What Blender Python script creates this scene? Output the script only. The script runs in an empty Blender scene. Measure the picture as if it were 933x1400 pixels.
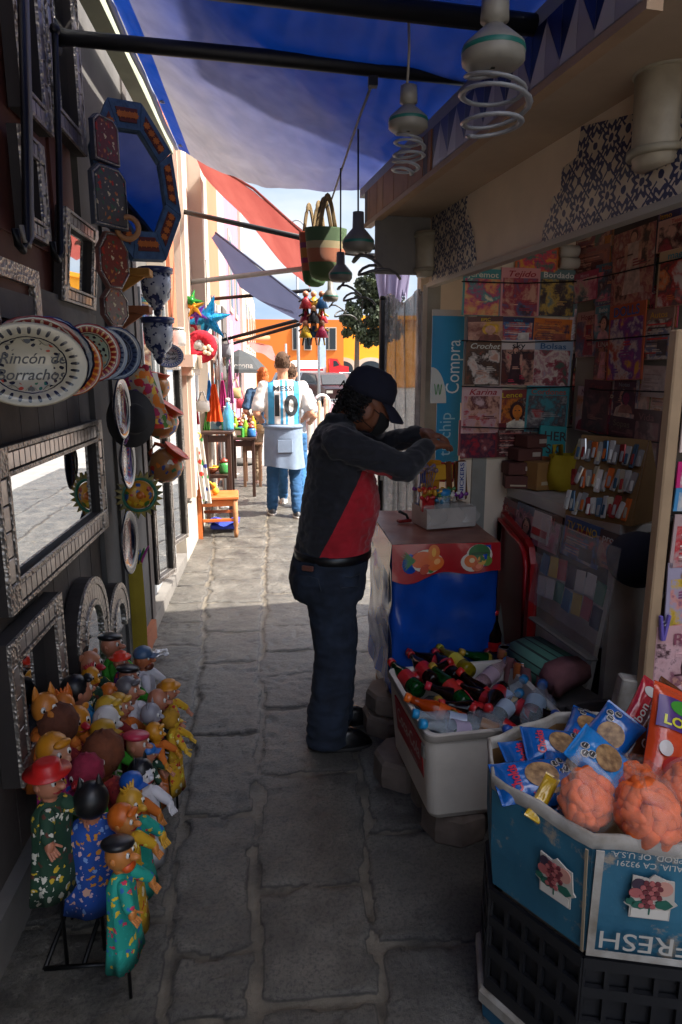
import bpy, bmesh, math, random
import numpy as np
from mathutils import Vector as V, Matrix as M, noise, Euler
from mathutils.bvhtree import BVHTree
R = math.radians
PI = math.pi
S = bpy.context.scene
COL = S.collection
rnd = random.Random(11)

# ------------------------------------------------------------------ camera geometry
FPX = 24/36*1400
YAW, PIT = R(5.33), R(11.8)
CAMZ = 1.6
FW = V((math.sin(YAW)*math.cos(PIT), math.cos(YAW)*math.cos(PIT), -math.sin(PIT)))
RT = V((math.cos(YAW), -math.sin(YAW), 0))
UP = V((math.sin(YAW)*math.sin(PIT), math.cos(YAW)*math.sin(PIT), math.cos(PIT)))
def P(px, py, X=None, Y=None, Z=None, pl=None):
    """point of the place seen at a photo pixel, on a given plane"""
    d = FW + RT*((px-466.5)/FPX) + UP*(-(py-700)/FPX)
    o = V((0, 0, CAMZ))
    if X is not None: t = X/d.x
    elif Y is not None: t = Y/d.y
    elif Z is not None: t = (Z-CAMZ)/d.z
    else: t = (pl[0]-o).dot(pl[1])/d.dot(pl[1])
    return o+d*t

# ------------------------------------------------------------------ colours and materials
def hx(h):
    h = h.lstrip('#')
    f = lambda c: c/12.92 if c <= .04045 else ((c+.055)/1.055)**2.4
    return tuple(f(int(h[i:i+2], 16)/255) for i in (0, 2, 4))
def col(c):
    return hx(c) if isinstance(c, str) else tuple(c)
MATS = {}
class NT:
    def __init__(s, name):
        s.m = bpy.data.materials.new(name); s.m.use_nodes = True
        s.t = s.m.node_tree; s.b = s.t.nodes['Principled BSDF']; s.out = s.t.nodes['Material Output']
    def n(s, typ, **kw):
        n = s.t.nodes.new(typ)
        for k, v in kw.items(): setattr(n, k, v)
        return n
    def l(s, a, b): s.t.links.new(a, b)
    def val(s, inp, v):
        if hasattr(v, 'is_output') or isinstance(v, bpy.types.NodeSocket): s.l(v, inp)
        else: inp.default_value = v
    def math(s, op, a, b=0.0, c=None):
        n = s.n('ShaderNodeMath', operation=op); s.val(n.inputs[0], a); s.val(n.inputs[1], b)
        if c is not None: s.val(n.inputs[2], c)
        return n.outputs[0]
    def mix(s, f, a, b):
        n = s.n('ShaderNodeMix', data_type='RGBA'); s.val(n.inputs[0], f)
        for k, v in ((6, a), (7, b)):
            if isinstance(v, bpy.types.NodeSocket): s.l(v, n.inputs[k])
            else: n.inputs[k].default_value = (*col(v), 1)
        return n.outputs[2]
    def obj(s):
        return s.n('ShaderNodeTexCoord').outputs['Object']
    def noise(s, scale, detail=4, vec=None, rough=.55):
        n = s.n('ShaderNodeTexNoise'); n.inputs['Scale'].default_value = scale; n.inputs['Detail'].default_value = detail
        n.inputs['Roughness'].default_value = rough
        s.l(vec or s.obj(), n.inputs['Vector']); return n.outputs['Fac']
    def ramp(s, f, stops, const=False):
        n = s.n('ShaderNodeValToRGB'); s.l(f, n.inputs[0]); e = n.color_ramp
        if const: e.interpolation = 'CONSTANT'
        while len(e.elements) < len(stops): e.elements.new(.5)
        for el, (p, c) in zip(e.elements, stops):
            el.position = p; el.color = (*col(c), 1) if not isinstance(c, (int, float)) else (c, c, c, 1)
        return n.outputs[0]
    def bump(s, h, strength=.3, dist=.01):
        n = s.n('ShaderNodeBump'); n.inputs['Strength'].default_value = strength; n.inputs['Distance'].default_value = dist
        s.l(h, n.inputs['Height']); s.l(n.outputs[0], s.b.inputs['Normal'])
    def base(s, c):
        if isinstance(c, bpy.types.NodeSocket): s.l(c, s.b.inputs['Base Color'])
        else: s.b.inputs['Base Color'].default_value = (*col(c), 1)
    def p(s, **kw):
        names = dict(rough='Roughness', metal='Metallic', trans='Transmission Weight', ior='IOR', spec='Specular IOR Level', coat='Coat Weight', alpha='Alpha', sheen='Sheen Weight')
        for k, v in kw.items(): s.val(s.b.inputs[names[k]], v)
        return s
def mat(name, c='#888888', rough=.7, var=.15, scale=7, bump=.15, bscale=60, metal=0, c2=None, spec=.5, **kw):
    if name in MATS: return MATS[name]
    t = NT(name); c = col(c)
    lo = tuple(x*(1-var) for x in c); hi = tuple(min(1, x*(1+var)) for x in c)
    if c2 is not None: hi = col(c2)
    f = t.noise(scale, 6)
    t.base(t.ramp(f, [(.3, lo), (.7, hi)]))
    t.p(rough=rough, metal=metal, spec=spec, **kw)
    if bump: t.bump(t.noise(bscale, 3), bump, .004)
    MATS[name] = t.m; return t.m
def plain(c, rough=.5, **kw):
    c = c if isinstance(c, str) else '%02x%02x%02x' % tuple(int(max(0, min(1, v))*255) for v in c)
    return mat('paint '+c+' %g' % rough+''.join(k+'%g' % v for k, v in kw.items()), c, rough, var=.06, bump=0, **kw)
def clear(name, c='#ffffff', rough=.08, ior=1.4, tr=1.0):
    if name in MATS: return MATS[name]
    t = NT(name); t.base(c); t.p(rough=rough, ior=ior, trans=tr)
    MATS[name] = t.m; return t.m
def film(name, tint='#ffffff', alpha=.25, rough=.15, bump=.6, bscale=14):
    """thin transparent plastic film"""
    if name in MATS: return MATS[name]
    t = NT(name); t.base(tint); t.p(rough=rough, alpha=alpha, spec=.9)
    t.bump(t.noise(bscale, 4), bump, .02)
    MATS[name] = t.m; return t.m
def cloth(name, c, transl=.5, var=.12, c2=None, scale=1.2, bump=.25, tcol=None):
    """thin awning cloth: diffuse + translucent"""
    if name in MATS: return MATS[name]
    t = NT(name); c = col(c)
    cc = t.ramp(t.noise(scale, 6), [(.32, tuple(x*(1-var) for x in c)), (.7, col(c2) if c2 else tuple(x*(1+var) for x in c))])
    t.base(cc); t.p(rough=.75, spec=.3)
    tr = t.n('ShaderNodeBsdfTranslucent'); t.l(cc if not tcol else t.ramp(t.noise(scale*1.5, 5), [(.3, tcol[0]), (.7, tcol[1])]), tr.inputs['Color'])
    mx = t.n('ShaderNodeMixShader'); mx.inputs[0].default_value = transl
    t.l(t.b.outputs[0], mx.inputs[1]); t.l(tr.outputs[0], mx.inputs[2]); t.l(mx.outputs[0], t.out.inputs['Surface'])
    t.bump(t.noise(30, 4), bump, .01)
    MATS[name] = t.m; return t.m
def printed(name, ground, cols, scale=28, size=.33, rough=.8):
    """fabric with scattered printed motifs"""
    if name in MATS: return MATS[name]
    t = NT(name)
    nv = t.n('ShaderNodeTexNoise'); nv.inputs['Scale'].default_value = scale*1.3
    o = t.obj(); t.l(o, nv.inputs['Vector'])
    mv = t.n('ShaderNodeVectorMath', operation='MULTIPLY_ADD'); t.l(nv.outputs['Color'], mv.inputs[0]); mv.inputs[1].default_value = (.03,)*3; t.l(o, mv.inputs[2])
    v = t.n('ShaderNodeTexVoronoi'); v.inputs['Scale'].default_value = scale; t.l(mv.outputs[0], v.inputs['Vector'])
    sp = t.n('ShaderNodeSeparateColor'); t.l(v.outputs['Color'], sp.inputs[0])
    k = len(cols); motif = t.ramp(sp.outputs[0], [(i/k, c) for i, c in enumerate(cols)], True)
    mask = t.math('LESS_THAN', v.outputs['Distance'], size)
    t.base(t.mix(mask, ground, motif)); t.p(rough=rough)
    t.bump(t.noise(90, 3), .2, .003)
    MATS[name] = t.m; return t.m

# ------------------------------------------------------------------ mesh builder
class MB:
    def __init__(s): s.v = []; s.f = []; s.mi = []; s.sm = []; s.T = M.Identity(4); s.m = 0; s.smooth = False
    def add(s, vs, fs, smooth=None):
        b = len(s.v); s.v += [s.T @ V(q) for q in vs]
        sm = s.smooth if smooth is None else smooth
        for f in fs: s.f.append([i+b for i in f]); s.mi.append(s.m); s.sm.append(sm)
        return s
    def at(s, loc=(0, 0, 0), rot=(0, 0, 0), sc=1):
        s.T = M.Translation(V(loc)) @ Euler(rot).to_matrix().to_4x4() @ (M.Diagonal((*sc, 1)) if hasattr(sc, '__len__') else M.Scale(sc, 4)); return s
    def box(s, c, d, rot=None, taper=1.0):
        x, y, z = d[0]/2, d[1]/2, d[2]/2
        vs = [V((i*x*(1 if k > 0 else taper), j*y*(1 if k > 0 else taper), k*z)) for k in (-1, 1) for i, j in ((-1, -1), (1, -1), (1, 1), (-1, 1))]
        m = Euler(rot).to_matrix() if rot else M.Identity(3)
        return s.add([m @ q+V(c) for q in vs], [(3, 2, 1, 0), (4, 5, 6, 7), (0, 1, 5, 4), (1, 2, 6, 5), (2, 3, 7, 6), (3, 0, 4, 7)], False)
    def bb(s, c, d, bev=.004, rot=None):
        """box with chamfered vertical and top edges"""
        x, y, z = d[0]/2, d[1]/2, d[2]/2; b = min(bev, x*.9, y*.9, z*.9)
        def ring(ix, iy, h): return [(-ix+b, -iy, h), (ix-b, -iy, h), (ix, -iy+b, h), (ix, iy-b, h), (ix-b, iy, h), (-ix+b, iy, h), (-ix, iy-b, h), (-ix, -iy+b, h)]
        rs = [ring(x-b, y-b, -z), ring(x, y, -z+b), ring(x, y, z-b), ring(x-b, y-b, z)]
        m = Euler(rot).to_matrix() if rot else M.Identity(3)
        vs = [m @ V(q)+V(c) for r in rs for q in r]
        fs = [tuple(range(7, -1, -1)), tuple(range(24, 32))]
        for k in range(3):
            for i in range(8): fs.append((k*8+i, k*8+(i+1) % 8, k*8+8+(i+1) % 8, k*8+8+i))
        return s.add(vs, fs, False)
    def loft(s, rings, caps=True, smooth=True, closed=True):
        n = len(rings[0]); vs = [q for r in rings for q in r]; fs = []
        for k in range(len(rings)-1):
            for i in range(n if closed else n-1):
                j = (i+1) % n; fs.append((k*n+i, k*n+j, k*n+n+j, k*n+n+i))
        if caps and closed: fs += [tuple(range(n-1, -1, -1)), tuple(range((len(rings)-1)*n, len(rings)*n))]
        return s.add(vs, fs, smooth)
    def lathe(s, prof, n=20, c=(0, 0, 0), axis='z', caps=True, smooth=True, sx=1, sy=1):
        rings = []
        for r, z in prof:
            ring = []
            for i in range(n):
                a = 2*PI*i/n; q = V((r*math.cos(a)*sx, r*math.sin(a)*sy, z))
                if axis == 'x': q = V((q.z, q.x, q.y))
                elif axis == 'y': q = V((q.x, -q.z, q.y))      # +z of the profile points to -y
                ring.append(q+V(c))
            rings.append(ring)
        return s.loft(rings, caps, smooth)
    def tube(s, pts, r, n=8, smooth=True, flat=1.0):
        pts = [V(p) for p in pts]; rings = []; up = V((0, 0, 1))
        for i, p in enumerate(pts):
            d = (pts[min(i+1, len(pts)-1)]-pts[max(i-1, 0)])
            d = d.normalized() if d.length > 1e-9 else V((0, 0, 1))
            a = d.cross(up if abs(d.z) < .95 else V((1, 0, 0))).normalized(); b = a.cross(d)
            rr = r[i] if hasattr(r, '__len__') else r
            rings.append([p+a*(rr*math.cos(2*PI*k/n))+b*(rr*flat*math.sin(2*PI*k/n)) for k in range(n)])
        return s.loft(rings, True, smooth)
    def cone(s, p0, r0, p1, r1, n=14):
        """tapered rod with round ends"""
        p0, p1 = V(p0), V(p1); d = p1-p0; L = d.length; d.normalize()
        a = d.cross(V((0, 0, 1)) if abs(d.z) < .95 else V((1, 0, 0))).normalized(); b = a.cross(d); rings = []
        for k in range(5): t = PI/2*(1-k/4)+.001; rings.append((p0-d*r0*math.sin(t), r0*math.cos(t) if k else r0*.02))
        for k in range(5): t = PI/2*k/4; rings.append((p1+d*r1*math.sin(t), max(r1*math.cos(t), r1*.02)))
        return s.loft([[c+a*(rr*math.cos(2*PI*i/n))+b*(rr*math.sin(2*PI*i/n)) for i in range(n)] for c, rr in rings])
    def ell(s, c, r, rot=None, n=16, k=10):
        r = (r, r, r) if not hasattr(r, '__len__') else r; m = Euler(rot).to_matrix() if rot else M.Identity(3); rings = []
        for j in range(k+1):
            t = PI*j/k-PI/2; cz = math.sin(t); cr = max(math.cos(t), .02)
            rings.append([V(c)+m @ V((r[0]*cr*math.cos(2*PI*i/n), r[1]*cr*math.sin(2*PI*i/n), r[2]*cz)) for i in range(n)])
        return s.loft(rings)
    def prism(s, out, y0, y1, smooth=False):
        """2-D outline in x,z pushed along y from y0 (front) to y1"""
        n = len(out)
        a = [(x, y0, z) for x, z in out]; b = [(x, y1, z) for x, z in out]
        fs = [tuple(range(n)), tuple(range(2*n-1, n-1, -1))]+[((i+1) % n, i, n+i, n+(i+1) % n) for i in range(n)]
        return s.add(a+b, fs, smooth)
    def sheet(s, fn, nu, nv, smooth=True):
        vs = [fn(i/nu, j/nv) for j in range(nv+1) for i in range(nu+1)]; w = nu+1
        return s.add(vs, [(j*w+i, j*w+i+1, j*w+w+i+1, j*w+w+i) for j in range(nv) for i in range(nu)], smooth)
    def ring(s, c, R0, r, n=20, k=8, axis='z', sx=1, sy=1):
        """torus"""
        rings = []
        for i in range(n+1):
            a = 2*PI*i/n; ring = []
            for j in range(k):
                b = 2*PI*j/k; q = V(((R0*sx+r*math.cos(b))*math.cos(a), (R0*sy+r*math.cos(b))*math.sin(a), r*math.sin(b)))
                if axis == 'y': q = V((q.x, -q.z, q.y))
                if axis == 'x': q = V((q.z, q.x, q.y))
                ring.append(q+V(c))
            rings.append(ring)
        return s.loft(rings, False)
def clean(s): return s
def mesh_of(mb, name, mats):
    me = bpy.data.meshes.new(name); me.from_pydata([tuple(q) for q in mb.v], [], mb.f)
    for m in (mats if isinstance(mats, (list, tuple)) else [mats]): me.materials.append(m)
    me.polygons.foreach_set('material_index', mb.mi); me.polygons.foreach_set('use_smooth', mb.sm)
    bm = bmesh.new(); bm.from_mesh(me); bmesh.ops.recalc_face_normals(bm, faces=bm.faces); bm.to_mesh(me); bm.free()
    me.update(); return me
def rootM(o):
    m = o.matrix_basis.copy()
    while o.parent: o = o.parent; m = o.matrix_basis @ m
    return m
def obj(name, mb, mats, parent=None, world=False, loc=None, rotz=0):
    """link one mesh object; world=True: the mesh was built in world coordinates"""
    if world and parent is not None:
        inv = rootM(parent).inverted(); mb.v = [inv @ q for q in mb.v]
    elif world and parent is None:
        c = sum(mb.v, V())/len(mb.v); c.z = min(q.z for q in mb.v); mb.v = [q-c for q in mb.v]; loc = c
    o = bpy.data.objects.new(name, mesh_of(mb, name, mats)); COL.objects.link(o)
    if parent is not None: o.parent = parent
    if loc is not None: o.location = loc
    if rotz: o.rotation_euler = (0, 0, rotz)
    return o
def tag(o, label, cat, group=None, kind=None):
    o['label'] = label; o['category'] = cat
    if group: o['group'] = group
    if kind: o['kind'] = kind
    return o
def struct(o, kind='structure'):
    o['kind'] = kind; return o
def thing(name, label, cat, loc=(0, 0, 0), rot=0, group=None):
    o = bpy.data.objects.new(name, None); COL.objects.link(o); o.location = loc
    o.rotation_euler = rot if hasattr(rot, '__len__') else (0, 0, rot); o.empty_display_size = .05
    return tag(o, label, cat, group)
def copy_tree(o, parent=None):
    c = o.copy(); COL.objects.link(c)
    if parent is not None: c.parent = parent
    for ch in list(o.children): copy_tree(ch, c)
    return c
def dup(o, loc, rot, label, group=None):
    c = copy_tree(o); c.location = loc; c.rotation_euler = rot if hasattr(rot, '__len__') else (0, 0, rot)
    c['label'] = label
    if group: c['group'] = group
    return c
FONTCACHE = {}
def text_geo(s, size, bold=0.0, shear=0.0):
    key = (s, round(size, 5), bold, shear)
    if key in FONTCACHE: return FONTCACHE[key]
    cu = bpy.data.curves.new('t', 'FONT'); cu.body = s; cu.size = size; cu.align_x = 'CENTER'; cu.align_y = 'CENTER'
    cu.offset = bold*size; cu.shear = shear; cu.resolution_u = 3
    o = bpy.data.objects.new('t', cu); COL.objects.link(o)
    dg = bpy.context.evaluated_depsgraph_get(); me = bpy.data.meshes.new_from_object(o.evaluated_get(dg))
    r = ([v.co.copy() for v in me.vertices], [tuple(p.vertices) for p in me.polygons])
    bpy.data.objects.remove(o); bpy.data.curves.remove(cu); bpy.data.meshes.remove(me)
    FONTCACHE[key] = r; return r
def put_text(mb, s, size, x, z, y, bold=0.0, width=None, rot=0.0, shear=0.0, hscale=1.0):
    """flat lettering on a panel facing -y, centred on x,z"""
    vs, fs = text_geo(s, size, bold, shear)
    if not vs: return mb
    w = max(q.x for q in vs)-min(q.x for q in vs); k = width/w if width else hscale
    ca, sa = math.cos(rot), math.sin(rot)
    return mb.add([(x+q.x*k*ca-q.y*sa, y, z+q.x*k*sa+q.y*ca) for q in vs], fs, False)
def ellpts(cx, cz, rx, rz, n=20, a0=0, a1=2*PI, wob=0, k=0):
    return [(cx+rx*(1+wob*math.cos(k*a))*math.cos(a), cz+rz*(1+wob*math.cos(k*a))*math.sin(a)) for a in [a0+(a1-a0)*i/(n if abs(a1-a0-2*PI) < 1e-6 else n-1) for i in range(n)]]
def blob(name, mb, m, parent, voxel=.008, smooth=6, wrinkle=0, wscale=9, world=False, wz=1.0):
    """melt closed shapes into one continuous skin"""
    o = obj(name, mb, m, parent, world)
    md = o.modifiers.new('r', 'REMESH'); md.mode = 'VOXEL'; md.voxel_size = voxel; md.use_smooth_shade = True
    if smooth:
        sm = o.modifiers.new('s', 'SMOOTH'); sm.iterations = smooth; sm.factor = .5
    dg = bpy.context.evaluated_depsgraph_get(); me = bpy.data.meshes.new_from_object(o.evaluated_get(dg))
    o.modifiers.clear(); old = o.data; o.data = me; bpy.data.meshes.remove(old); me.name = name
    me.materials.clear()
    for q in (m if isinstance(m, (list, tuple)) else [m]): me.materials.append(q)
    if wrinkle:
        ns = [v.normal.copy() for v in me.vertices]
        for v, nn in zip(me.vertices, ns):
            q = v.co*wscale; q = V((q.x, q.y, q.z*wz)); w = noise.noise(q+V((3, 1, 7)))+.5*noise.noise(q*2.3)
            v.co += nn*(wrinkle*(1-abs(w)*2.2))
        me.update()
    for p in me.polygons: p.use_smooth = True
    return o
# ------------------------------------------------------------------ camera, sun, sky
cam = bpy.data.cameras.new('camera'); co = bpy.data.objects.new('camera', cam); COL.objects.link(co)
cam.sensor_fit = 'VERTICAL'; cam.sensor_height = 36; cam.lens = 24; cam.clip_start = .05; cam.clip_end = 2000
co.location = (0, 0, CAMZ); co.rotation_euler = (PI/2-PIT, 0, -YAW); S.camera = co
SUNEL = R(50); SD = V((-1, .25, 0)).normalized()*math.cos(SUNEL)+V((0, 0, -math.sin(SUNEL)))
sl = bpy.data.lights.new('sun', 'SUN'); sl.energy = 3.7; sl.angle = R(.5); sl.color = (1, .94, .85)
so = bpy.data.objects.new('sun', sl); COL.objects.link(so); so.rotation_euler = SD.to_track_quat('-Z', 'Y').to_euler(); so.location = (6, 0, 12)
w = bpy.data.worlds.new('World'); S.world = w; w.use_nodes = True
nt = w.node_tree; bg = nt.nodes['Background']
sky = nt.nodes.new('ShaderNodeTexSky'); sky.sky_type = 'NISHITA'; sky.sun_disc = False
sky.sun_elevation = SUNEL; sky.sun_rotation = math.atan2(-SD.x, -SD.y); sky.air_density = 1.0; sky.dust_density = 4.5
# thin bright cloud over the sky
tc = nt.nodes.new('ShaderNodeTexCoord'); mp = nt.nodes.new('ShaderNodeMapping'); mp.inputs['Scale'].default_value = (1, 1, 3)
nz = nt.nodes.new('ShaderNodeTexNoise'); nz.inputs['Scale'].default_value = 3.2; nz.inputs['Detail'].default_value = 8
rp = nt.nodes.new('ShaderNodeValToRGB'); rp.color_ramp.elements[0].position = .40; rp.color_ramp.elements[1].position = .8
mx = nt.nodes.new('ShaderNodeMix'); mx.data_type = 'RGBA'; mx.inputs[7].default_value = (7.5, 7.8, 8.4, 1)
nt.links.new(tc.outputs['Generated'], mp.inputs[0]); nt.links.new(mp.outputs[0], nz.inputs[0]); nt.links.new(nz.outputs[0], rp.inputs[0])
nt.links.new(rp.outputs[0], mx.inputs[0]); nt.links.new(sky.outputs[0], mx.inputs[6])
# low bank of pale blue haze and soft cloud along the horizon
sz = nt.nodes.new('ShaderNodeSeparateXYZ'); nt.links.new(tc.outputs['Generated'], sz.inputs[0])
lo = nt.nodes.new('ShaderNodeMapRange'); lo.inputs[1].default_value = .28; lo.inputs[2].default_value = .55; lo.inputs[3].default_value = 1; lo.inputs[4].default_value = 0; nt.links.new(sz.outputs[2], lo.inputs[0])
r2_ = nt.nodes.new('ShaderNodeValToRGB'); r2_.color_ramp.elements[0].position = .4; r2_.color_ramp.elements[0].color = (1.05, 1.42, 1.95, 1); r2_.color_ramp.elements[1].position = .62; r2_.color_ramp.elements[1].color = (1.95, 2.05, 2.15, 1); nt.links.new(nz.outputs[0], r2_.inputs[0])
m2_ = nt.nodes.new('ShaderNodeMix'); m2_.data_type = 'RGBA'; nt.links.new(lo.outputs[0], m2_.inputs[0]); nt.links.new(mx.outputs[2], m2_.inputs[6]); nt.links.new(r2_.outputs[0], m2_.inputs[7]); nt.links.new(m2_.outputs[2], bg.inputs[0])
bg.inputs[1].default_value = .15
S.view_settings.view_transform = 'Standard'; S.view_settings.look = 'None'; S.view_settings.exposure = 1.8; S.view_settings.gamma = 1
S.render.engine = 'CYCLES'; S.cycles.max_bounces = 8; S.cycles.transparent_max_bounces = 12
S.cycles.caustics_reflective = False; S.cycles.caustics_refractive = False

# ------------------------------------------------------------------ ground
t = NT('ground stone')
br = t.n('ShaderNodeTexBrick'); br.inputs['Scale'].default_value = 1.0; br.inputs['Brick Width'].default_value = .9; br.inputs['Row Height'].default_value = .5
br.inputs['Mortar Size'].default_value = .02; br.inputs['Color1'].default_value = (.2, .19, .18, 1); br.inputs['Color2'].default_value = (.26, .25, .23, 1); br.inputs['Mortar'].default_value = (.36, .34, .31, 1)
t.l(t.obj(), br.inputs['Vector']); t.base(t.mix(t.math('MULTIPLY', t.noise(3, 6), .5), br.outputs[0], '#8f8a82')); t.p(rough=.8)
m = MB(); m.add([(-300, -300, 0), (300, -300, 0), (300, 400, 0), (-300, 400, 0)], [(0, 1, 2, 3)])
struct(obj('ground', m, t.m, loc=(0, 0, -.03)))

# paved alley: slabs with worn edges and pale mortar between them
def Yof(py): return P(380, py, Z=0).y
def cuts(rows): return sorted(Yof(r) for r in rows)
XS0, XS1, YS0, YS1, ST = -.86, 2.0, .6, 11.5, .0135
nx, ny = int((XS1-XS0)/ST), int((YS1-YS0)/ST)
gx, gy = np.meshgrid(np.linspace(XS0, XS1, nx), np.linspace(YS0, YS1, ny))
rs = np.random.RandomState(4)
def vnoise(x, y, f, seed):
    r = np.random.RandomState(seed).rand(256, 256); X = x*f; Y = y*f; i = np.floor(X).astype(int); j = np.floor(Y).astype(int)
    u = X-i; v = Y-j; u = u*u*(3-2*u); v = v*v*(3-2*v); g = lambda a, b: r[a % 256, b % 256]
    return (g(i, j)*(1-u)+g(i+1, j)*u)*(1-v)+(g(i, j+1)*(1-u)+g(i+1, j+1)*u)*v-.5
def fbm(x, y, f, seed, o=4): return sum(vnoise(x, y, f*2**k, seed+k)*.5**k for k in range(o))
wx = gx+fbm(gx, gy, 6, 1)*.036; wy = gy+fbm(gx, gy, 5, 9)*.05
bounds = [lambda y: -1.3+0*y, lambda y: -.34-.058*(y-1.69), lambda y: -.085-.006*y+0*y, lambda y: .26+.05*(y-1.75), lambda y: .72+.03*y, lambda y: 1.35+0*y, lambda y: 2.4+0*y]
far = [Yof(735), Yof(722), 7.9, 8.7, 9.4, 10.3, 11.2, 12.5]
rows = [cuts([1250, 1010, 925, 880, 848, 822, 800, 781, 757]), cuts([1400, 1300, 1115, 1001, 907, 864, 824, 792, 764, 748]), cuts([1384, 1222, 1062, 970, 925, 892, 857, 812, 770, 745]),
        cuts([1300, 1150, 1000, 900, 850, 800, 760]), cuts([1350, 1180, 1060, 950, 860, 800, 750]), cuts([1300, 1100, 950, 850, 780])]
dist = np.full(gx.shape, 9.0); cid = np.zeros(gx.shape)
for ci in range(6):
    a, b = bounds[ci](gy), bounds[ci+1](gy); inc = (wx >= a) & (wx < b)
    dx = np.minimum(wx-a, b-wx); cs = np.array([0]+rows[ci]+far); k = np.clip(np.searchsorted(cs, wy.ravel())-1, 0, len(cs)-2).reshape(wy.shape)
    dy = np.minimum(wy-cs[k], cs[k+1]-wy)
    d = np.minimum(dx, dy*1.25); dist = np.where(inc, d, dist); cid = np.where(inc, k*7.3+ci*31.7, cid)
e = np.clip((dist-.008-fbm(gx, gy, 13, 23)*.022)/.012, 0, 1); e = e*e*(3-2*e)
tone = (np.sin(cid*12.9898)*43758.5453) % 1
pits = np.clip(fbm(gx, gy, 22, 40, 3)*1.6-.28, 0, 1)
hz = e*(.013+.007*(tone-.5))+fbm(gx, gy, 5, 60, 4)*.004*e+fbm(gx, gy, 32, 70, 2)*.005*e-pits*.012*e+fbm(gx, gy, 10, 80)*.004*(1-e)
vs = np.stack([gx, gy, hz], -1).reshape(-1, 3)
idx = np.arange(nx*ny).reshape(ny, nx); fs = np.stack([idx[:-1, :-1], idx[:-1, 1:], idx[1:, 1:], idx[1:, :-1]], -1).reshape(-1, 4)
me = bpy.data.meshes.new('alley_paving'); me.vertices.add(len(vs)); me.vertices.foreach_set('co', vs.ravel())
me.loops.add(fs.size); me.loops.foreach_set('vertex_index', fs.ravel().astype(np.int32))
me.polygons.add(len(fs)); me.polygons.foreach_set('loop_start', np.arange(0, fs.size, 4).astype(np.int32)); me.polygons.foreach_set('loop_total', np.full(len(fs), 4, np.int32))
me.update(calc_edges=True); me.polygons.foreach_set('use_smooth', [True]*len(fs))
for nm, arr in (('slab', e), ('tone', tone)):
    at_ = me.attributes.new(nm, 'FLOAT', 'POINT'); at_.data.foreach_set('value', arr.ravel().astype(np.float32))
t = NT('paving stone')
a1 = t.n('ShaderNodeAttribute', attribute_name='slab').outputs['Fac']; a2 = t.n('ShaderNodeAttribute', attribute_name='tone').outputs['Fac']
st = t.ramp(t.noise(5, 8), [(.25, '#3d3a36'), (.5, '#59564f'), (.75, '#767168')])
st = t.mix(t.math('MULTIPLY', a2, .35), st, '#6e6a63')
sp = t.ramp(t.noise(85, 5, rough=.8), [(.48, 0.0), (.6, 1.0)]); st = t.mix(t.math('MULTIPLY', sp, .6), st, '#252528')
a1 = t.ramp(a1, [(.38, 0.0), (.55, 1.0)]); crack = t.ramp(t.n('ShaderNodeAttribute', attribute_name='slab').outputs['Fac'], [(.0, 0.0), (.3, 0.0), (.45, 1.0), (.6, 1.0), (.8, 0.0)])
mo = t.ramp(t.noise(9, 7), [(.3, '#423e38'), (.7, '#7a7264')])
t.base(t.mix(t.math('MULTIPLY', crack, t.math('MULTIPLY', t.noise(7, 4), 1.3)), t.mix(a1, mo, st), '#1f1d1c')); t.p(rough=t.math('ADD', t.math('MULTIPLY', t.noise(5, 7), .55), .16), spec=.5)
t.bump(t.noise(70, 8, rough=.75), .8, .01)
me.materials.append(t.m)
o = bpy.data.objects.new('alley_paving', me); COL.objects.link(o); struct(o)

# ------------------------------------------------------------------ buildings down the left side
M_grey = mat('grey plaster', '#4f4d4b', .9, .2, 3, .3, 40, c2='#5f5c59')
M_dkwood = mat('dark weathered wood', '#544d49', .8, .35, 5, .4, 30)
M_brown = mat('brown red wood', '#5e2d20', .7, .25, 4, .25, 30)
M_stone = mat('grey rough stone', '#6f6b66', .9, .25, 4, .5, 25)
M_white = mat('white lime wash', '#b3a697', .9, .06, 3, .2, 40)
M_orange = mat('salmon orange plaster', '#b0684a', .9, .08, 2, .2, 40)
M_pink = mat('pink plaster', '#b06f86', .9, .08, 2, .2, 40)
M_greydoor = mat('pale grey door paint', '#8d9092', .6, .15, 4, .1, 40)
M_black = mat('black iron', '#141416', .5, .2, 10, .1, 60, metal=.3)
M_glass = plain('#20262b', .08)
WX = -.80
def slab(mb, x0, x1, y0, y1, z0, z1): return mb.box(((x0+x1)/2, (y0+y1)/2, (z0+z1)/2), (x1-x0, y1-y0, z1-z0))
b = thing('shop_building', 'dark souvenir shop front with weathered wood below a grey ledge and brown wood above', 'building', (-1.0, 1, 0))
m = MB(); slab(m, -1.1, WX-.012, -2.2, 3.06, 0, 4.6); obj('wall', m, M_dkwood, b, True)
m = MB()
for k in range(18): slab(m, WX-.012, WX, 3.05-.163*(k+1)+.006, 3.05-.163*k, .16, 1.74)
obj('wood_cladding', m, M_dkwood, b, True)
m = MB(); slab(m, -1.1, WX+.055, -2.2, 3.04, 1.74, 1.82); slab(m, -1.1, WX+.035, -2.2, 3.04, 1.82, 1.86); obj('ledge', m, M_stone, b, True)
m = MB(); slab(m, WX-.012, WX+.01, -2.2, 3.0, 1.86, 4.5)
for yy in (.4, 1.25, 2.1, 2.75): slab(m, WX+.01, WX+.02, yy-.05, yy+.05, 1.88, 4.4)
slab(m, WX+.01, WX+.019, -.5, 3.0, 2.0, 2.06); slab(m, WX+.01, WX+.019, -.5, 3.0, 3.3, 3.36)
obj('door_panelling', m, M_brown, b, True)
m = MB(); slab(m, -1.1, WX+.04, -2.2, 3.05, 0, .155); obj('plinth', m, M_stone, b, True)
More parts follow.
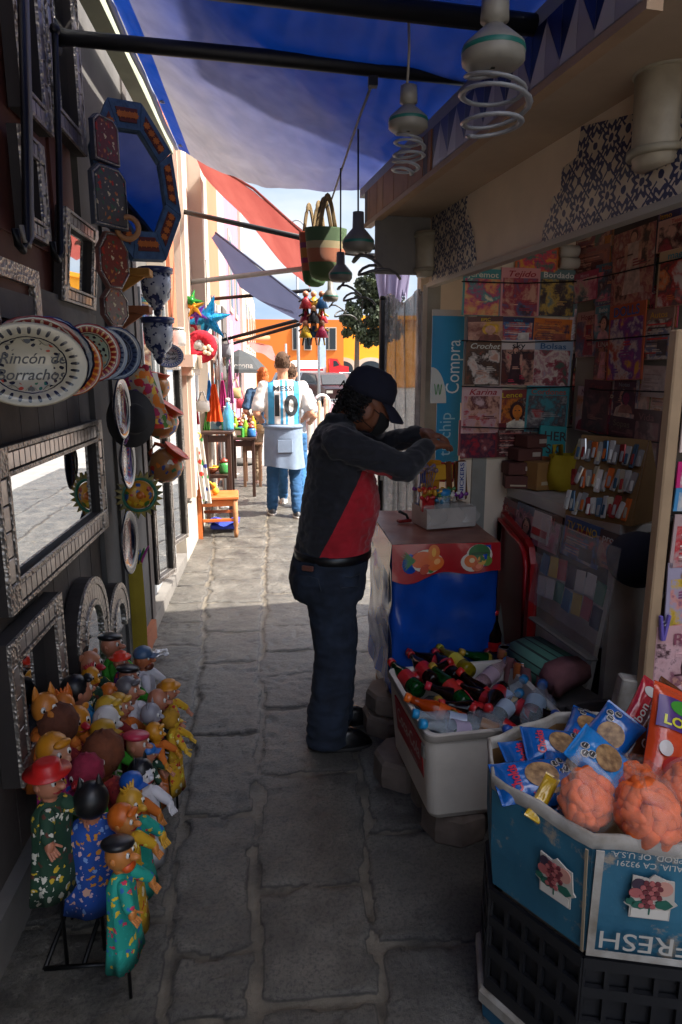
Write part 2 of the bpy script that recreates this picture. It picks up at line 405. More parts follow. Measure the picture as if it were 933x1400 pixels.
m = MB(); slab(m, -1.2, WX+.02, 3.06, 4.02, .12, 4.6); slab(m, -1.2, WX+.035, 3.34, 3.42, .12, 2.5); obj('pillar', m, M_grey, b, True)
m = MB(); slab(m, -1.2, WX+.05, 3.06, 4.0, 0, .12); obj('step', m, mat('terracotta tile', '#8a5236', .8), b, True)
b = thing('narrow_shop_building', 'shop bay with grey doors between the grey pillar and the white pilaster', 'building', (-1.0, 4.8, 0))
m = MB(); slab(m, -1.4, -.97, 4.02, 5.62, 0, 4.6); obj('wall', m, M_grey, b, True)
m = MB(); slab(m, -.97, WX+.03, 4.02, 5.6, 0, .1); obj('threshold', m, M_stone, b, True)
for k, y0 in enumerate((4.45, 5.0)):
    m = MB(); slab(m, -.97, -.84, y0, y0+.5, .1, 2.2)
    d = obj('door', m, M_greydoor, b, True)
    m = MB()
    for z0, z1 in ((.25, .9), (1.0, 2.1)):
        slab(m, -.84, -.825, y0+.04, y0+.07, z0, z1); slab(m, -.84, -.825, y0+.43, y0+.46, z0, z1); slab(m, -.84, -.825, y0+.07, y0+.43, z0, z0+.04); slab(m, -.84, -.825, y0+.07, y0+.43, z1-.04, z1)
    obj('door_moulding', m, M_greydoor, d, True)
    m = MB(); slab(m, -.84, -.836, y0+.08, y0+.42, 1.05, 2.05); obj('pane', m, M_glass, d, True)
m = MB(); slab(m, -.97, -.77, 4.02, 4.12, .1, 4.2); obj('door_jamb', m, M_dkwood, b, True)
b = thing('white_building', 'sunlit white house front with moulded pilaster beside the grey doors', 'building', (-1, 6.4, 0))
m = MB(); slab(m, -1.4, -.83, 5.62, 7.3, 0, 5); obj('wall', m, M_white, b, True)
m = MB(); slab(m, -.83, -.75, 5.95, 6.5, .5, 4.4); slab(m, -.83, -.72, 5.98, 6.08, .5, 4.4); obj('pilaster', m, M_white, b, True)
m = MB(); slab(m, -.83, -.68, 5.85, 6.6, 1.62, 1.72); slab(m, -.83, -.7, 5.9, 6.55, 1.55, 1.62); slab(m, -.83, -.7, 5.9, 6.55, 4.4, 4.5); slab(m, -.83, -.64, 5.8, 6.65, 4.5, 4.65); obj('moulding', m, M_white, b, True)
m = MB(); slab(m, -.83, -.8, 5.64, 5.9, .2, 4.8); obj('salmon_strip', m, M_orange, b, True)
m = MB(); slab(m, -.83, -.77, 5.62, 7.3, 0, .45); obj('plinth', m, mat('pale worn stone', '#a79e92', .9, .2, 4, .4, 20), b, True)
m = MB(); slab(m, -.83, -.79, 6.7, 7.2, .45, 2.3); obj('door', m, M_greydoor, b, True)
b = thing('salmon_building', 'salmon orange house with white arched cornice under the red awning', 'building', (-1, 9, 0))
m = MB(); slab(m, -1.4, -.85, 7.3, 11.2, 0, 5.2); obj('wall', m, M_orange, b, True)
m = MB(); slab(m, -.85, -.7, 7.32, 7.9, 0, 5.0); obj('pilaster', m, M_white, b, True)
m = MB()
for k in range(4): slab(m, -.85, -.66+.03*k, 7.3-.0, 11.2, 4.5+.12*k, 4.6+.12*k)
obj('cornice', m, M_white, b, True)
for yy in (8.4, 9.9):
    f = MB(); slab(f, -.85, -.82, yy, yy+.9, .1, 2.5); f = obj('doorway', f, M_greydoor, b, True)
    m = MB(); slab(m, -.82, -.815, yy+.08, yy+.82, .2, 2.4); obj('pane', m, M_glass, f, True)
b = thing('grey_building', 'narrow pale grey house beyond the salmon one', 'building', (-1, 12, 0))
m = MB(); slab(m, -1.4, -.87, 11.2, 13.0, 0, 5); obj('wall', m, mat('pale grey plaster', '#8a8785', .9), b, True)
m = MB(); slab(m, -.87, -.84, 11.6, 12.5, .1, 2.6); obj('door', m, M_dkwood, b, True)
b = thing('pink_building', 'pink house front farther down the alley', 'building', (-1, 16, 0))
m = MB(); slab(m, -1.4, -.87, 13.0, 19.5, 0, 6.0); obj('wall', m, M_pink, b, True)
m = MB(); slab(m, -.87, -.8, 17.8, 19.5, 0, 6.0); obj('pilaster', m, M_white, b, True)
for yy in (13.8, 15.6):
    m = MB(); slab(m, -.87, -.84, yy, yy+.9, 2.7, 4.2); f = obj('window', m, M_white, b, True)
    m = MB(); slab(m, -.84, -.835, yy+.1, yy+.8, 2.8, 4.1); obj('pane', m, M_glass, f, True)
b = thing('cream_building', 'cream house row at the far end of the alley', 'building', (-1, 25, 0))
m = MB(); slab(m, -4, -.95, 19.5, 34, 0, 4.6); obj('wall', m, mat('cream plaster', '#a89a8a', .9), b, True)
for k in range(5):
    m = MB(); slab(m, -.95, -.92, 20.5+2.6*k, 21.6+2.6*k, 2.3, 3.8); f = obj('window', m, M_white, b, True)
    m = MB(); slab(m, -.92, -.915, 20.6+2.6*k, 21.5+2.6*k, 2.4, 3.7); obj('pane', m, M_glass, f, True)

# unseen block added at the right to shade the near half of the awning
b = thing('unseen_shade_block', 'unseen block added behind the stalls to shade the near awning', 'building', (4, 0, 0))
m = MB(); slab(m, 3.4, 7, -3, 2.4, 0, 7.4); obj('wall', m, M_grey, b, True)

# ------------------------------------------------------------------ street beyond: orange house, truck, cars, tree
b = thing('orange_building', 'long bright orange building across the street with white arches', 'building', (6, 64, 0))
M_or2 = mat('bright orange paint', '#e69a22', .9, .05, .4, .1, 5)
M_or3 = mat('orange paint in shade', '#c2661f', .9, .06, .4, .1, 5)  # darker orange puts the shade on the side wing into its colour
zt = P(500, 433, Y=62).z
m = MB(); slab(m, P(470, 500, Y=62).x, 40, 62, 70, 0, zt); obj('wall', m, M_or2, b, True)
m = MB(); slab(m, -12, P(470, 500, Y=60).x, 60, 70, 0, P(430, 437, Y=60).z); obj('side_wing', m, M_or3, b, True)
m = MB(); slab(m, P(470, 500, Y=62).x, 40, 61.8, 62, zt-.25, zt+.1); obj('parapet', m, M_or2, b, True)
for px in (468, 507):
    cx = P(px, 500, Y=61.9).x; out = [(-1.35, 0), (-1.35, 1.9)]+[(1.35*math.cos(a), 1.9+.75*math.sin(a)) for a in [PI-PI*i/12 for i in range(1, 12)]]+[(1.35, 1.9), (1.35, 0)]
    m = MB(); m.at((cx, 62, 0)); m.prism(out, -.15, -.001); f = obj('arch', m, M_white, b, True)
    m = MB(); m.at((cx, 62, 0)); m.prism([(x*.72, z*.88) for x, z in out], -.2, -.152); obj('arch_window', m, M_glass, f, True)
for px in (405, 421, 445, 455):
    p = P(px, 464, Y=59.98); m = MB(); slab(m, p.x-.33, p.x+.33, 59.9, 59.999, p.z-.9, p.z+1.0); f = obj('window', m, M_white, b, True)
    m = MB(); slab(m, p.x-.25, p.x+.25, 59.86, 59.898, p.z-.82, p.z+.92); obj('pane', m, M_glass, f, True)
# tank truck
Yt = 50; x0, x1 = P(396, 505, Y=Yt).x, P(447, 505, Y=Yt).x; x2 = P(475, 505, Y=Yt).x
b = thing('tank_truck', 'white tank truck with red stripe and red cab parked before the orange building', 'truck', ((x0+x1)/2, Yt, 0))
zt_, zb_ = P(420, 493, Y=Yt).z, P(420, 516, Y=Yt).z
rr = (zt_-zb_)/2; m = MB(); m.lathe([(.02, x0), (rr*.9, x0+.1), (rr, x0+.3), (rr, x1-.3), (rr*.9, x1-.1), (.02, x1)], 20, (0, Yt, (zt_+zb_)/2), 'x'); obj('tank', m, plain('#f2efeb', .3), b, True)
m = MB(); m.lathe([(rr*1.012, x0+.35), (rr*1.012, x1-.35)], 20, (0, Yt, (zt_+zb_)/2-.0), 'x', False); 
m = MB(); slab(m, x0+.3, x1-.3, Yt-rr-.02, Yt-rr+.05, (zt_+zb_)/2-.12, (zt_+zb_)/2+.02); obj('stripe', m, plain('#c01520', .4), b, True)
m = MB(); slab(m, x0, x2, Yt-.9, Yt+.9, zb_-.25, zb_-.02); obj('chassis', m, M_black, b, True)
m = MB(); m.prism([(x1+.12, zb_-.2), (x2, zb_-.2), (x2, zb_+.75), (x2-.55, zb_+.85), (x2-.8, zt_+.1), (x1+.12, zt_+.15)], Yt-1, Yt+1); obj('cab', m, plain('#cf1b22', .3), b, True)
m = MB(); m.prism([(x1+.4, zb_+.75), (x2-.65, zb_+.85), (x2-.85, zt_-.05), (x1+.4, zt_)], Yt-1.02, Yt-1.005); obj('window', m, M_glass, b, True)
for xx in (x0+.7, x0+1.7, x2-.6):
    m = MB(); m.lathe([(.02, -.14), (.42, -.14), (.45, 0), (.42, .14), (.02, .14)], 16, (xx, Yt-.85, .45), 'y'); obj('wheel', m, M_black, b, True)
def car(name, px, Y, colr, label, flip=1):
    c = P(px, 520, Y=Y); b = thing(name, label, 'car', (c.x, Y, 0), R(68) if flip > 0 else R(-74), 'cars parked across the street')
    m = MB(); body = [(-2.0, .3), (2.0, .3), (2.1, .75), (1.3, .9), (.85, 1.4), (-1.1, 1.45), (-1.75, .95), (-2.1, .85)]
    m.prism(body, -.8, .8); obj('body', m, plain(colr, .25), b)
    m = MB(); m.prism([(-1.5, .95), (1.05, .93), (.75, 1.33), (-1.05, 1.37)], -.815, -.802); obj('window', m, M_glass, b)
    for pts in ([(1.32, .93), (.9, 1.37)], [(-1.72, .98), (-1.16, 1.42)]):
        (xa, za), (xb, zb) = pts; sg = 1 if xa > 0 else -1; m = MB(); m.add([(xa+sg*.015, -.66, za), (xa+sg*.015, .66, za), (xb+sg*.015, .58, zb), (xb+sg*.015, -.58, zb), (xa, -.66, za-.01), (xa, .66, za-.01), (xb, .58, zb-.01), (xb, -.58, zb-.01)], [(0, 1, 2, 3), (4, 7, 6, 5), (0, 4, 5, 1), (2, 6, 7, 3)]); obj('windscreen', m, M_glass, b)
    for sy in (-.6, .6): m = MB(); m.box((2.09, sy, .62), (.04, .3, .12)); obj('headlight', m, plain('#d8d4c8', .2), b); m = MB(); m.box((-2.09, sy, .7), (.04, .25, .14)); obj('tail_light', m, plain('#a81f1c', .3), b)
    for xx in (-1.25, 1.3):
        m = MB(); m.lathe([(.02, -.1), (.3, -.1), (.33, 0), (.3, .1), (.02, .1)], 14, (xx, -.75, .33), 'y'); obj('wheel', m, M_black, b)
car('parked_car', 408, 36, '#4a5058', 'grey parked car behind the shoulder of the football shirt man')
car('parked_car', 446, 33, '#3a1d20', 'dark red parked car below the tank truck', -1)
car('parked_car', 492, 37, '#c9ccd0', 'pale silver parked car right of the truck, behind the cap')
# tree
def leaf_cloud(mb, c, r, n, s, rn):
    for _ in range(n):
        d = V((rn.gauss(0, 1), rn.gauss(0, 1), rn.gauss(0, 1))).normalized()*(rn.random()**.4)
        p = V(c)+V((d.x*r[0], d.y*r[1], d.z*r[2])); q = Euler((rn.uniform(0, 6), rn.uniform(0, 6), rn.uniform(0, 6))).to_matrix(); k = s*rn.uniform(.6, 1.3)
        mb.add([p+q @ V(v)*k for v in ((-.5, -.25, 0), (.5, -.3, .1), (.6, .25, 0), (-.4, .3, .1))], [(0, 1, 2, 3)], False)
Yr = 30; tb = P(487, 500, Y=Yr)
b = thing('street_tree', 'dark green street tree standing before the orange building', 'tree', (tb.x, Yr, 0))
m = MB(); top = P(489, 445, Y=Yr); m.tube([(tb.x, Yr, 0), (tb.x+.03, Yr, 1.8), (top.x, Yr, top.z), (top.x+.3, Yr, top.z+1.2)], [.14, .11, .09, .03], 8)
m.tube([(top.x, Yr, top.z-.4), (top.x+.7, Yr+.1, top.z+.7), (top.x+1.1, Yr, top.z+1.5)], [.07, .05, .02], 6); m.tube([(top.x, Yr, top.z-.3), (top.x-.4, Yr-.1, top.z+.2)], [.06, .02], 6)
obj('trunk', m, mat('bark', '#4a4038', .9), b, True)
t = NT('tree foliage'); t.base(t.ramp(t.noise(2.2, 4), [(.3, '#121a0c'), (.55, '#232f14'), (.75, '#3a481f')])); t.p(rough=.7); MF = t.m
m = MB(); rn = random.Random(3)
for px, py, r_ in ((472, 436, .25), (480, 418, .22), (494, 388, .3), (503, 470, .2), (514, 378, .35), (528, 388, .4), (478, 440, .3), (490, 452, .42), (484, 428, .4), (500, 462, .35), (505, 412, .62), (516, 395, .62), (497, 400, .4), (522, 430, .7), (510, 445, .6), (530, 410, .7), (520, 462, .45), (508, 385, .4), (474, 455, .22), (535, 450, .6)):
    q = P(px, py, Y=Yr+rn.uniform(-.4, .4)); leaf_cloud(m, q, (r_, r_, r_*.85), int(620*r_), .15, rn)
obj('crown', m, MF, b, True)
# street lamps, flag poles
for px, yt, Y, lab in ((406, 318, 26, 'tall grey lamp post with a curled iron top beyond the awnings'), (391, 470, 30, 'thin grey street post left of the curled lamp post'), (436, 450, 30, 'grey street post with a pale banner before the orange wing')):
    p = P(px, yt, Y=Y); b = thing('street_lamp', lab, 'lamp post', (p.x, Y, 0))
    m = MB(); m.tube([(p.x, Y, 0), (p.x, Y, 1), (p.x, Y, p.z)], [.09, .06, .045], 8); obj('pole', m, plain('#7d8288', .5), b, True)
    if yt < 330:
        m = MB(); m.tube([(p.x-.32+.32*math.cos(a)+.32, Y, p.z+.42*math.sin(a)) for a in [i*PI/12 for i in range(13)]], .03, 6); m.tube([(p.x-.22, Y, p.z+.1), (p.x, Y, p.z+.25), (p.x+.2, Y, p.z+.1)], .02, 6); obj('iron_curl', m, plain('#7d8288', .5), b, True)
        m = MB(); m.ell((p.x+.3, Y, p.z-.1), (.12, .12, .18)); obj('lantern', m, plain('#d8d4c8', .4), b, True)
    elif px == 436:
        m = MB(); slab(m, p.x+.02, p.x+.3, Y-.03, Y-.01, p.z-1.6, p.z); obj('banner', m, plain('#b9cfe2', .7), b, True)
# bollards, bike hoop and sack at the mouth of the alley
for px, yb, Y, r_, cc, lab in ((424, 612, None, .085, '#8e8d84', 'thick grey bollard right of the football shirt man'), (437, 612, None, .045, '#b59f7e', 'thin tan bollard beside the thick grey one'), (446, 600, None, .05, '#a8957a', 'thin tan bollard behind the curly hair'), (384, 590, None, .05, '#a8957a', 'tan bollard half hidden by the football shirt man')):
    p = P(px, yb, Z=0); b = thing('bollard', lab, 'bollard', p, 0, 'bollards at the end of the alley')
    m = MB(); h = .95 if r_ < .08 else 1.0; m.lathe([(r_*1.2, 0), (r_*1.2, .06), (r_, .08), (r_, h-.05), (r_*.8, h), (.005, h+.02)], 16); obj('post', m, mat('bollard '+cc, cc, .8), b)
    m = MB(); m.lathe([(r_*1.08, h-.16), (r_*1.12, h-.14), (r_*1.08, h-.12)], 16, caps=False); obj('collar', m, mat('bollard '+cc, cc, .8), b)
p = P(441, 600, Z=0); b = thing('bike_hoop', 'white steel bike hoop between the bollards', 'bike rack', p)
m = MB(); m.tube([(-.17, 0, 0), (-.17, 0, .85)]+[(.17*math.cos(a), 0, .85+.17*math.sin(a)) for a in [PI-PI*i/10 for i in range(1, 10)]]+[(.17, 0, .85), (.17, 0, 0)], .03, 8); obj('hoop', m, plain('#e9e8e4', .4), b)
p = P(462, 605, Z=0); b = thing('white_sack', 'white plastic sack printed with red dots standing beyond the vendor', 'sack', p)
m = MB(); m.loft([ellring for ellring in [[(.26*k*math.cos(a)+.02*math.sin(5*a+z*9), .2*k*math.sin(a), z) for a in [i*2*PI/20 for i in range(20)]] for k, z in ((.8, 0), (1, .15), (1.05, .4), (.9, .62), (.55, .8), (.5, .9))]]); obj('sack', m, plain('#e6e2dc', .6), b)
m = MB()
for cx, cz in ((.0, .55), (.02, .4), (-.1, .5)): m.prism(ellpts(cx, cz, .045, .045, 14), -.235, -.19)
obj('red_print', m, plain('#b8202a', .6), b)
# ------------------------------------------------------------------ stall frame (rotated against the alley)
DEL = R(7.49); SV = V((-math.sin(DEL), math.cos(DEL), 0)); TV = V((math.cos(DEL), math.sin(DEL), 0))
P0 = P(590, 386, Y=3.5); P0 = V((P0.x, P0.y, 0))
SM = M((( TV.x, SV.x, 0, P0.x), (TV.y, SV.y, 0, P0.y), (0, 0, 1, 0), (0, 0, 0, 1)))      # local u (right), v (down the alley), z
def W(u, v, z): return SM @ V((u, v, z))
def L(p): return SM.inverted() @ V(p)
FRP = (W(0, 0, 0), TV)
zf = L(P(590, 386, pl=FRP)).z; zs = L(P(592, 296, pl=FRP)).z
uo = L(P(500, 305, Z=zs)).x; vo = L(P(500, 305, Z=zs)).y
ufz = L(P(500, 263, pl=(W(uo, 0, 0), TV))).z
print('stall frieze', zf, 'soffit', zs, 'outer', uo, vo, 'fascia top', ufz)
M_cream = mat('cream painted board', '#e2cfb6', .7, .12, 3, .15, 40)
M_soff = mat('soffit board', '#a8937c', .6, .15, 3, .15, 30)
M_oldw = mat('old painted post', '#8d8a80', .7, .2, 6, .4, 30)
def sbox(mb, u0, u1, v0, v1, z0, z1):
    vs = [W(u, v, z) for z in (z0, z1) for u, v in ((u0, v0), (u1, v0), (u1, v1), (u0, v1))]
    return mb.add(vs, [(3, 2, 1, 0), (4, 5, 6, 7), (0, 1, 5, 4), (1, 2, 6, 5), (2, 3, 7, 6), (3, 0, 4, 7)], False)
VN = -2.0
st = thing('market_stall', 'news stall with tiled frieze, deep eave and walls hung with magazines', 'stall', W(.6, -1, 0), -0.0)
VE, UB = L(P(700, 400, pl=(P(630, 400, pl=FRP), SV))).y, .0
EW = L(P(630, 400, pl=FRP)); VE = EW.y; EWP = (W(0, VE, 0), SV)
UB = L(P(787, 400, pl=EWP)).x; BWP = (W(UB, 0, 0), TV)
print('end wall v', VE, 'back wall u', UB)
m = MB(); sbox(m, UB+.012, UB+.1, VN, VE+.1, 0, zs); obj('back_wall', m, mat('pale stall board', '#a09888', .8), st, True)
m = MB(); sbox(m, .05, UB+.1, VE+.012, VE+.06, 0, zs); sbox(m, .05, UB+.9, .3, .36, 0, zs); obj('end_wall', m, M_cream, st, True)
m = MB(); sbox(m, 0, .025, VN, .04, zf, zs); obj('frieze_board', m, M_cream, st, True)
m = MB(); sbox(m, -.012, .03, VN, .04, zf-.02, zf); obj('frieze_edge', m, plain('#9c958a', .4), st, True)
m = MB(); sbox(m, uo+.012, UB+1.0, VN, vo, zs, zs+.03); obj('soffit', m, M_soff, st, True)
m = MB(); sbox(m, uo, UB+1.0, VN, vo+.12, ufz-.002, ufz+.04); obj('roof', m, M_greydoor, st, True)
m = MB(); sbox(m, uo, uo+.012, VN, vo, zs-.004, ufz-.003); obj('fascia_board', m, mat('fascia white', '#a59f98', .6), st, True)
m = MB(); sbox(m, uo-.008, uo+.03, VN, vo, zs-.025, zs-.004); obj('eave_trim', m, mat('eave trim', '#a5876a', .6), st, True)
m = MB(); sbox(m, -.28, .45, .03, .05, zs-.27, zs-.001); obj('end_panel', m, mat('end panel grey', '#6e6a66', .8), st, True)
m = MB(); sbox(m, .0, .07, .05, .12, 0, zf); sbox(m, .09, .16, VE+.0, VE+.05, 0, zf); obj('post', m, M_oldw, st, True)
# rhombus tiles along the fascia
m = MB(); v0 = L(P(592, 232, pl=(W(uo, 0, 0), TV))).y; hh = ufz-zs; wd = .075; k = 0; v = v0; y_ = -.002
cols = ['#10163a', '#c2bcb2', '#222c62', '#a39b98']
while v > VN:
    za, zb, lo_, hi_ = zs+.1*hh, zs+.9*hh, zs+.004, ufz-.004
    for side in (0, 1):
        va, vb = v-wd*side, v-wd*(side+1)+.002; p0_, p1_ = (za, zb) if side == 0 else (zb, za)
        for c_, q_ in ((1 if side == 0 else 3, ((va, lo_), (vb, lo_), (vb, p1_), (va, p0_))), (0 if side == 0 else 2, ((va, p0_+.003), (vb, p1_+.003), (vb, hi_), (va, hi_)))): m.m = c_; m.add([W(uo-.002, y_, z_) for y_, z_ in q_], [(0, 1, 2, 3)])
    v -= wd*2; k += 1
obj('rhombus_tiles', m, [plain(c, .35) for c in cols], st, True)
m = MB(); v = vo-.01
mw = [mat('orange wood plank', '#8f5a34', .6, .25, 9, .2, 40), mat('pale wood plank', '#a5703f', .6, .25, 9, .2, 40), mat('grey plank', '#5c5350', .7)]
kk = 0
while v > v0+.02:
    wv = [.05, .04, .14, .1, .17, .2, .18][kk % 7]; m.m = [2, 0, 0, 1, 0, 0, 0][kk % 7]; sbox(m, uo-.007, uo-.001, max(v-wv+.006, v0+.01), v, zs-.002, ufz-.006); v -= wv; kk += 1
obj('wood_planks', m, mw, st, True)
# patterned tiles on the frieze
t = NT('blue patterned tile'); sx = t.n('ShaderNodeSeparateXYZ'); t.l(t.obj(), sx.inputs[0])
T = .155
def fold(a): return t.math('ABSOLUTE', t.math('SUBTRACT', t.math('FRACT', t.math('DIVIDE', a, T)), .5))
u_, v_ = fold(sx.outputs[1]), fold(sx.outputs[2]); mt = t.math
r0 = mt('SQRT', mt('ADD', mt('MULTIPLY', u_, u_), mt('MULTIPLY', v_, v_))); iu, iv = mt('SUBTRACT', .5, u_), mt('SUBTRACT', .5, v_)
r1 = mt('SQRT', mt('ADD', mt('MULTIPLY', iu, iu), mt('MULTIPLY', iv, iv))); r2 = mt('SQRT', mt('ADD', mt('MULTIPLY', iu, iu), mt('MULTIPLY', v_, v_))); r3 = mt('SQRT', mt('ADD', mt('MULTIPLY', iv, iv), mt('MULTIPLY', u_, u_)))
nse = mt('MULTIPLY', mt('SUBTRACT', t.noise(38, 3), .5), .09)
ang = mt('COSINE', mt('MULTIPLY', mt('ARCTAN2', v_, u_), 8))
def band(r, c, w_): return mt('LESS_THAN', mt('ABSOLUTE', mt('SUBTRACT', mt('ADD', r, nse), c)), w_*1.25)
pat = band(mt('ADD', r0, mt('MULTIPLY', ang, .05)), .2, .045)
an4 = mt('COSINE', mt('MULTIPLY', mt('ARCTAN2', iv, iu), 8))
for q in (band(mt('ADD', r1, mt('MULTIPLY', an4, .055)), .25, .04), mt('LESS_THAN', mt('ADD', r2, nse), .075), mt('LESS_THAN', mt('ADD', r3, nse), .075), mt('LESS_THAN', mt('ADD', r0, nse), .07), mt('LESS_THAN', mt('ADD', r1, nse), .1), mt('MULTIPLY', band(mt('ABSOLUTE', mt('SUBTRACT', u_, v_)), .06, .022), mt('GREATER_THAN', r0, .24)), mt('MULTIPLY', band(mt('ADD', u_, v_), .5, .022), mt('GREATER_THAN', r2, .13))): pat = mt('MAXIMUM', pat, q)
t.base(t.mix(pat, t.ramp(t.noise(5, 4), [(.3, '#c0b29c'), (.7, '#d4c8b4')]), '#1c2350')); t.p(rough=.35)
M_tile = t.m
def fr(px, py): q = L(P(px, py, pl=FRP)); return q.y, q.z
def frieze_patch(name, outline):
    m = MB(); pts = [fr(*q) for q in outline]; c = W(-.003, 0, 0)
    pts = [(v, min(max(z, zf+.002), zs-.004)) for v, z in pts]
    n = len(pts); a = [W(-.004, v, z) for v, z in pts]; b_ = [W(.001, v, z) for v, z in pts]
    m.add(a+b_, [tuple(range(n)), tuple(range(2*n-1, n-1, -1))]+[(i, (i+1) % n, n+(i+1) % n, n+i) for i in range(n)], False)
    o = obj(name, m, M_tile, st, True)
v1 = fr(745, 330)[0]
frieze_patch('patterned_tiles', [(1300, 50), (1300, 300), (800, 318), (742, 334), (745, 305), (752, 298), (757, 270), (768, 262), (770, 230), (790, 215), (797, 165)])
frieze_patch('patterned_tiles', [(592, 296), (640, 262), (638, 285), (648, 320), (652, 355), (650, 368), (592, 386)])
# wall lamps: half cylinders with two rings
def sconce(px, pyt, pyb, rad, label):
    t_ = fr(px, pyt); b_ = fr(px, pyb); h = t_[1]-b_[1]; s = thing('wall_lamp', label, 'wall lamp', W(-.004, t_[0], b_[1]), DEL-PI/2+PI/2, 'wall lamps on the frieze')
    def half(r, z): return [(-r*math.sin(a), r*math.cos(a), z) for a in [PI*i/14 for i in range(15)]]
    m = MB(); m.loft([half(rad*.8, 0), half(rad*.92, h*.12), half(rad*.95, h*.5), half(rad, h)]); obj('shade', m, mat('aged lamp shade', '#a79c88', .5, .25, 8), s)
    for z in (h*.12, h*.9):
        m = MB(); m.loft([half(rad*.97, z-.006), half(rad*1.08, z-.004), half(rad*1.08, z+.012), half(rad*.97, z+.014)]); obj('rim_ring', m, mat('lamp ring', '#8f8672', .5), s)
sconce(589, 318, 378, .075, 'small aged half round lamp at the far end of the tiled frieze')
sconce(915, 85, 225, .075, 'big pale half round lamp on the tiled frieze at the right edge')

# plastic sheeting wrapped round the far corner of the stall
t = NT('clear wrinkled plastic'); t.base(t.ramp(t.noise(7, 5), [(.35, '#8f9096'), (.65, '#c9ccd2')])); t.p(rough=.14, spec=.9, alpha=.88, metal=.45); t.bump(t.noise(11, 6, rough=.7), 1.0, .06); M_plas = t.m
b = thing('plastic_sheeting', 'wrinkled clear plastic sheet hung over the far corner post of the news stall', 'plastic sheet', W(-.1, .3, 0))
def shf(q0, q1, zt, zb, amp, seed):
    def f(u, v):
        p = V(q0)*(1-u)+V(q1)*u; n = noise.noise(V((u*9+seed, v*2.2, seed)))+.6*noise.noise(V((u*22, v*1.3+seed, 2)))
        return p+V((.25*n*amp, -n*amp, 0))+V((0, 0, zt+(.03*math.sin(u*9))-(zt-zb)*v))
    return f
pa, pb_ = P(524, 405, Y=3.95), P(580, 388, Y=3.62)
m = MB(); m.sheet(shf((pa.x, pa.y, 0), (pb_.x, pb_.y, 0), 1.98, .35, .05, 1), 40, 46)
obj('sheet', m, M_plas, b, True)
m = MB(); m.sheet(shf((.46, 2.75, 0), (.49, 3.5, 0), .86, .12, .02, 5), 24, 24); obj('side_sheet', m, M_plas, b, True)
m = MB(); m.tube([pa+V((0, 0, -2.02+2.0)), pa+V((0, 0, 0)), ], .018, 8); m.tube([(pa.x, pa.y, 0), (pa.x, pa.y, 1.98)], .02, 8); obj('pole', m, M_black, b, True)
# ragged purple grey sunshade beyond
b = thing('ragged_sunshade', 'small torn purple grey cloth hanging at the far end of the eave', 'sunshade', P(540, 400, Y=4.6))
q = [P(510, 345, Y=4.5), P(562, 340, Y=4.5), P(556, 415, Y=4.4), P(522, 420, Y=4.5)]
def f(u, v):
    top = q[0]*(1-u)+q[1]*u; bot = q[3]*(1-u)+q[2]*u; jag = .05*abs(noise.noise(V((u*14, 0, 3)))) if v > .9 else 0
    return top*(1-v)+bot*v+V((0, .04*math.sin(u*16+v*3), jag*3))
m = MB(); m.sheet(f, 34, 14); obj('cloth', m, cloth('purple grey cloth', '#8d86a2', .5), b, True)
m = MB(); m.tube([q[0]+V((-.3, 0, .03)), q[1]+V((.4, 0, .01))], .018); obj('bar', m, M_black, b, True)

# ------------------------------------------------------------------ big tarpaulin over the alley and the bars under it
ZL, XL = 2.98, -.60
def tarp_edge_l(y): return V((XL, y, ZL))
def tarp_edge_r(v): return W(uo+.02, v, ufz+.05)
q0 = P(245, 205, X=XL); ZL = q0.z
print('tarp corner', q0)
YF = q0.y
def f(u, v):
    yl = -1.7+(YF+1.7)*v; vl = VN+(vo+.14-VN)*v
    a, b_ = tarp_edge_l(yl), tarp_edge_r(vl); p = a*(1-u)+b_*u
    sag = -.05*math.sin(PI*u)*(1+.4*math.sin(v*23))-.014*(1-abs(2*((u*3+v*5) % 1)-1))*math.sin(PI*u)
    if v > .9: sag -= .06*math.sin(PI*u)*((v-.9)/.1)
    fold = .012*noise.noise(V((u*3+p.y*.6, p.y*1.6-u*2.2, 2)))+.01*noise.noise(V((u*9-p.y*2, p.y*3, 4)))
    return p+V((0, 0, sag+fold))
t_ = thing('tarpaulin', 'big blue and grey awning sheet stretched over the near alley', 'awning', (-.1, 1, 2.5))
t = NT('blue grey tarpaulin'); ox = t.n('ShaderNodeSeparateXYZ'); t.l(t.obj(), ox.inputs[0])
# blue sheet, sunlit glow painted as grey toward far left; hem selvedge stays blue
sun_glow = t.ramp(t.math('ADD', t.math('SUBTRACT', t.math('MULTIPLY', ox.outputs[1], .30), t.math('MULTIPLY', ox.outputs[0], .32)), t.math('MULTIPLY', t.math('SUBTRACT', t.noise(1.3, 5), .5), .55)), [(.42, 0.0), (1.0, 1.0)])
sel = t.math('GREATER_THAN', ox.outputs[0], -.42); sun_glow = t.math('MULTIPLY', sun_glow, sel); dirt = t.ramp(t.noise(5, 7), [(.35, 1.0), (.7, .75)])
cc = t.mix(sun_glow, '#0a3382', '#858088'); mu = t.n('ShaderNodeMix', data_type='RGBA', blend_type='MULTIPLY'); mu.inputs[0].default_value = 1; t.l(cc, mu.inputs[6]); t.l(dirt, mu.inputs[7]); cc = mu.outputs[2]
t.base(cc); t.p(rough=.6); tr = t.n('ShaderNodeBsdfTranslucent'); t.l(cc, tr.inputs['Color']); mxs = t.n('ShaderNodeMixShader'); mxs.inputs[0].default_value = .27
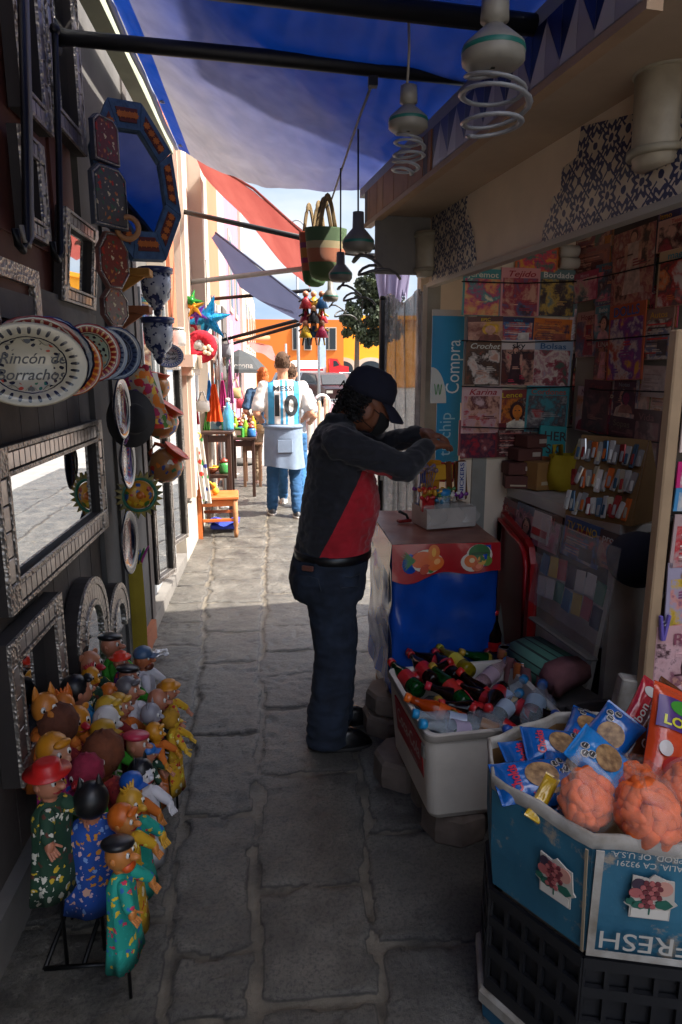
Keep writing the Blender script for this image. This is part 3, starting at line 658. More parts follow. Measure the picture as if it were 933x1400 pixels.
t.l(t.b.outputs[0], mxs.inputs[1]); t.l(tr.outputs[0], mxs.inputs[2]); t.l(mxs.outputs[0], t.out.inputs['Surface']); wv = t.n('ShaderNodeTexWave'); wv.inputs['Scale'].default_value = 3; wv.inputs['Distortion'].default_value = 6; t.l(t.obj(), wv.inputs['Vector']); t.bump(wv.outputs['Fac'], .35, .03); TC = t.m
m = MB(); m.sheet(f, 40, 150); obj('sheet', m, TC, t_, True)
for k in range(9): m = MB(); q_ = f(.03, .1+.11*k); m.ring(q_-V((0, 0, .004)), .014, .004, 12, 6); obj('eyelet', m, plain('#9a9a98', .3, metal=.8), t_, True)
m = MB(); m.tube([V((XL-.015, -1.7+(YF+1.7)*i/30, ZL+.01*math.sin(i*1.3))) for i in range(31)], .014, 8); obj('hem', m, plain('#9aa3b5', .5), t_, True)
m = MB(); slab(m, XL-.13, XL-.05, -1.7, YF+.1, ZL+.0, ZL+.07); obj('edge_board', m, mat('pale green beam', '#8f947e', .7), t_, True)
def bar(p, q, r, label, c=M_black):
    b = thing('awning_bar', label, 'bar', p, 0, 'bars holding the awnings over the alley')
    m = MB(); p, q = V(p), V(q); d = (q-p).normalized(); m.tube([p, p+d*.06, q], [r*1.25, r, r], 10); obj('pipe', m, c, b, True)
    m = MB(); m.lathe([(r*2.2, -.02), (r*2.2, .02)], 12, p+V((-.01, 0, 0)), 'x'); obj('bracket', m, c, b, True)
pf = (W(uo+.03, 0, 0), TV)
bar(P(75, 50, X=-.77), P(642, 106, pl=pf), .026, 'thick black bar crossing under the near blue awning')
bar(P(-120, -65, X=-.77), P(745, 36, pl=pf), .026, 'black bar at the very top of the picture')
bar(P(240, 287, X=-.8), P(417, 326, Y=5.0), .02, 'thin black bar below the awning ending at the woven bags')
M_gpipe = mat('grey pipe', '#77746f', .6)
bar(P(258, 386, X=-.78), P(418, 367, Y=6.3), .022, 'grey pipe below the red awning', M_gpipe)
bar(P(289, 409, X=-.84), P(424, 397, Y=8.0), .022, 'thin dark bar just under the grey pipe')
bar(P(301, 466, X=-.84), P(411, 437, Y=8.8), .025, 'upper of two dark bars beyond the blue star')
bar(P(311, 472, X=-.84), P(411, 443, Y=9.2), .025, 'lower of two dark bars beyond the blue star')
bar(P(530, 352, Y=4.2), P(470, 345, Y=4.3), .015, 'short black bar at the far end of the eave')
def shade(label, top, bot, m_, n=18, sag=.06):
    b = thing('awning', label, 'awning', top[0], 0, 'awnings hung across the alley')
    def cur(pts, u):
        k = min(int(u*(len(pts)-1)), len(pts)-2); f_ = u*(len(pts)-1)-k; return pts[k]*(1-f_)+pts[k+1]*f_
    def f(u, v): return cur(top, u)*(1-v)+cur(bot, u)*v+V((0, 0, -sag*math.sin(PI*v)+.02*math.sin(u*9+v*5)))
    m = MB(); m.sheet(f, n, 10); obj('cloth', m, m_, b, True)
    m = MB(); m.tube([cur(top, i/12) for i in range(13)], .012, 6); obj('hem', m, m_, b, True)
shade('red awning stretched from the white house to the middle of the alley', [P(266, 210, Y=6.9), P(347, 258, Y=6.4), P(432, 335, Y=5.8)], [P(283, 240, Y=7.6), P(371, 342, Y=7.1), P(424, 396, Y=6.6)], cloth('red awning cloth', '#7d3835', .5, .15, '#96524a'))
shade('blue grey awning farther down the alley, below the red one', [P(295, 318, Y=8.4), P(354, 364, Y=8.0), P(420, 416, Y=7.6)], [P(287, 318, Y=9.2), P(328, 392, Y=8.8), P(414, 444, Y=8.4)], cloth('blue grey awning cloth', '#474d66', .35))
# ------------------------------------------------------------------ goods on the left wall
t = NT('embossed tin'); t.base(t.ramp(t.noise(16, 5), [(.3, '#8d8680'), (.7, '#bab2a8')])); t.p(metal=.75, rough=.42)
v = t.n('ShaderNodeTexVoronoi'); v.inputs['Scale'].default_value = 75; t.l(t.obj(), v.inputs['Vector']); t.bump(v.outputs['Distance'], 1.0, .006); M_tin = t.m
t = NT('plain tin'); t.base(t.ramp(t.noise(9, 5), [(.3, '#857b76'), (.7, '#b3aaa4')])); t.p(metal=.8, rough=.35); t.bump(t.noise(14, 3), .4, .01); M_tin2 = t.m
M_tinred = mat('copper tinted tin', '#9a7068', .35, .25, 8, .3, 20, metal=.7)
M_mir = plain('#d5d9dc', .02, metal=1.0)
M_back = mat('frame backing wood', '#2c2624', .8)
def rect(x0, x1, z0, z1): return [(x0, z0), (x1, z0), (x1, z1), (x0, z1)]
def frame_bars(mb, w, h, t_, y0, y1):
    """four butted bars round a rectangle, outer size w,h, width t_"""
    for x0, x1, z0, z1 in ((-w/2, w/2, h/2-t_, h/2), (-w/2, w/2, -h/2, -h/2+t_), (-w/2, -w/2+t_, -h/2+t_, h/2-t_), (w/2-t_, w/2, -h/2+t_, h/2-t_)):
        mb.box(((x0+x1)/2, (y0+y1)/2, (z0+z1)/2), (x1-x0, abs(y1-y0), z1-z0))
def tin_mirror(name, label, loc, rot, w, h, t_, group='tin framed mirrors', cat='mirror', depth=.035, pic=None):
    b = thing(name, label, cat, loc, rot, group)
    m = MB(); frame_bars(m, w, h, t_, 0, -depth+.006); obj('frame', m, M_back, b)
    m = MB(); n = max(3, int((w-2*t_)/.045))
    for sz in (-1, 1):
        for i in range(n):
            x0 = -w/2+t_+(w-2*t_)*i/n; x1 = x0+(w-2*t_)/n-.002; zc = sz*(h/2-t_/2)
            m.bb(((x0+x1)/2, -depth+.003, zc), (x1-x0, .007, t_*.6), .003)
    k = max(2, int((h-2*t_)/.07))
    for sx in (-1, 1):
        for i in range(k):
            z0 = -h/2+t_+(h-2*t_)*i/k; z1 = z0+(h-2*t_)/k-.002; m.bb((sx*(w/2-t_/2), -depth+.003, (z0+z1)/2), (t_*.6, .007, z1-z0), .003)
    obj('tin_panels', m, M_tin2, b)
    m = MB()
    for sx in (-1, 1):
        for sz in (-1, 1): m = MB(); m.bb((sx*(w/2-t_/2), -depth+.001, sz*(h/2-t_/2)), (t_*.96, .012, t_*.96), .004); obj('corner_plate', m, M_tin, b)
    m = MB(); frame_bars(m, w-.001, h-.001, t_*.16, -depth+.006, -depth-.004); frame_bars(m, w-1.68*t_, h-1.68*t_, t_*.16, -depth+.0055, -depth-.0045); obj('beaded_edge', m, M_tin, b)
    m = MB(); m.box((0, -.008, 0), (w-2*t_+.004, .006, h-2*t_+.004)); obj('mirror_glass', m, pic or M_mir, b)
    return b
def wr(xl, ytl, ybl, xr, ytr, ybr, X):
    a, b, c, d = P(xl, ytl, X=X), P(xl, ybl, X=X), P(xr, ytr, X=X), P(xr, ybr, X=X)
    y0, y1 = (a.y+b.y)/2, (c.y+d.y)/2; zt_, zb_ = (a.z+c.z)/2, (b.z+d.z)/2
    return V((X, (y0+y1)/2, (zt_+zb_)/2)), y1-y0, zt_-zb_
FX = PI/2      # rotation that turns a front (-y) to +x
X0 = WX+.012
c, w_, h_ = wr(0, 612, 850, 141, 572, 728, WX+.04)
tin_mirror('tin_mirror', 'big wide tin framed mirror reflecting the sunlit paving, below the painted plates', V((X0, c.y, c.z)), FX, w_, h_, .085)
c, w_, h_ = wr(12, 860, 1090, 84, 812, 985, WX+.05)
tin_mirror('tin_mirror', 'tin framed mirror with embossed corners standing behind the puppets', V((X0, c.y, c.z)), FX, w_, h_, .075, depth=.055)
c, w_, h_ = wr(64, -30, 150, 107, -40, 213, WX+.03)
c = P(88, 70, X=WX+.03); zb_ = P(88, 195, X=WX+.03).z
for lab, px0, px1, pyb in (('tall tin framed mirror high on the brown wall, next to the grey pillar', 66, 108, 192), ('tall tin framed mirror high on the brown wall, left of its wider neighbour', 22, 60, 168)):
    a, d = P(px0, pyb, X=WX+.04), P(px1, pyb, X=WX+.04); h_ = 1.25
    tin_mirror('tin_mirror', lab, V((X0+.01, (a.y+d.y)/2, (a.z+d.z)/2+h_/2)), FX, d.y-a.y, h_, .07, depth=.045)
a, d = P(20, 255, X=WX+.04), P(52, 255, X=WX+.04); zt_ = P(36, 190, X=WX+.04).z; zb_ = P(36, 325, X=WX+.04).z
tin_mirror('framed_ornament', 'narrow pierced tin frame below the tall mirrors', V((X0+.02, (a.y+d.y)/2, (zt_+zb_)/2)), FX, d.y-a.y, zt_-zb_, .06, cat='frame')
a, d = P(78, 355, X=WX+.04), P(122, 355, X=WX+.04); zt_ = P(100, 300, X=WX+.04).z; zb_ = P(100, 415, X=WX+.04).z
tin_mirror('tin_mirror', 'small tin framed mirror with a pinkish reflection right above the plates', V((X0+.02, (a.y+d.y)/2, (zt_+zb_)/2)), (.1, 0, FX), d.y-a.y, zt_-zb_, .055)
a, d = P(-25, 385, X=WX+.04), P(45, 385, X=WX+.04); zt_ = P(20, 362, X=WX+.04).z
b = thing('framed_ornament', 'tin picture frame cut by the left edge above the plates', 'frame', V((X0+.02, (a.y+d.y)/2, zt_-.12)), FX, 'tin framed mirrors')
m = MB(); frame_bars(m, d.y-a.y, .24, .05, 0, -.03); obj('frame', m, M_tin, b); m = MB(); m.box((0, -.006, 0), (d.y-a.y-.1, .008, .15)); obj('back_panel', m, M_brown, b)
# arched mirrors
for px0, px1, pyt, pyb, lab in ((97, 142, 774, 905, 'larger arched tin mirror beside the wide mirror'), (143, 171, 789, 905, 'smaller arched tin mirror next to the larger arched one')):
    a, d = P(px0, 840, X=WX+.05), P(px1, 830, X=WX+.05); zt_ = P(px1-8, pyt, X=WX+.05).z; w_ = d.y-a.y; zb_ = max(.42, P(px1, pyb, X=WX+.05).z-.06)
    b = thing('arched_mirror', lab, 'mirror', V((X0, (a.y+d.y)/2, zb_)), FX, 'arched tin mirrors'); H = zt_-zb_
    def arch(k, base=0, n=18): r_ = w_/2*k; return [(-r_, base), (r_, base)]+[(r_*math.cos(q), H-w_/2+(w_/2*k)*math.sin(q)) for q in [PI*i/n for i in range(n+1)]]
    def archring(mb, k0, k1, y0, y1):
        o_, i_ = arch(k1), arch(k0, .0)
        n = len(o_)
        for q in range(1, n):
            w0, w1, w2, w3 = o_[q], o_[(q+1) % n], i_[(q+1) % n], i_[q]
            if q == n-1: continue
            mb.prism([w0, w1, w2, w3], y0, y1)
    m = MB(); m.prism(arch(1), -.05, 0); obj('frame', m, M_back, b)
    m = MB(); archring(m, .87, 1.0, -.06, -.049); archring(m, .5, .6, -.064, -.049); obj('beaded_edge', m, M_tin, b)
    m = MB(); n = len(arch(1))
    o_, i_ = arch(.86), arch(.61)
    for q in range(1, n-1):
        f0, f1 = .06, .94
        A = [(o_[q][0]*(1-f)+o_[q+1][0]*f, o_[q][1]*(1-f)+o_[q+1][1]*f) for f in (f0, f1)]; B = [(i_[q][0]*(1-f)+i_[q+1][0]*f, i_[q][1]*(1-f)+i_[q+1][1]*f) for f in (f0, f1)]
        m.prism([A[0], A[1], B[1], B[0]], -.057, -.05)
    obj('tin_panels', m, M_tin2, b)
    m = MB(); m.prism(arch(.5), -.0515, -.0505); obj('mirror_glass', m, M_mir, b)

# painted plates: patterns follow the radius and the angle round each plate's own centre
def plate_mat(name, ground, band, dots, centre, dark='#14182c', rx=.15, rz=.15, motif=9, rimn=28, plainc=False):
    t = NT(name); sx = t.n('ShaderNodeSeparateXYZ'); t.l(t.obj(), sx.inputs[0]); mt = t.math
    x, z = mt('DIVIDE', sx.outputs[0], rx), mt('DIVIDE', sx.outputs[2], rz)
    r = mt('SQRT', mt('ADD', mt('MULTIPLY', x, x), mt('MULTIPLY', z, z))); a = mt('ARCTAN2', z, x)
    rn_ = mt('ADD', r, mt('MULTIPLY', mt('SUBTRACT', t.noise(45, 3), .5), .05))
    cbase = t.ramp(rn_, [(0, centre), (.60, dark), (.625, ground), (.66, band), (.84, ground), (.87, band), (.955, dark)], True)
    inb = mt('MULTIPLY', mt('GREATER_THAN', r, .66), mt('LESS_THAN', r, .85))
    dot = mt('MULTIPLY', inb, mt('GREATER_THAN', mt('MULTIPLY', mt('SINE', mt('MULTIPLY', a, rimn)), mt('SINE', mt('MULTIPLY', mt('SUBTRACT', r, .655), 16.1))), .35))
    c1 = t.mix(dot, cbase, dots)
    fl = mt('SINE', mt('ADD', mt('MULTIPLY', a, motif), mt('MULTIPLY', r, 18))); f2 = mt('SINE', mt('SUBTRACT', mt('MULTIPLY', r, 26), mt('MULTIPLY', a, 5)))
    mo = mt('MULTIPLY', mt('MULTIPLY', mt('LESS_THAN', r, .58), mt('GREATER_THAN', r, .4) if plainc else 1.0), mt('GREATER_THAN', mt('ADD', mt('MULTIPLY', fl, f2), mt('MULTIPLY', mt('SUBTRACT', t.noise(34, 3), .5), 1.6)), .38))
    vr = t.n('ShaderNodeTexVoronoi'); vr.inputs['Scale'].default_value = 32; t.l(t.obj(), vr.inputs['Vector']); sp = t.n('ShaderNodeSeparateColor'); t.l(vr.outputs['Color'], sp.inputs[0])
    mc = t.ramp(sp.outputs[0], [(0, dark), (.45, dots if dots != ground else dark), (.62, band), (.8, '#2f6b4a'), (.9, '#b5452c')], True)
    t.base(t.mix(mo, c1, mc)); t.p(rough=.18, coat=.4); return t.m
def plate(label, loc, rot, rx, rz, mt_, group, scal=0.0, name='painted_plate', words=None):
    b = thing(name, label, 'plate', loc, rot, group); n = 72
    def ring(k, y): return [(rx*k*(1+scal*abs(math.sin(PI*i*22/n)))*math.cos(2*PI*i/n), y, rz*k*(1+scal*abs(math.sin(PI*i*22/n)))*math.sin(2*PI*i/n)) for i in range(n)]
    m = MB(); m.loft([ring(.55, 0), ring(1, -.022), ring(1.0, -.027), ring(.95, -.029), ring(.64, -.014), ring(.6, -.008), ring(.02, -.008)][::-1]); obj('dish', m, mt_, b)
    m = MB(); m.ring((0, -.0005, 0), rx*.42, .005, 28, 6, 'y', 1, rz/rx); obj('foot_ring', m, plain('#3a2a22', .8), b)
    if words:
        m = MB()
        for s_, sz, x, z, bold, sh in words: put_text(m, s_, sz, x, z, -.0095, bold, None, 0, sh)
        obj('lettering', m, plain('#17151a', .4), b)
    return b
G = 'painted plates hung in a row on the wall'
def pface(px, pyt, pyb, Y): a, b_ = P(px, pyt, Y=Y), P(px, pyb, Y=Y); return (a+b_)/2, (a.z-b_.z)/2
cy = '#b8ae96'
def cmat(i, *a, **k): return plate_mat('plate glaze %s' % i, *a, **k)
PR = R(22)
specs = [
 (40, 441, 556, 1.92, .145, cmat('cream scroll', cy, cy, '#23222a', cy, rx=.15, rz=.118, motif=16, rimn=30, plainc=True), 'cream oval plate lettered El Rincon de Borrachos, first of the row', 0),
 (52, 433, 548, 2.06, .13, cmat('red rim', '#c7bda6', '#8e2f22', '#d8c29a', '#bfb49c', rx=.13, rz=.13), 'round plate with dark red rim directly behind the lettered plate', .02),
 (68, 434, 530, 2.2, .118, cmat('blue rim', '#a9b3c4', '#233a6e', '#8fa6cc', '#9fb0c6', rx=.118, rz=.118), 'round plate with dark blue scalloped rim, third from the front', .03),
 (92, 452, 541, 2.32, .115, cmat('orange rim', '#d9b98a', '#c8541c', '#f0a23a', '#b9b39a', rx=.115, rz=.115), 'plate with bright orange rim and blue flowers', .0),
 (122, 443, 522, 2.5, .106, cmat('crimson rim', '#c3b59a', '#95271f', '#e0b070', '#a8b49a', rx=.106, rz=.106), 'plate with crimson dotted rim behind the orange one', .02),
 (136, 447, 520, 2.62, .1, cmat('pale blue', '#aab0b4', '#7e8da0', '#2a3c60', '#8d99a4', rx=.1, rz=.1), 'plate with pale blue rim, last but one in the row', .02),
 (155, 447, 519, 2.76, .104, cmat('slate blue', '#7f8796', '#3c4a66', '#222b45', '#6d7789', rx=.104, rz=.104), 'dark slate blue round plate, farthest of the row', .02)]
for px, pt, pb, Y, rad, mt_, lab, sc_ in specs:
    c, hz_ = pface(px, pt, pb, Y)
    words = [('El Rincón de', .040, -.012, .016, .010, .35), ('Borrachos', .040, .0, -.026, .010, .35)] if 'lettered' in lab else None
    plate(lab, c, (0, 0, PR), .148 if words else hz_*1.04, hz_, mt_, G, sc_, words=words)
# scroll ornaments are part of the first plate: drawn above and below its lettering
first = [o_ for o_ in S.objects if o_.get('label', '').startswith('cream oval')][0]
m = MB()
for sz in (-1, 1):
    for sx_ in (-1, 1):
        pts = [(sx_*(.008+.05*i/14), -.0098, sz*(.058+.014*math.sin(i*.42)*(1-i/20))) for i in range(15)]; m.tube(pts, [.0035*(1-.5*abs(i-7)/7) for i in range(15)], 6, flat=.2)
        m.tube([(sx_*(.058+.011*math.cos(a)*(1-a/9)), -.0098, sz*(.058+.011*math.sin(a)*(1-a/9))) for a in [i*.6 for i in range(10)]], .003, 6, flat=.2)
    m.prism(ellpts(0, sz*.066, .009, .011, 12), -.0102, -.0088)
obj('scroll_ornament', m, plain('#17151a', .4), first)
# small oval plates seen edge on
M_pl1 = plate_mat('plate glaze floral', '#b9b4a8', '#8e4b56', '#c7a05a', '#a2a6a8', rx=.07, rz=.12); M_pl2 = plate_mat('plate glaze violet', '#b2abb4', '#5c4a86', '#b84a4a', '#c8bdb0', rx=.07, rz=.12)
M_pl3 = plate_mat('plate glaze rose', '#b59a92', '#8a5048', '#c08a70', '#a08078', rx=.07, rz=.12)
GE = 'oval plates seen edge on against the pillar'
for px, pt, pb, Y, rx, mt_, lab in ((160, 516, 600, 2.95, .075, M_pl1, 'glossy oval floral plate seen nearly edge on below the plate row'), (168, 593, 668, 3.05, .075, M_pl2, 'oval plate with violet rim seen edge on above the sun ornament'), (171, 698, 784, 3.1, .07, M_pl3, 'thin rose brown oval plate seen edge on below the sun ornament')):
    c, hz_ = pface(px, pt, pb, Y); plate(lab, c, (0, 0, R(84)), hz_*.8, hz_, mt_, GE)
c, hz_ = pface(181, 533, 612, 3.1); b = thing('black_hat', 'dark round felt disc hanging behind the oval floral plate', 'hat', c, R(48))
m = MB(); m.lathe([(.01, .05), (hz_*.45, .045), (hz_*.5, .01), (hz_, .0), (hz_, -.008), (.01, -.008)], 30, axis='y'); obj('brim', m, plain('#1d1c1e', .9), b)
m = MB(); m.ring((0, -.015, 0), hz_*.5, .006, 30, 6, 'y'); obj('band', m, plain('#34302f', .8), b)
# octagonal mirror
c = P(184, 252, Y=3.15); b = thing('octagonal_mirror', 'large octagonal mirror in a blue and orange flowered frame', 'mirror', c, (R(-9), R(-3), R(31)))
RO, RI = .318, .205; KX = .54
def octp(r): return [(r*KX*math.cos(PI/8+PI/4*i)/math.cos(PI/8), r*math.sin(PI/8+PI/4*i)/math.cos(PI/8)) for i in range(8)]
fm = MB(); bm_ = MB(); om = MB(); dm = MB()
o_, i_ = octp(RO), octp(RI); u_o, u_i = octp(RO*.9), octp(RI*1.12)
for k in range(8):
    j = (k+1) % 8; lerp = lambda a, b__, f: (a[0]*(1-f)+b__[0]*f, a[1]*(1-f)+b__[1]*f)
    fm.prism([lerp(o_[k], o_[j], .008), lerp(o_[k], o_[j], .992), lerp(i_[k], i_[j], .992), lerp(i_[k], i_[j], .008)], -.04, 0)
    om.prism([lerp(u_o[k], u_o[j], .14), lerp(u_o[k], u_o[j], .86), lerp(u_i[k], u_i[j], .84), lerp(u_i[k], u_i[j], .16)], -.046, -.041)
    for q in range(4):
        f0 = .22+.56*q/3; A = lerp(u_o[k], u_o[j], f0); B = lerp(u_i[k], u_i[j], f0); cx, cz = lerp(A, B, .5)
        dm.prism(ellpts(cx, cz, .0135, .0135, 16, wob=.2, k=8), -.0485, -.0462)
obj('frame', fm, mat('blue grey painted frame', '#3b5674', .6, .3, 40, .4, 90), b); obj('orange_panels', om, mat('dark red brown paint', '#5c2414', .6), b)
f = obj('flower_motifs', dm, mat('yellow orange paint', '#b8641c', .6), b)
m = MB(); m.prism(octp(RI+.012), -.02, -.012); obj('mirror_glass', m, M_mir, b)
c = P(175, 312, Y=3.0); b = thing('tape_roll', 'light wooden ring hanging before the octagonal mirror', 'ring', c)
m = MB(); m.ring((0, 0, 0), .042, .011, 26, 8, 'y'); obj('ring', m, mat('pale wood ring', '#a8764a', .6), b); m = MB(); m.tube([(0, 0, .05), (0, 0, .12), (-.04, .02, .2)], .002, 5); obj('cord', m, M_black, b)
# little painted frames along the pillar
def small_frame(px, pt, pb, Y, rot, w_, lab, shape, c1, c2):
    c, hz_ = pface(px, pt, pb, Y); b = thing('framed_picture', lab, 'frame', c, (0, 0, R(rot)), 'small painted frames on the pillar')
    pts = [(w_*x, hz_*z) for x, z in shape]
    m = MB(); m.prism(pts, -.02, 0); obj('frame', m, M_tinred if c1 is None else plain(c1, .3), b)
    m = MB(); m.prism([(x*.82, z*.86) for x, z in pts], -.024, -.0205); obj('picture', m, printed('small picture '+c2, c2, ['#b03a2a', '#d9c9a0', '#3f6a4a', '#c07a3a'], 45, .3, .3), b)
    m = MB()
    for k in range(len(pts)): m.tube([(pts[k][0]*.93, -.022, pts[k][1]*.93), (pts[(k+1) % len(pts)][0]*.93, -.022, pts[(k+1) % len(pts)][1]*.93)], .003, 5)
    obj('bead', m, M_tin, b)
O8 = [(math.cos(PI/8+PI/4*i)*1.08, math.sin(PI/8+PI/4*i)*1.08) for i in range(8)]; R4 = [(-1, -1), (1, -1), (1, .7), (.6, 1), (-.6, 1), (-1, .7)]
small_frame(140, 160, 224, 2.95, 62, .07, 'small arched frame with dark red picture left of the octagonal mirror, upper', R4, '#3a3d4a', '#6e3a34')
small_frame(146, 228, 312, 2.95, 58, .09, 'small grey framed picture with red and yellow edge, lower left of the octagonal mirror', R4, '#4a4f58', '#55524e')
small_frame(152, 318, 396, 3.0, 52, .075, 'eight sided copper tinted frame with red and green picture', O8, None, '#7c3a30')
small_frame(154, 394, 447, 3.05, 58, .07, 'eight sided plain copper frame just above the slate blue plate', O8, None, '#8a6a5c')
# wall shelf
for py, lab, cc in ((373, 'short yellow wooden shelf under the octagonal mirror', '#a8742c'), (424, 'short orange brown shelf above the plates', '#8a4f2c')):
    a = P(184, py, Y=3.55); b = thing('wall_shelf', lab, 'shelf', a, 0, 'small shelves on the pillar')
    m = MB(); m.bb((0, 0, 0), (.16, .1, .035), .004); obj('board', m, mat('shelf '+cc, cc, .7), b); m = MB(); m.prism([(-.06, -.018), (.05, -.018), (-.06, -.09)], -.01, .01); obj('bracket', m, mat('shelf '+cc, cc, .7), b)
# blue and white planters
def pot_lathe(m, prof, n=26): m.lathe(prof, n)
t = NT('blue flowered glaze'); nn = t.noise(26, 3); f2 = t.noise(60, 2)
t.base(t.mix(t.math('GREATER_THAN', t.math('ADD', nn, t.math('MULTIPLY', t.math('SUBTRACT', f2, .5), .3)), .52), '#aab0ba', '#27335e')); t.p(rough=.25); M_bw = t.m
for px, pt, pb, Y, r_, lab in ((214, 366, 424, 3.75, .078, 'upper blue and white flowered wall pot'), (217, 434, 490, 3.85, .078, 'lower blue and white flowered wall pot')):
    c, hz_ = pface(px, pt, pb, Y); h = hz_*2; b = thing('flower_pot', lab, 'pot', c-V((0, 0, hz_)), .0, 'blue and white pots on the pillar edge')
    m = MB(); m.lathe([(.005, 0), (r_*.35, .0), (r_*.45, h*.06), (r_*.4, h*.1), (r_*.85, h*.28), (r_*.97, h*.5), (r_*.98, h*.85), (r_*.9, h*.85), (r_*.85, h*.5), (.005, h*.3)], 28); obj('bowl', m, M_bw, b)
    m = MB(); m.lathe([(r_*.98, h*.85), (r_*1.12, h*.87), (r_*1.14, h*.99), (r_*1.05, h), (r_*.95, h*.96), (r_*.9, h*.85)], 28, caps=False); obj('rim', m, plain('#2c3866', .25), b)
    m = MB(); m.ell((0, 0, -.012), (.02, .02, .02)); obj('knob', m, plain('#1f2748', .3), b)
c = P(243, 462, Y=4.6); b = thing('hanging_jar', 'small clear glass jar hanging beside the lettered oval plaque', 'jar', c, 0)
m = MB(); m.lathe([(.005, -.05), (.05, -.05), (.055, -.03), (.055, .03), (.04, .045), (.04, .06)], 22); obj('glass', m, film('jar glass', '#d8dadb', .4, .1), b); m = MB(); m.lathe([(.042, .05), (.044, .065), (.005, .067)], 20); obj('lid', m, plain('#a9a59f', .4), b)
c, hz_ = pface(231, 470, 503, 4.3); b = plate('small white oval plaque with blue dotted rim and two lines of lettering', c, (0, 0, R(12)), hz_*1.22, hz_, plate_mat('plaque glaze', '#cfd3d6', '#4a5f96', '#cfd3d6', '#cfd3d6', rx=hz_*1.22, rz=hz_, motif=0), 'x', 0, 'lettered_plaque', [('Los Borrachos de', .024, 0, .012, .01, .3), ('la Colonia de vinos', .024, 0, -.017, .01, .3)])
del b['group']
# embroidered cloth
c = P(193, 545, Y=3.35); b = thing('embroidered_cloth', 'folded white cloth with bright embroidered flowers hanging from the wall', 'cloth', c, R(30))
MEm = printed('bright embroidery', '#b8a48a', ['#b32a5a', '#e07a1c', '#4d7a2a', '#6a3a8a', '#c8321f', '#e0b23a'], 30, .62)
def f(u, v): return V(((u-.5)*(.13+.09*v)+.055*v-.02, -.02-.03*math.sin(u*PI)*(1+.4*math.sin(v*7)), .14-.28*v))
m = MB(); m.sheet(f, 14, 16); obj('cloth', m, MEm, b)
m = MB(); m.sheet(lambda u, v: V((.055+.05*v+u*.05, .0+.05*u, .12-.27*v)), 6, 12); obj('plain_lining', m, plain('#d8cfc4', .8), b)
m = MB(); [m.ell((-.06+.02*i, -.03, .13+.012*(i % 3)), .018, n=8, k=6) for i in range(5)]; obj('pompom', m, plain('#b03048', .9), b)
# painted jugs
MJ = printed('painted jug glaze', '#9c6a3c', ['#b5341f', '#3d4c8a', '#d8792c', '#dcd3c4', '#3f6a4a'], 24, .42, .25)
for px, pt, pb, Y, tilt, lab in ((216, 510, 546, 4.2, 12, 'small painted jug with red rim under the lettered plaque'), (222, 551, 600, 4.0, 35, 'tilted painted jug with red rim, middle of three'), (228, 610, 660, 3.9, 38, 'lowest and brightest painted jug with orange rim, in the sun')):
    c, hz_ = pface(px, pt, pb, Y); r_ = hz_*.95; b = thing('painted_jug', lab, 'jug', c, (0, R(tilt), 0), 'painted clay jugs hung on the wall')
    m = MB(); m.lathe([(.005, -r_), (r_*.5, -r_), (r_*.85, -r_*.55), (r_, 0), (r_*.85, r_*.5), (r_*.6, r_*.72), (r_*.5, r_*.72), (r_*.7, r_*.4), (.005, -r_*.5)], 26); obj('body', m, MJ, b)
    m = MB(); m.lathe([(r_*.55, r_*.68), (r_*.8, r_*.98), (r_*.84, r_*1.04), (r_*.78, r_*1.06), (r_*.5, r_*.75)], 26, caps=False); obj('rim', m, plain('#b5401c', .3), b)
    m = MB(); m.tube([(-r_*.55, 0, r_*.85), (-r_*1.2, 0, r_*.6), (-r_*1.15, 0, 0), (-r_*.8, 0, -.2*r_)], r_*.12, 7); obj('handle', m, plain('#a8431c', .3), b)
# clay sun
c = P(190, 676, Y=3.3); b = thing('clay_sun', 'round clay sun ornament with yellow rays and a flowered green ring', 'ornament', c, R(25))
MS = printed('sun clay', '#c98a1c', ['#b5341f', '#2c4f8a', '#3f6a2a', '#d8b02c', '#7a2a1c'], 34, .4, .35)
m = MB(); m.lathe([(.005, .03), (.03, .028), (.065, .018), (.07, 0), (.005, 0)], 30, axis='y'); obj('face', m, MS, b)
m = MB(); m.ring((0, -.012, 0), .078, .008, 34, 8, 'y'); obj('ring', m, plain('#1f6a52', .35), b)
m = MB(); m.lathe([(.005, .045), (.016, .04), (.02, .028)], 16, axis='y'); obj('boss', m, plain('#c86a1c', .35), b)
m = MB()
for k in range(22):
    a = 2*PI*k/22; d = V((math.cos(a), 0, math.sin(a))); n_ = V((-math.sin(a), 0, math.cos(a))); p0 = d*.083
    m.prism([((p0+n_*.013).x, (p0+n_*.013).z), ((d*.117+n_*.004).x, (d*.117+n_*.004).z), ((p0-n_*.013).x, (p0-n_*.013).z)], -.018, 0)
obj('rays', m, mat('yellow ray glaze', '#c9a21c', .35, .3, 30, c2='#4a6a5a'), b)
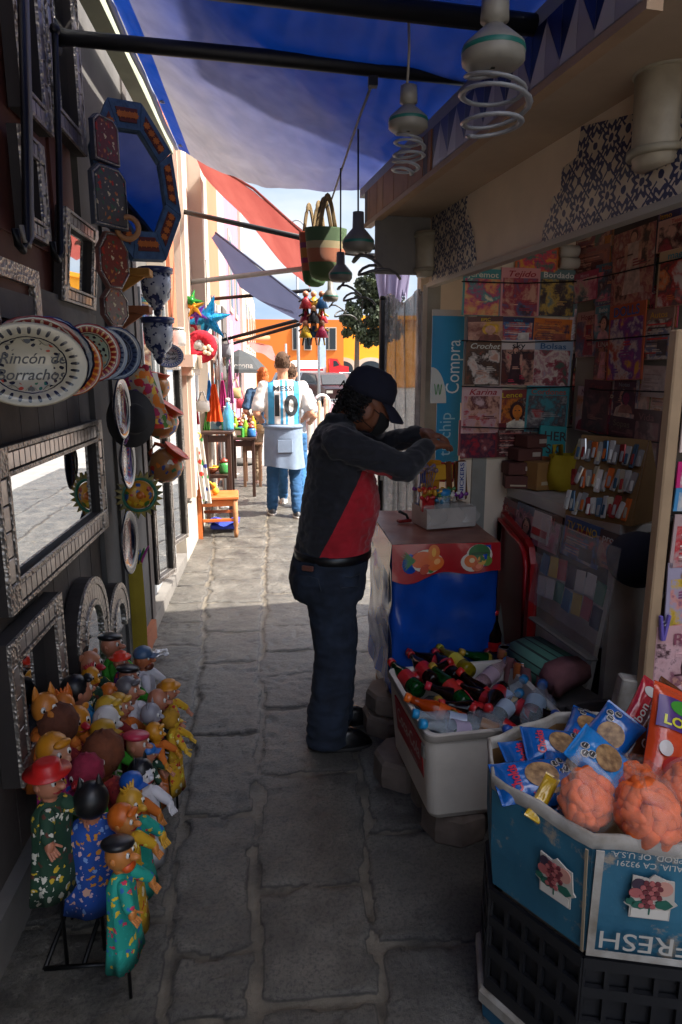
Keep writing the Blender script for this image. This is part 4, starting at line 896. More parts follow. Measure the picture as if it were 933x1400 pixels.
# yellow bag and bright brush
c = P(183, 815, Y=3.45); b = thing('yellow_bag', 'olive yellow paper bag on the step by the arched mirrors', 'bag', V((c.x, c.y, .14)), R(20))
m = MB(); H = P(183, 770, Y=3.45).z-.14; m.loft([[(.05*k*cx_, .03*k*cy_, z) for cx_, cy_ in ((-1, -1), (0, -1.1), (1, -1), (1, 1), (0, .9), (-1, 1))] for k, z in ((1, 0), (1.04, H*.4), (1, H*.75), (.95, H))], smooth=False); obj('bag', m, mat('olive yellow', '#a08a1c', .7), b)
m = MB(); m.tube([(-.03, -.03, H), (-.03, -.03, H+.05), (.03, -.03, H+.05), (.03, -.03, H)], .003, 5); obj('handle', m, M_black, b)
c = P(191, 765, Y=3.5); b = thing('feather_duster', 'little rainbow coloured brush above the yellow bag', 'brush', c, 0)
for k, cc in enumerate(('#b3264a', '#d8702c', '#d8b82c', '#2c5aa8', '#3f7a3a', '#a83a8a')):
    m = MB(); a = -.5+.2*k; m.tube([(0, 0, -.06), (.02*a, 0, 0), (.12*a, -.01*k, .06+.012*(k % 3))], [.006, .012, .003], 7); obj('tuft', m, plain(cc, .9), b)
m = MB(); m.tube([(0, 0, -.06), (-.01, 0, -.14)], .006, 6); obj('handle', m, M_dkwood, b)
# hanging cables and hooks on the brown wall
for px0, pyt, pyb, lab, cc in ((75, 40, 345, 'black hooked iron rod hanging on the brown wall', M_black), (36, -30, 325, 'pale cable hanging beside the narrow tin frame', plain('#9c948a', .6)), (28, -30, 330, 'black cable hanging at the left edge of the brown wall', M_black)):
    a, d = P(px0, pyt, X=WX+.09), P(px0+8, pyb, X=WX+.09); b = thing('hanging_rod' if 'rod' in lab else 'cable', lab, 'rod' if 'rod' in lab else 'cable', d)
    m = MB(); m.tube([V((a.x, a.y, a.z)), (a+d)/2+V((0, .01, 0)), d, d+V((0, -.03, -.03)), d+V((0, -.07, -.02)), d+V((0, -.08, .02))], .011 if cc is M_black else .007, 8); obj('rod' if 'rod' in lab else 'wire', m, cc, b, True)
    m = MB(); m.ell(a, .018, n=8, k=6); obj('fixing', m, cc, b, True)
# narrow frames leaning in the bay
for px, pyt, pyb, Y, lab in ((224, 520, 790, 4.4, 'tall pale narrow mirror leaning in the bay behind the jugs'), (241, 500, 740, 5.1, 'tall grey narrow mirror leaning farther in the bay')):
    c, hz_ = pface(px, pyt, pyb, Y); tin_mirror('leaning_mirror', lab, V((WX+.03, Y, c.z)), (0, 0, R(76)), .3, hz_*2, .03, 'narrow mirrors leaning in the bay')
# ------------------------------------------------------------------ puppets on their wire rack
M_wire = mat('black wire', '#0f0f10', .45, .2, 20, 0, metal=.4)
def lw(z=0): return z
ra, rb = P(62, 1330, Z=0), P(165, 1330, Z=0)
rk = thing('puppet_rack', 'black wire floor rack crowded with hand puppets', 'rack', V(((ra.x+rb.x)/2, 2.1, 0)))
m = MB(); ya_, yb_ = ra.y, 2.75
for x in (ra.x, (ra.x+rb.x)/2, rb.x): m.tube([(x, ya_, .012), (x, yb_, .012)], .007, 6)
for y in (ya_, yb_): m.tube([(ra.x, y, .012), (rb.x, y, .012)], .007, 6)
obj('base', m, M_wire, rk, True)
posts = []
def rack_post(x, y, h):
    m = MB(); m.tube([(x, y, .015), (x, y, h)], .005, 6); obj('post', m, M_wire, rk, True)
SKIN = '#b5765a'
PRT = {}
def prt(k):
    if k not in PRT:
        spec = dict(green=('#1c3f2c', ['#d8d4c4', '#c8a82c', '#5c2f22', '#d8d4c4']), blue=('#1c4a9c', ['#d8a890', '#c8862c', '#d0b0b8', '#7a9ad0']), teal=('#1c9484', ['#c83a5a', '#d8b82c', '#2c6ab0', '#26a090']),
            yellow=('#c89a1c', ['#b5261f', '#d8d04a', '#e0d8b8', '#a87a1c']), pink=('#b02a78', ['#2c5ab0', '#d870a8', '#c8a02c', '#b02a78']), red=('#8a1f22', ['#a83a2c', '#8a1f22', '#5c1418']), lime=('#3fa02c', ['#3fa02c', '#4cb03a']),
            sky=('#1c78a8', ['#2488b8', '#1c78a8']), orange=('#c8681c', ['#c8681c', '#d8822c']), black=('#16161a', ['#16161a', '#24242a']), white=('#cfcdd2', ['#cfcdd2', '#c4c2c8']), violet=('#5c2a6a', ['#c83a2c', '#2c5ab0', '#5c2a6a']))[k]
        PRT[k] = printed('puppet print '+k, spec[0], spec[1], 48, .36)
    return PRT[k]
def vinyl(c): return mat('vinyl '+c, c, .38, .08, 20, .05, 40)
def puppet(px, py, Y, hr, yaw, dress, skin, top, topc, label, hl=.24, nose=.3, ears=0, lean=0.0, beard=None, muzzle=None, big=1.0):
    c = P(px, py, Y=Y); b = thing('hand_puppet', label, 'puppet', (c.x, c.y, c.z-hr), (R(lean), 0, R(yaw)), 'hand puppets on the wire rack')
    r = hr
    # head faces -y locally
    m = MB(); rings = []
    for j in range(13):
        tt = PI*j/12-PI/2; cz = math.sin(tt); cr = max(math.cos(tt), .03); ring = []
        for i in range(20):
            a = 2*PI*i/20; x = cr*math.cos(a)*.86; y = cr*math.sin(a)*.92; z = cz*1.08
            if y < 0: y *= 1+.10*max(0, -cz)+.08*max(0, math.cos(a*2+PI))*max(0, -z)
            ring.append((x*r, y*r, r+z*r))
        rings.append(ring)
    m.loft(rings); m.cone((0, 0, -.35*r), .42*r, (0, 0, .25*r), .5*r, 12)
    hd = obj('head', m, vinyl(skin), b)
    m = MB(); m.ell((0, -.93*r, .95*r), (.2*r*(1+nose*.4), (.18+nose*.5)*r, .2*r*(1+nose*.3)), n=10, k=8); obj('nose', m, vinyl(muzzle or skin), hd)
    m = MB()
    for sx in (-1, 1): m.ell((sx*.34*r, -.80*r, 1.25*r), (.17*r, .12*r, .22*r), n=10, k=8)
    obj('eye_whites', m, plain('#d8d4cc', .25), hd)
    m = MB()
    for sx in (-1, 1): m.ell((sx*.32*r, -.90*r, 1.22*r), (.075*r, .06*r, .11*r), n=8, k=6)
    obj('pupils', m, plain('#12110f', .2), hd)
    m = MB(); m.tube([(x*r, -(.86-.5*x*x)*r, (.52+.5*x*x)*r) for x in (-.4, -.2, 0, .2, .4)], [.03*r, .08*r, .1*r, .08*r, .03*r], 6); obj('mouth', m, vinyl('#8a1f22'), hd)
    m = MB()
    if ears == 0:
        for sx in (-1, 1): m.ell((sx*.86*r, .02*r, .98*r), (.12*r, .2*r, .26*r), n=10, k=6)
    elif ears == 1:
        for sx in (-1, 1): m.loft([[(sx*.5*r+.26*r*k*math.cos(a), .1*r+.14*r*k*math.sin(a), z*r) for a in [i*2*PI/10 for i in range(10)]] for k, z in ((1, 1.6), (.9, 2.0), (.5, 2.4), (.05, 2.7))])
    else:
        for sx in (-1, 1): m.ell((sx*.72*r, .1*r, 1.75*r), (.3*r, .12*r, .3*r), n=10, k=6)
    obj('ears', m, vinyl(skin if ears != 1 else (topc or skin)), hd)
    tm = vinyl(topc or skin) if top != 'curls' else mat('curly '+topc, topc, .85, .3, 30, 1.0, 45)
    m = MB()
    if top == 'hat':
        m.lathe([(.9*r, 1.55*r), (1.35*r, 1.6*r), (1.4*r, 1.68*r), (.85*r, 1.72*r), (.78*r, 2.25*r), (.5*r, 2.38*r), (.05*r, 2.28*r)], 24, sy=1.0); obj('hat', m, tm, b)
    elif top == 'cap':
        m.lathe([(.93*r, 1.3*r), (.97*r, 1.5*r), (.8*r, 1.95*r), (.4*r, 2.2*r), (.03*r, 2.24*r)], 22); m.prism(ellpts(0, 0, .01*r, .01*r, 6), 0, .001); m.box((0, -1.1*r, 1.42*r), (1.1*r, .8*r, .07*r)); obj('cap', m, tm, b)
    elif top == 'beret':
        m.ell((.1*r, .1*r, 1.75*r), (1.15*r, 1.1*r, .42*r), (0, .25, 0)); obj('beret', m, tm, b)
    elif top == 'hood':
        m.ell((0, .12*r, 1.15*r), (1.0*r, .98*r, 1.12*r)); m.lathe([(.1*r, .75), (.2*r, .75)], 4) if False else None; obj('hood', m, tm, b)
    elif top in ('hair', 'curls'):
        k = 1.06 if top == 'hair' else 1.2
        rings = []
        for j in range(11):
            tt = PI*j/10-PI/2; ring = []
            for i in range(22):
                a = 2*PI*i/22; cr = max(math.cos(tt), .03); y = math.sin(a)*cr; kk = k*(1+(.07 if top == 'curls' else .025)*math.sin(i*5+j*4))
                ring.append((cr*math.cos(a)*.9*kk*r, (y*.95*kk+.22)*r, (1.22+math.sin(tt)*1.0*kk)*r))
            rings.append(ring)
        m.loft(rings)
        if top == 'hair': m.ell((0, -.72*r, 1.85*r), (.6*r, .32*r, .26*r))
        obj('hair', m, tm, b)
    elif top == 'tuft':
        for k in range(5): m.cone((.15*(k-2)*r, .05*r, 1.9*r), .16*r, (.3*(k-2)*r, .15*r, 2.35*r), .05*r, 8)
        obj('hair', m, tm, b)
    if beard:
        m = MB(); m.ell((0, -.62*r, .28*r), (.6*r, .45*r, .42*r)); obj('beard', m, vinyl(beard), hd)
    # dress: hand-shaped gown with folds
    H = hl; wv = rnd.random()*6
    def ring(k, z, q=1): return [(k*math.cos(a)*(1+.10*q*math.sin(a*5+wv+z*9)), k*.55*math.sin(a)*(1+.12*q*math.sin(a*4+wv)), z) for a in [i*2*PI/28 for i in range(28)]]
    m = MB(); s = r*1.05
    m.loft([ring(s*.5, -.12*r, 0), ring(s*.85, -.3*r, .3), ring(s*1.3, -.9*r, .6), ring(s*1.35, -H*.45), ring(s*1.6, -H*.8), ring(s*1.8, -H), ring(s*1.7, -H+.004), ring(s*1.2, -H*.4)], caps=False)
    for sx in (-1, 1): m.cone((sx*s*.7, -.02, -.75*r), .45*s, (sx*s*1.35, -.045*big, -1.7*r), .36*s, 12)
    obj('dress', m, prt(dress), b)
    for sx in (-1, 1):
        m = MB(); e_ = V((sx*s*1.4, -.05*big, -1.85*r)); m.ell(e_+V((0, -.004, -.25*r)), (.32*r, .26*r, .45*r), n=10, k=8)
        for q in range(4): m.cone(e_+V(((q-1.5)*.15*r, -.006, -.45*r)), .09*r, e_+V(((q-1.5)*.19*r, -.02, -.85*r)), .075*r, 7)
        m.cone(e_+V((-sx*.25*r, -.008, -.2*r)), .09*r, e_+V((-sx*.5*r, -.02, -.45*r)), .07*r, 7)
        obj('hand', m, vinyl(SKIN if skin in ('#16161a',) else skin), b)
    if rnd.random() < 1.1: rack_post(c.x, c.y+.01, max(.2, c.z-hr-.02))
    return b
o1, y1_, r1_, br_, pk_ = '#c8701c', '#c8962c', '#a82a2c', '#6a3a20', '#b5765a'
PUP = [
 (66, 1068, 1.62, .042, 62, 'green', SKIN, 'hat', '#c01f1c', 'puppet with red hat and green printed gown, nearest the wall', .27, .5, 0),
 (76, 1030, 1.78, .046, 55, 'pink', '#c08a6a', 'hair', '#c8821c', 'puppet with golden helmet hair behind the red hat', .24, .5, 0),
 (125, 1095, 1.66, .046, 195, 'blue', SKIN, 'hood', '#141416', 'puppet with black pointed hood seen from behind, in blue printed gown', .27, .1, 1),
 (116, 1062, 1.78, .044, -20, 'lime', r1_, 'curls', '#8a1f3a', 'puppet with dark red curls and lime green gown', .27, .3, 0),
 (163, 1168, 1.50, .037, 75, 'teal', '#c07a3c', 'beret', '#151517', 'front puppet with black moustache cap, orange beard and teal gown', .25, .8, 0, 0, '#c8541c'),
 (170, 1122, 1.62, .036, 70, 'yellow', '#c07a3c', 'hair', '#c8641c', 'puppet with orange hair and yellow comic gown behind the front one', .30, .6, 0),
 (178, 1098, 1.74, .042, 60, 'teal', '#c8962c', 'tuft', '#c8962c', 'yellow headed puppet with round eyes and teal gown', .25, .6, 0),
 (180, 1075, 1.86, .036, 50, 'orange', '#b5702c', 'cap', '#1c5ab0', 'puppet with round blue cap over an orange face', .2, .4, 0),
 (194, 1058, 1.94, .04, 55, 'white', '#cfcdd0', 'hood', '#16161a', 'white faced puppet with black ears and white gown', .28, .2, 1),
 (140, 1036, 1.92, .056, -10, 'red', br_, 'curls', '#6e3a20', 'puppet with big round brown curls', .26, .3, 0),
 (84, 992, 1.98, .054, 160, 'red', br_, 'curls', '#5e321f', 'puppet with smooth brown round head beside the mirror', .26, .2, 0),
 (62, 968, 1.98, .046, 35, 'orange', '#c87a2c', 'none', '', 'orange fox eared puppet closest to the tin mirror', .2, .7, 1),
 (86, 966, 2.06, .044, 30, 'orange', '#c8742c', 'tuft', '#c8641c', 'orange puppet with red ear tips beside the fox eared one', .2, .7, 1),
 (106, 985, 2.06, .046, 45, 'red', '#c87f1c', 'none', '', 'orange bear like puppet with shiny red nose', .24, .9, 2, 0, None, '#a81f2c'),
 (107, 945, 2.2, .048, 115, 'sky', SKIN, 'hair', '#101012', 'black haired puppet in plain blue gown', .28, .2, 0),
 (141, 1005, 2.06, .042, 60, 'lime', y1_, 'cap', '#b58a22', 'puppet with mustard cap and green gown', .24, .5, 0),
 (147, 987, 2.14, .044, 70, 'red', '#c9c4bd', 'hood', '#c9c4c0', 'puppet with white round head and a brown patch', .22, .5, 2),
 (150, 972, 2.22, .042, 65, 'red', '#c8a02c', 'hair', '#c8a02c', 'puppet with shiny yellow head behind the white one', .22, .6, 0),
 (165, 966, 2.28, .04, 70, 'orange', SKIN, 'hair', '#c8942c', 'puppet with blond hair in the middle of the rack', .22, .5, 0),
 (153, 950, 2.36, .036, 75, 'green', '#b8886c', 'hair', '#c86a1c', 'puppet with orange bowl haircut', .22, .6, 0),
 (177, 944, 2.36, .042, 70, 'white', SKIN, 'hair', '#5e5a5c', 'grey haired puppet with long nose', .22, 1.0, 0),
 (176, 925, 2.46, .04, 60, 'lime', SKIN, 'beret', '#18181a', 'puppet with wide black beret and green collar', .22, .5, 0),
 (123, 908, 2.46, .048, 60, 'green', '#b07050', 'none', '', 'bald pink puppet with shiny red nose by the arched mirrors', .24, 1.0, 2, 0, None, '#a8262c'),
 (124, 926, 2.34, .038, 50, 'green', '#c8861c', 'tuft', '#a82a2c', 'small orange puppet with red tuft below the bald one', .24, .6, 0),
 (152, 882, 2.62, .044, 75, 'lime', SKIN, 'beret', '#131315', 'rearmost puppet with flat black hat and green scarf', .25, .7, 0),
 (165, 905, 2.52, .03, 70, 'violet', SKIN, 'hat', '#d8341c', 'small puppet with bright red pointed hat', .26, .4, 0),
 (196, 900, 2.56, .04, 70, 'white', '#a8603c', 'cap', '#3f5a78', 'puppet with brown beard and blue grey cap', .25, .6, 0, 0, '#5e2f1c'),
 (216, 958, 2.36, .042, 75, 'black', '#b5765a', 'none', '', 'bald pink headed puppet at the outer edge', .24, .6, 0),
 (231, 945, 2.40, .032, 80, 'yellow', '#b5765a', 'hat', '#c8821c', 'puppet with little orange hat at the outer rear corner', .26, .5, 0),
 (208, 978, 2.26, .036, 75, 'black', '#9a98a0', 'hood', '#8e8c94', 'grey cat like puppet with white collar and black gown', .3, .4, 1),
 (213, 1002, 2.18, .03, 75, 'orange', '#c8861c', 'hair', '#c8861c', 'orange puppet with long hanging scarf', .24, .4, 0),
 (188, 1018, 2.1, .04, 75, 'green', SKIN, 'beret', '#b8324a', 'puppet with pink bandana', .24, .6, 0),
 (203, 1030, 2.1, .028, 80, 'green', SKIN, 'cap', '#2c6ab0', 'small puppet with blue cap and green spotted gown', .22, .4, 0),
 (236, 985, 2.28, .03, 85, 'yellow', '#c8a02c', 'curls', '#a87a1c', 'small puppet in yellow printed gown at the outer edge', .24, .4, 0),
]
for a in PUP: puppet(*a)

# ------------------------------------------------------------------ things hanging under the awning
M_bulb = mat('bulb white plastic', '#8f8a80', .4, .1); M_teal = plain('#1f6a5e', .4)
def cfl(px, pyt, pyb, Y, label, turns=3.2, open_=1.0, cordtop=None):
    a, d = P(px, pyt, Y=Y), P(px, pyb, Y=Y); h = (a.z-d.z); b = thing('spiral_lamp', label, 'lamp', d, 0, 'spiral lamps hanging on cords')
    r = h*.24
    m = MB(); m.lathe([(.01, h), (r*.42, h), (r*.45, h*.82), (r*.3, h*.81), (r*.3, h*.78)], 20); obj('socket', m, M_bulb, b)
    m = MB(); m.lathe([(r*.3, h*.79), (r*.5, h*.75), (r*.98, h*.65), (r, h*.6), (r*1.0, h*.54), (r*.8, h*.5), (.005, h*.5)], 24, caps=False); bd = obj('ballast', m, M_bulb, b)
    m = MB(); m.lathe([(r*1.005, h*.63), (r*1.015, h*.62), (r*1.015, h*.6), (r*1.005, h*.595)], 24, caps=False); obj('green_ring', m, M_teal, bd)
    m = MB(); n = int(turns*18); m.tube([(r*((.55+.35*math.sin(PI*i/n))*open_*math.cos(i*2*PI/18)+.25*(i/n)*math.sin(i*.05)), r*(.55+.35*math.sin(PI*i/n))*open_*math.sin(i*2*PI/18), h*(.51-.51*i/n+.03*open_*math.sin(i*.23+1))) for i in range(n+1)], r*.12, 6, flat=.5); obj('spiral_tube', m, plain('#8f9094', .3), b)
    top = a if cordtop is None else cordtop
    m = MB(); m.tube([a, (a+top)/2+V((.004, 0, -.0)), top], .004, 5); obj('cord', m, M_black if cordtop is None or Y > 2.6 else plain('#9c9484', .6), b, True)
cfl(670, -8, 190, 1.5, 'big nearest spiral lamp at the top right, partly uncoiled', 3.6, 1.2, P(676, -60, Y=1.5))
cfl(557, 118, 240, 2.1, 'second spiral lamp hanging left of the nearest one', 5, .85, P(559, 15, Y=2.1))
def cfl_old(px, pyt, pyb, Y, lab, top):
    a, d = P(px, pyt, Y=Y), P(px, pyb, Y=Y); h = a.z-d.z; r = h*.42; b = thing('spiral_lamp', lab, 'lamp', d, 0, 'spiral lamps hanging on cords'); g = mat('dusty bulb plastic', '#6c675f', .5)
    m = MB(); m.lathe([(.005, h*1.0), (r*.35, h), (r*.38, h*.6), (r*.6, h*.5), (r, h*.3), (r, h*.12), (r*.8, 0), (.005, 0)], 22); bd = obj('ballast', m, g, b)
    m = MB(); m.lathe([(r*1.005, h*.28), (r*1.02, h*.27), (r*1.02, h*.22), (r*1.005, h*.21)], 22, caps=False); obj('green_ring', m, M_teal, bd)
    m = MB(); pts = [(r*(.5+.03*i)*math.cos(i*.5)+.004*i, r*.6*math.sin(i*.5), -.004*i+r*.25*math.sin(i*.9)) for i in range(26)]; m.tube(pts, r*.1, 5); obj('spiral_tube', m, plain('#4c4a48', .4), b)
    m = MB(); m.tube([a, top], .004, 5); obj('cord', m, M_black, b, True)
cfl_old(490, 290, 345, 3.1, 'dusty spiral lamp hanging before the end of the eave', P(490, 160, Y=3.1))
cfl_old(466, 345, 385, 3.5, 'dusty spiral lamp hanging against the green woven bag', P(466, 230, Y=3.5))
cfl_old(452, 385, 412, 4.2, 'farthest dusty spiral lamp below the woven bags', P(452, 330, Y=4.2))
# wire holding the cords
b = thing('cord_line', 'sagging wire along the awning that carries the lamp cords', 'wire', P(500, 200, Y=3))
m = MB(); m.tube([P(510, 112, Y=2.5), P(490, 165, Y=3.0), P(468, 230, Y=3.5), P(452, 278, Y=4.0)], .005, 5); obj('wire', m, plain('#8f8d8a', .6), b, True)
m = MB(); m.box(P(510, 112, Y=2.5), (.03, .03, .03)); obj('clip', m, M_black, b, True)
# woven bags
def woven(name, stripes):
    t = NT(name); sx = t.n('ShaderNodeSeparateXYZ'); t.l(t.obj(), sx.inputs[0]); z = t.math('DIVIDE', sx.outputs[2], .3)
    t.base(t.ramp(z, stripes, True)); t.p(rough=.8); wv = t.n('ShaderNodeTexWave'); wv.inputs['Scale'].default_value = 60; wv.bands_direction = 'Z'; t.l(t.obj(), wv.inputs['Vector']); t.bump(wv.outputs['Fac'], .7, .006); return t.m
WB = [((0, '#566b3a'), (.34, '#a8623f'), (.60, '#a08f68'), (.74, '#46603a')), ((0, '#3f6a34'), (.28, '#b05a3c'), (.42, '#8a2a5a'), (.52, '#b5742c'), (.7, '#7a2f5a'), (.8, '#a84a2c'))]
for k, (px, pt, pb, Y, wd, lab) in enumerate(((446, 313, 384, 3.95, .115, 'green and orange striped woven bag hanging under the awning'), (430, 320, 392, 4.15, .1, 'purple and orange striped woven bag behind the green one'))):
    c, hz_ = pface(px, pt, pb, Y); h = hz_*2; b = thing('woven_bag', lab, 'bag', c-V((0, 0, hz_)), R(10+30*k), 'woven bags hanging under the awning')
    sc_ = h/.3; mtl = woven('woven '+str(k), [(p_*sc_, c_) for p_, c_ in WB[k]])
    def ring(k_, z, d=.62): return [(wd*k_*math.cos(a), wd*d*k_*math.sin(a), z) for a in [i*2*PI/28 for i in range(28)]]
    m = MB(); m.loft([ring(.3, 0), ring(.62, .012), ring(.78, h*.12), ring(.92, h*.5), ring(1.02, h*.97), ring(1.03, h), ring(.97, h), ring(.86, h*.5), ring(.5, h*.1)]); obj('body', m, mtl, b)
    for sy in (-1, 1):
        m = MB(); n = 4
        for q in range(n): m.tube([((-.04+.08*i/12)*(1+.1*q), sy*.04, h-.02+(.16+.01*q)*math.sin(PI*i/12)) for i in range(13)], .006, 6)
        obj('handle', m, mat('straw handle', '#6f5a36', .8), b)
# bunch of small dolls
b = thing('doll_bunch', 'bunch of little marionettes with red skirts hanging below the woven bags', 'marionettes', P(428, 430, Y=4.6))
for k in range(9):
    px, py = 418+(k % 3)*11, 402+(k//3)*20; c = P(px, py, Y=4.6+.05*(k % 2)); m = MB(); m.ell(c, .02, n=10, k=8); d_ = obj('doll', m, vinyl(['#b5765a', '#c0906a', '#8a5a3c'][k % 3]), b, True)
    m = MB(); m.loft([[c+V((r_*math.cos(a), r_*math.sin(a), z)) for a in [i*PI/5 for i in range(10)]] for r_, z in ((.01, -.015), (.025, -.04), (.045, -.09), (.04, -.092))]); obj('skirt', m, vinyl(['#a81f2a', '#c8a02c', '#1c5a8a', '#a81f4a', '#16161a'][k % 5]), d_, True)
    m = MB()
    for sx in (-1, 1): m.tube([c+V((sx*.012, 0, -.09)), c+V((sx*.02, 0, -.14))], .006, 5); m.tube([c+V((sx*.015, 0, -.03)), c+V((sx*.045, -.01, -.05))], .006, 5)
    obj('limbs', m, vinyl(['#16161a', '#b5765a', '#c8a02c'][k % 3]), d_, True)
# ------------------------------------------------------------------ stall: magazines
def wallspot(px0, px1, py0, py1, plane):
    a, b_ = P(px0, (py0+py1)/2, pl=plane), P(px1, (py0+py1)/2, pl=plane); xm = (px0+px1)/2
    t_, d_ = P(xm, py0, pl=plane), P(xm, py1, pl=plane)
    return (a+b_)/2, (a-b_).length, t_.z-d_.z
def picture(mb, kind, w, h, y, pal, rn):
    """cover picture as flat printed shapes; pal = material slots"""
    K = len(pal)
    def e(cx, cz, rx, rz, s, n=16, dy=0): mb.m = s % K; mb.prism(ellpts(cx*w, cz*h, rx*w, rz*h, n), y-dy-.0004, y-dy)
    def q(x0, x1, z0, z1, s, dy=0): mb.m = s % K; mb.prism([(x0*w, z0*h), (x1*w, z0*h), (x1*w, z1*h), (x0*w, z1*h)], y-dy-.0004, y-dy)
    if kind == 'face':
        ox = rn.uniform(-.1, .18); e(ox, -.02, .23, .24, 1, dy=.0006); mb.m = 2 % K; mb.prism([(w*(ox-.36), -.47*h), (w*(ox+.32), -.47*h), (w*(ox+.24), -.28*h), (w*(ox+.08), -.2*h), (w*(ox-.08), -.2*h), (w*(ox-.27), -.27*h)], y-.0016, y-.0012)
        e(ox, -.03, .15, .17, 0, dy=.0018); q(ox-.06, ox+.06, -.24, -.14, 0, .0018)
        e(ox-.06, .0, .03, .013, 1, 8, .0026); e(ox+.06, .0, .03, .013, 1, 8, .0026); e(ox, -.11, .045, .014, 3, 8, .0026)
    elif kind == 'figure':
        ox = rn.uniform(-.08, .1); mb.m = 2 % K; mb.prism([(w*(ox-.22), -.46*h), (w*(ox+.22), -.46*h), (w*(ox+.12), .1*h), (w*(ox+.16), .2*h), (w*(ox-.16), .2*h), (w*(ox-.11), .1*h)], y-.0014, y-.001)
        e(ox, .28, .09, .08, 1, dy=.0006); e(ox, .26, .07, .065, 0, dy=.002); q(ox-.2, ox-.13, -.05, .18, 0, .0022); q(ox+.13, ox+.2, -.05, .18, 0, .0022)
    elif kind == 'garment':
        for ox, s in ((-.2, 2), (.2, 3)):
            mb.m = s % K; mb.prism([(w*(ox-.17), -.35*h), (w*(ox+.17), -.35*h), (w*(ox+.13), .05*h), (w*(ox+.2), .0*h), (w*(ox+.13), .17*h), (w*(ox-.13), .17*h), (w*(ox-.2), .0*h), (w*(ox-.13), .05*h)], y-.0014, y-.001)
            e(ox, .21, .06, .05, 0, dy=.0018)
    elif kind == 'flowers':
        for k in range(7):
            cx, cz = rn.uniform(-.34, .34), rn.uniform(-.38, .16); s = k % K
            for p in range(6): e(cx+.07*math.cos(p*PI/3), cz+.06*math.sin(p*PI/3), .05, .045, s, 8, .0006+.0001*k)
            e(cx, cz, .035, .03, s+1, 8, .0016)
    elif kind == 'grid':
        for i in range(3):
            for j in range(3):
                if rn.random() < .85: q(-.4+.28*i, -.4+.28*i+.24, -.42+.2*j, -.42+.2*j+.17, i*2+j+rn.randint(0, 3), .0006); e(-.28+.28*i, -.34+.2*j, .07, .05, i+j+1, 10, .0014)
    elif kind == 'lines':
        for k in range(9): q(-.38, rn.uniform(.05, .38), .18-.07*k, .21-.07*k, k, .0006)
        q(.02, .36, -.42, -.12, 1, .0014)
RN = random.Random(5)
def lt(h): return '%02x%02x%02x' % tuple(int(255*(int(h[i:i+2], 16)/255)**p_) for i, p_ in ((1, .74), (3, .98), (5, .95)))
def magazine(px0, px1, py0, py1, plane, rz, title, tcol, bg_, pal, kind, label, off=0.0, group='magazines and booklets hung on the stall walls', tb=.012, tilt=0.0, tsize=.17, second=None, name='magazine', cat='magazine', shear=0.0, world=None, titlez=.37):
    bg_ = '#'+lt(bg_); pal = ['#'+lt(q) for q in pal]
    if world is None: c, w_, h_ = wallspot(px0, px1, py0, py1, plane); n = (V((0, 0, CAMZ))-c); n = V((math.sin(rz), -math.cos(rz), 0)); c = c+n*off
    else: c, w_, h_ = world
    b = thing(name, label, cat, c, (tilt, R(RN.uniform(-2.2, 2.2)), rz), group)
    m = MB(); m.box((0, 0, 0), (w_, .005, h_)); obj('pages', m, plain(bg_, .35), b)
    t = NT('cover '+label[:40]); mp = t.n('ShaderNodeMapping'); mp.inputs['Location'].default_value = (RN.uniform(0, 9), RN.uniform(0, 9), RN.uniform(0, 9)); t.l(t.obj(), mp.inputs[0])
    nz = t.n('ShaderNodeTexNoise'); nz.inputs['Scale'].default_value = RN.uniform(9, 16); nz.inputs['Detail'].default_value = 6; nz.inputs['Roughness'].default_value = .6; nz.inputs['Distortion'].default_value = .25; t.l(mp.outputs[0], nz.inputs[0])
    pc = [bg_]+list(pal or [bg_, '#c9c4bc']); RN.shuffle(pc); k_ = len(pc); t.base(t.ramp(nz.outputs[0], [(.3+.42*i/k_, q) for i, q in enumerate(pc)])); t.p(rough=.3, coat=.2)
    px_ = .98 if kind in ('figure', 'face') else .9
    m = MB(); m.box((0, -.0027, -h_*.1), (w_*px_, .0008, h_*(.78 if title else .95))); obj('cover_photo', m, t.m, b)
    m = MB(); picture(m, kind if kind in ('face', 'figure', 'lines') else 'none', w_, h_, -.0033, pal, RN); pl2 = list(pal) or ['#c9c4bc']
    for q in range(RN.randint(2, 4)):
        m.m = RN.randrange(len(pl2)); sx_ = RN.uniform(-.4, .1); zz = RN.uniform(-.44, .1); ww = RN.uniform(.15, .4)
        for r_ in range(RN.randint(1, 3)): m.prism([(w_*sx_, h_*(zz+.035*r_)), (w_*(sx_+ww*(1-.2*r_)), h_*(zz+.035*r_)), (w_*(sx_+ww*(1-.2*r_)), h_*(zz+.035*r_+.02)), (w_*sx_, h_*(zz+.035*r_+.02))], -.0052, -.0047)
    mats = [mat('print '+c_, c_, .35, .4, 30, 0) for c_ in pl2]
    if m.v: obj('cover_picture', m, mats, b)
    if title:
        m = MB(); s_ = h_*tsize; put_text(m, title, s_, 0, h_*titlez, -.0062, tb, min(w_*.88, s_*.62*len(title)), shear=shear)
        if second: put_text(m, second[0], s_*.55, 0, h_*(titlez-tsize*.85), -.0062, .004, w_*.7)
        obj('masthead', m, plain(tcol, .4), b)
    return b
def _mag(m): return m
EP, BP = EWP, BWP; ER, BR = DEL, DEL-PI/2
sk, dk = '#c49a80', '#2a2426'
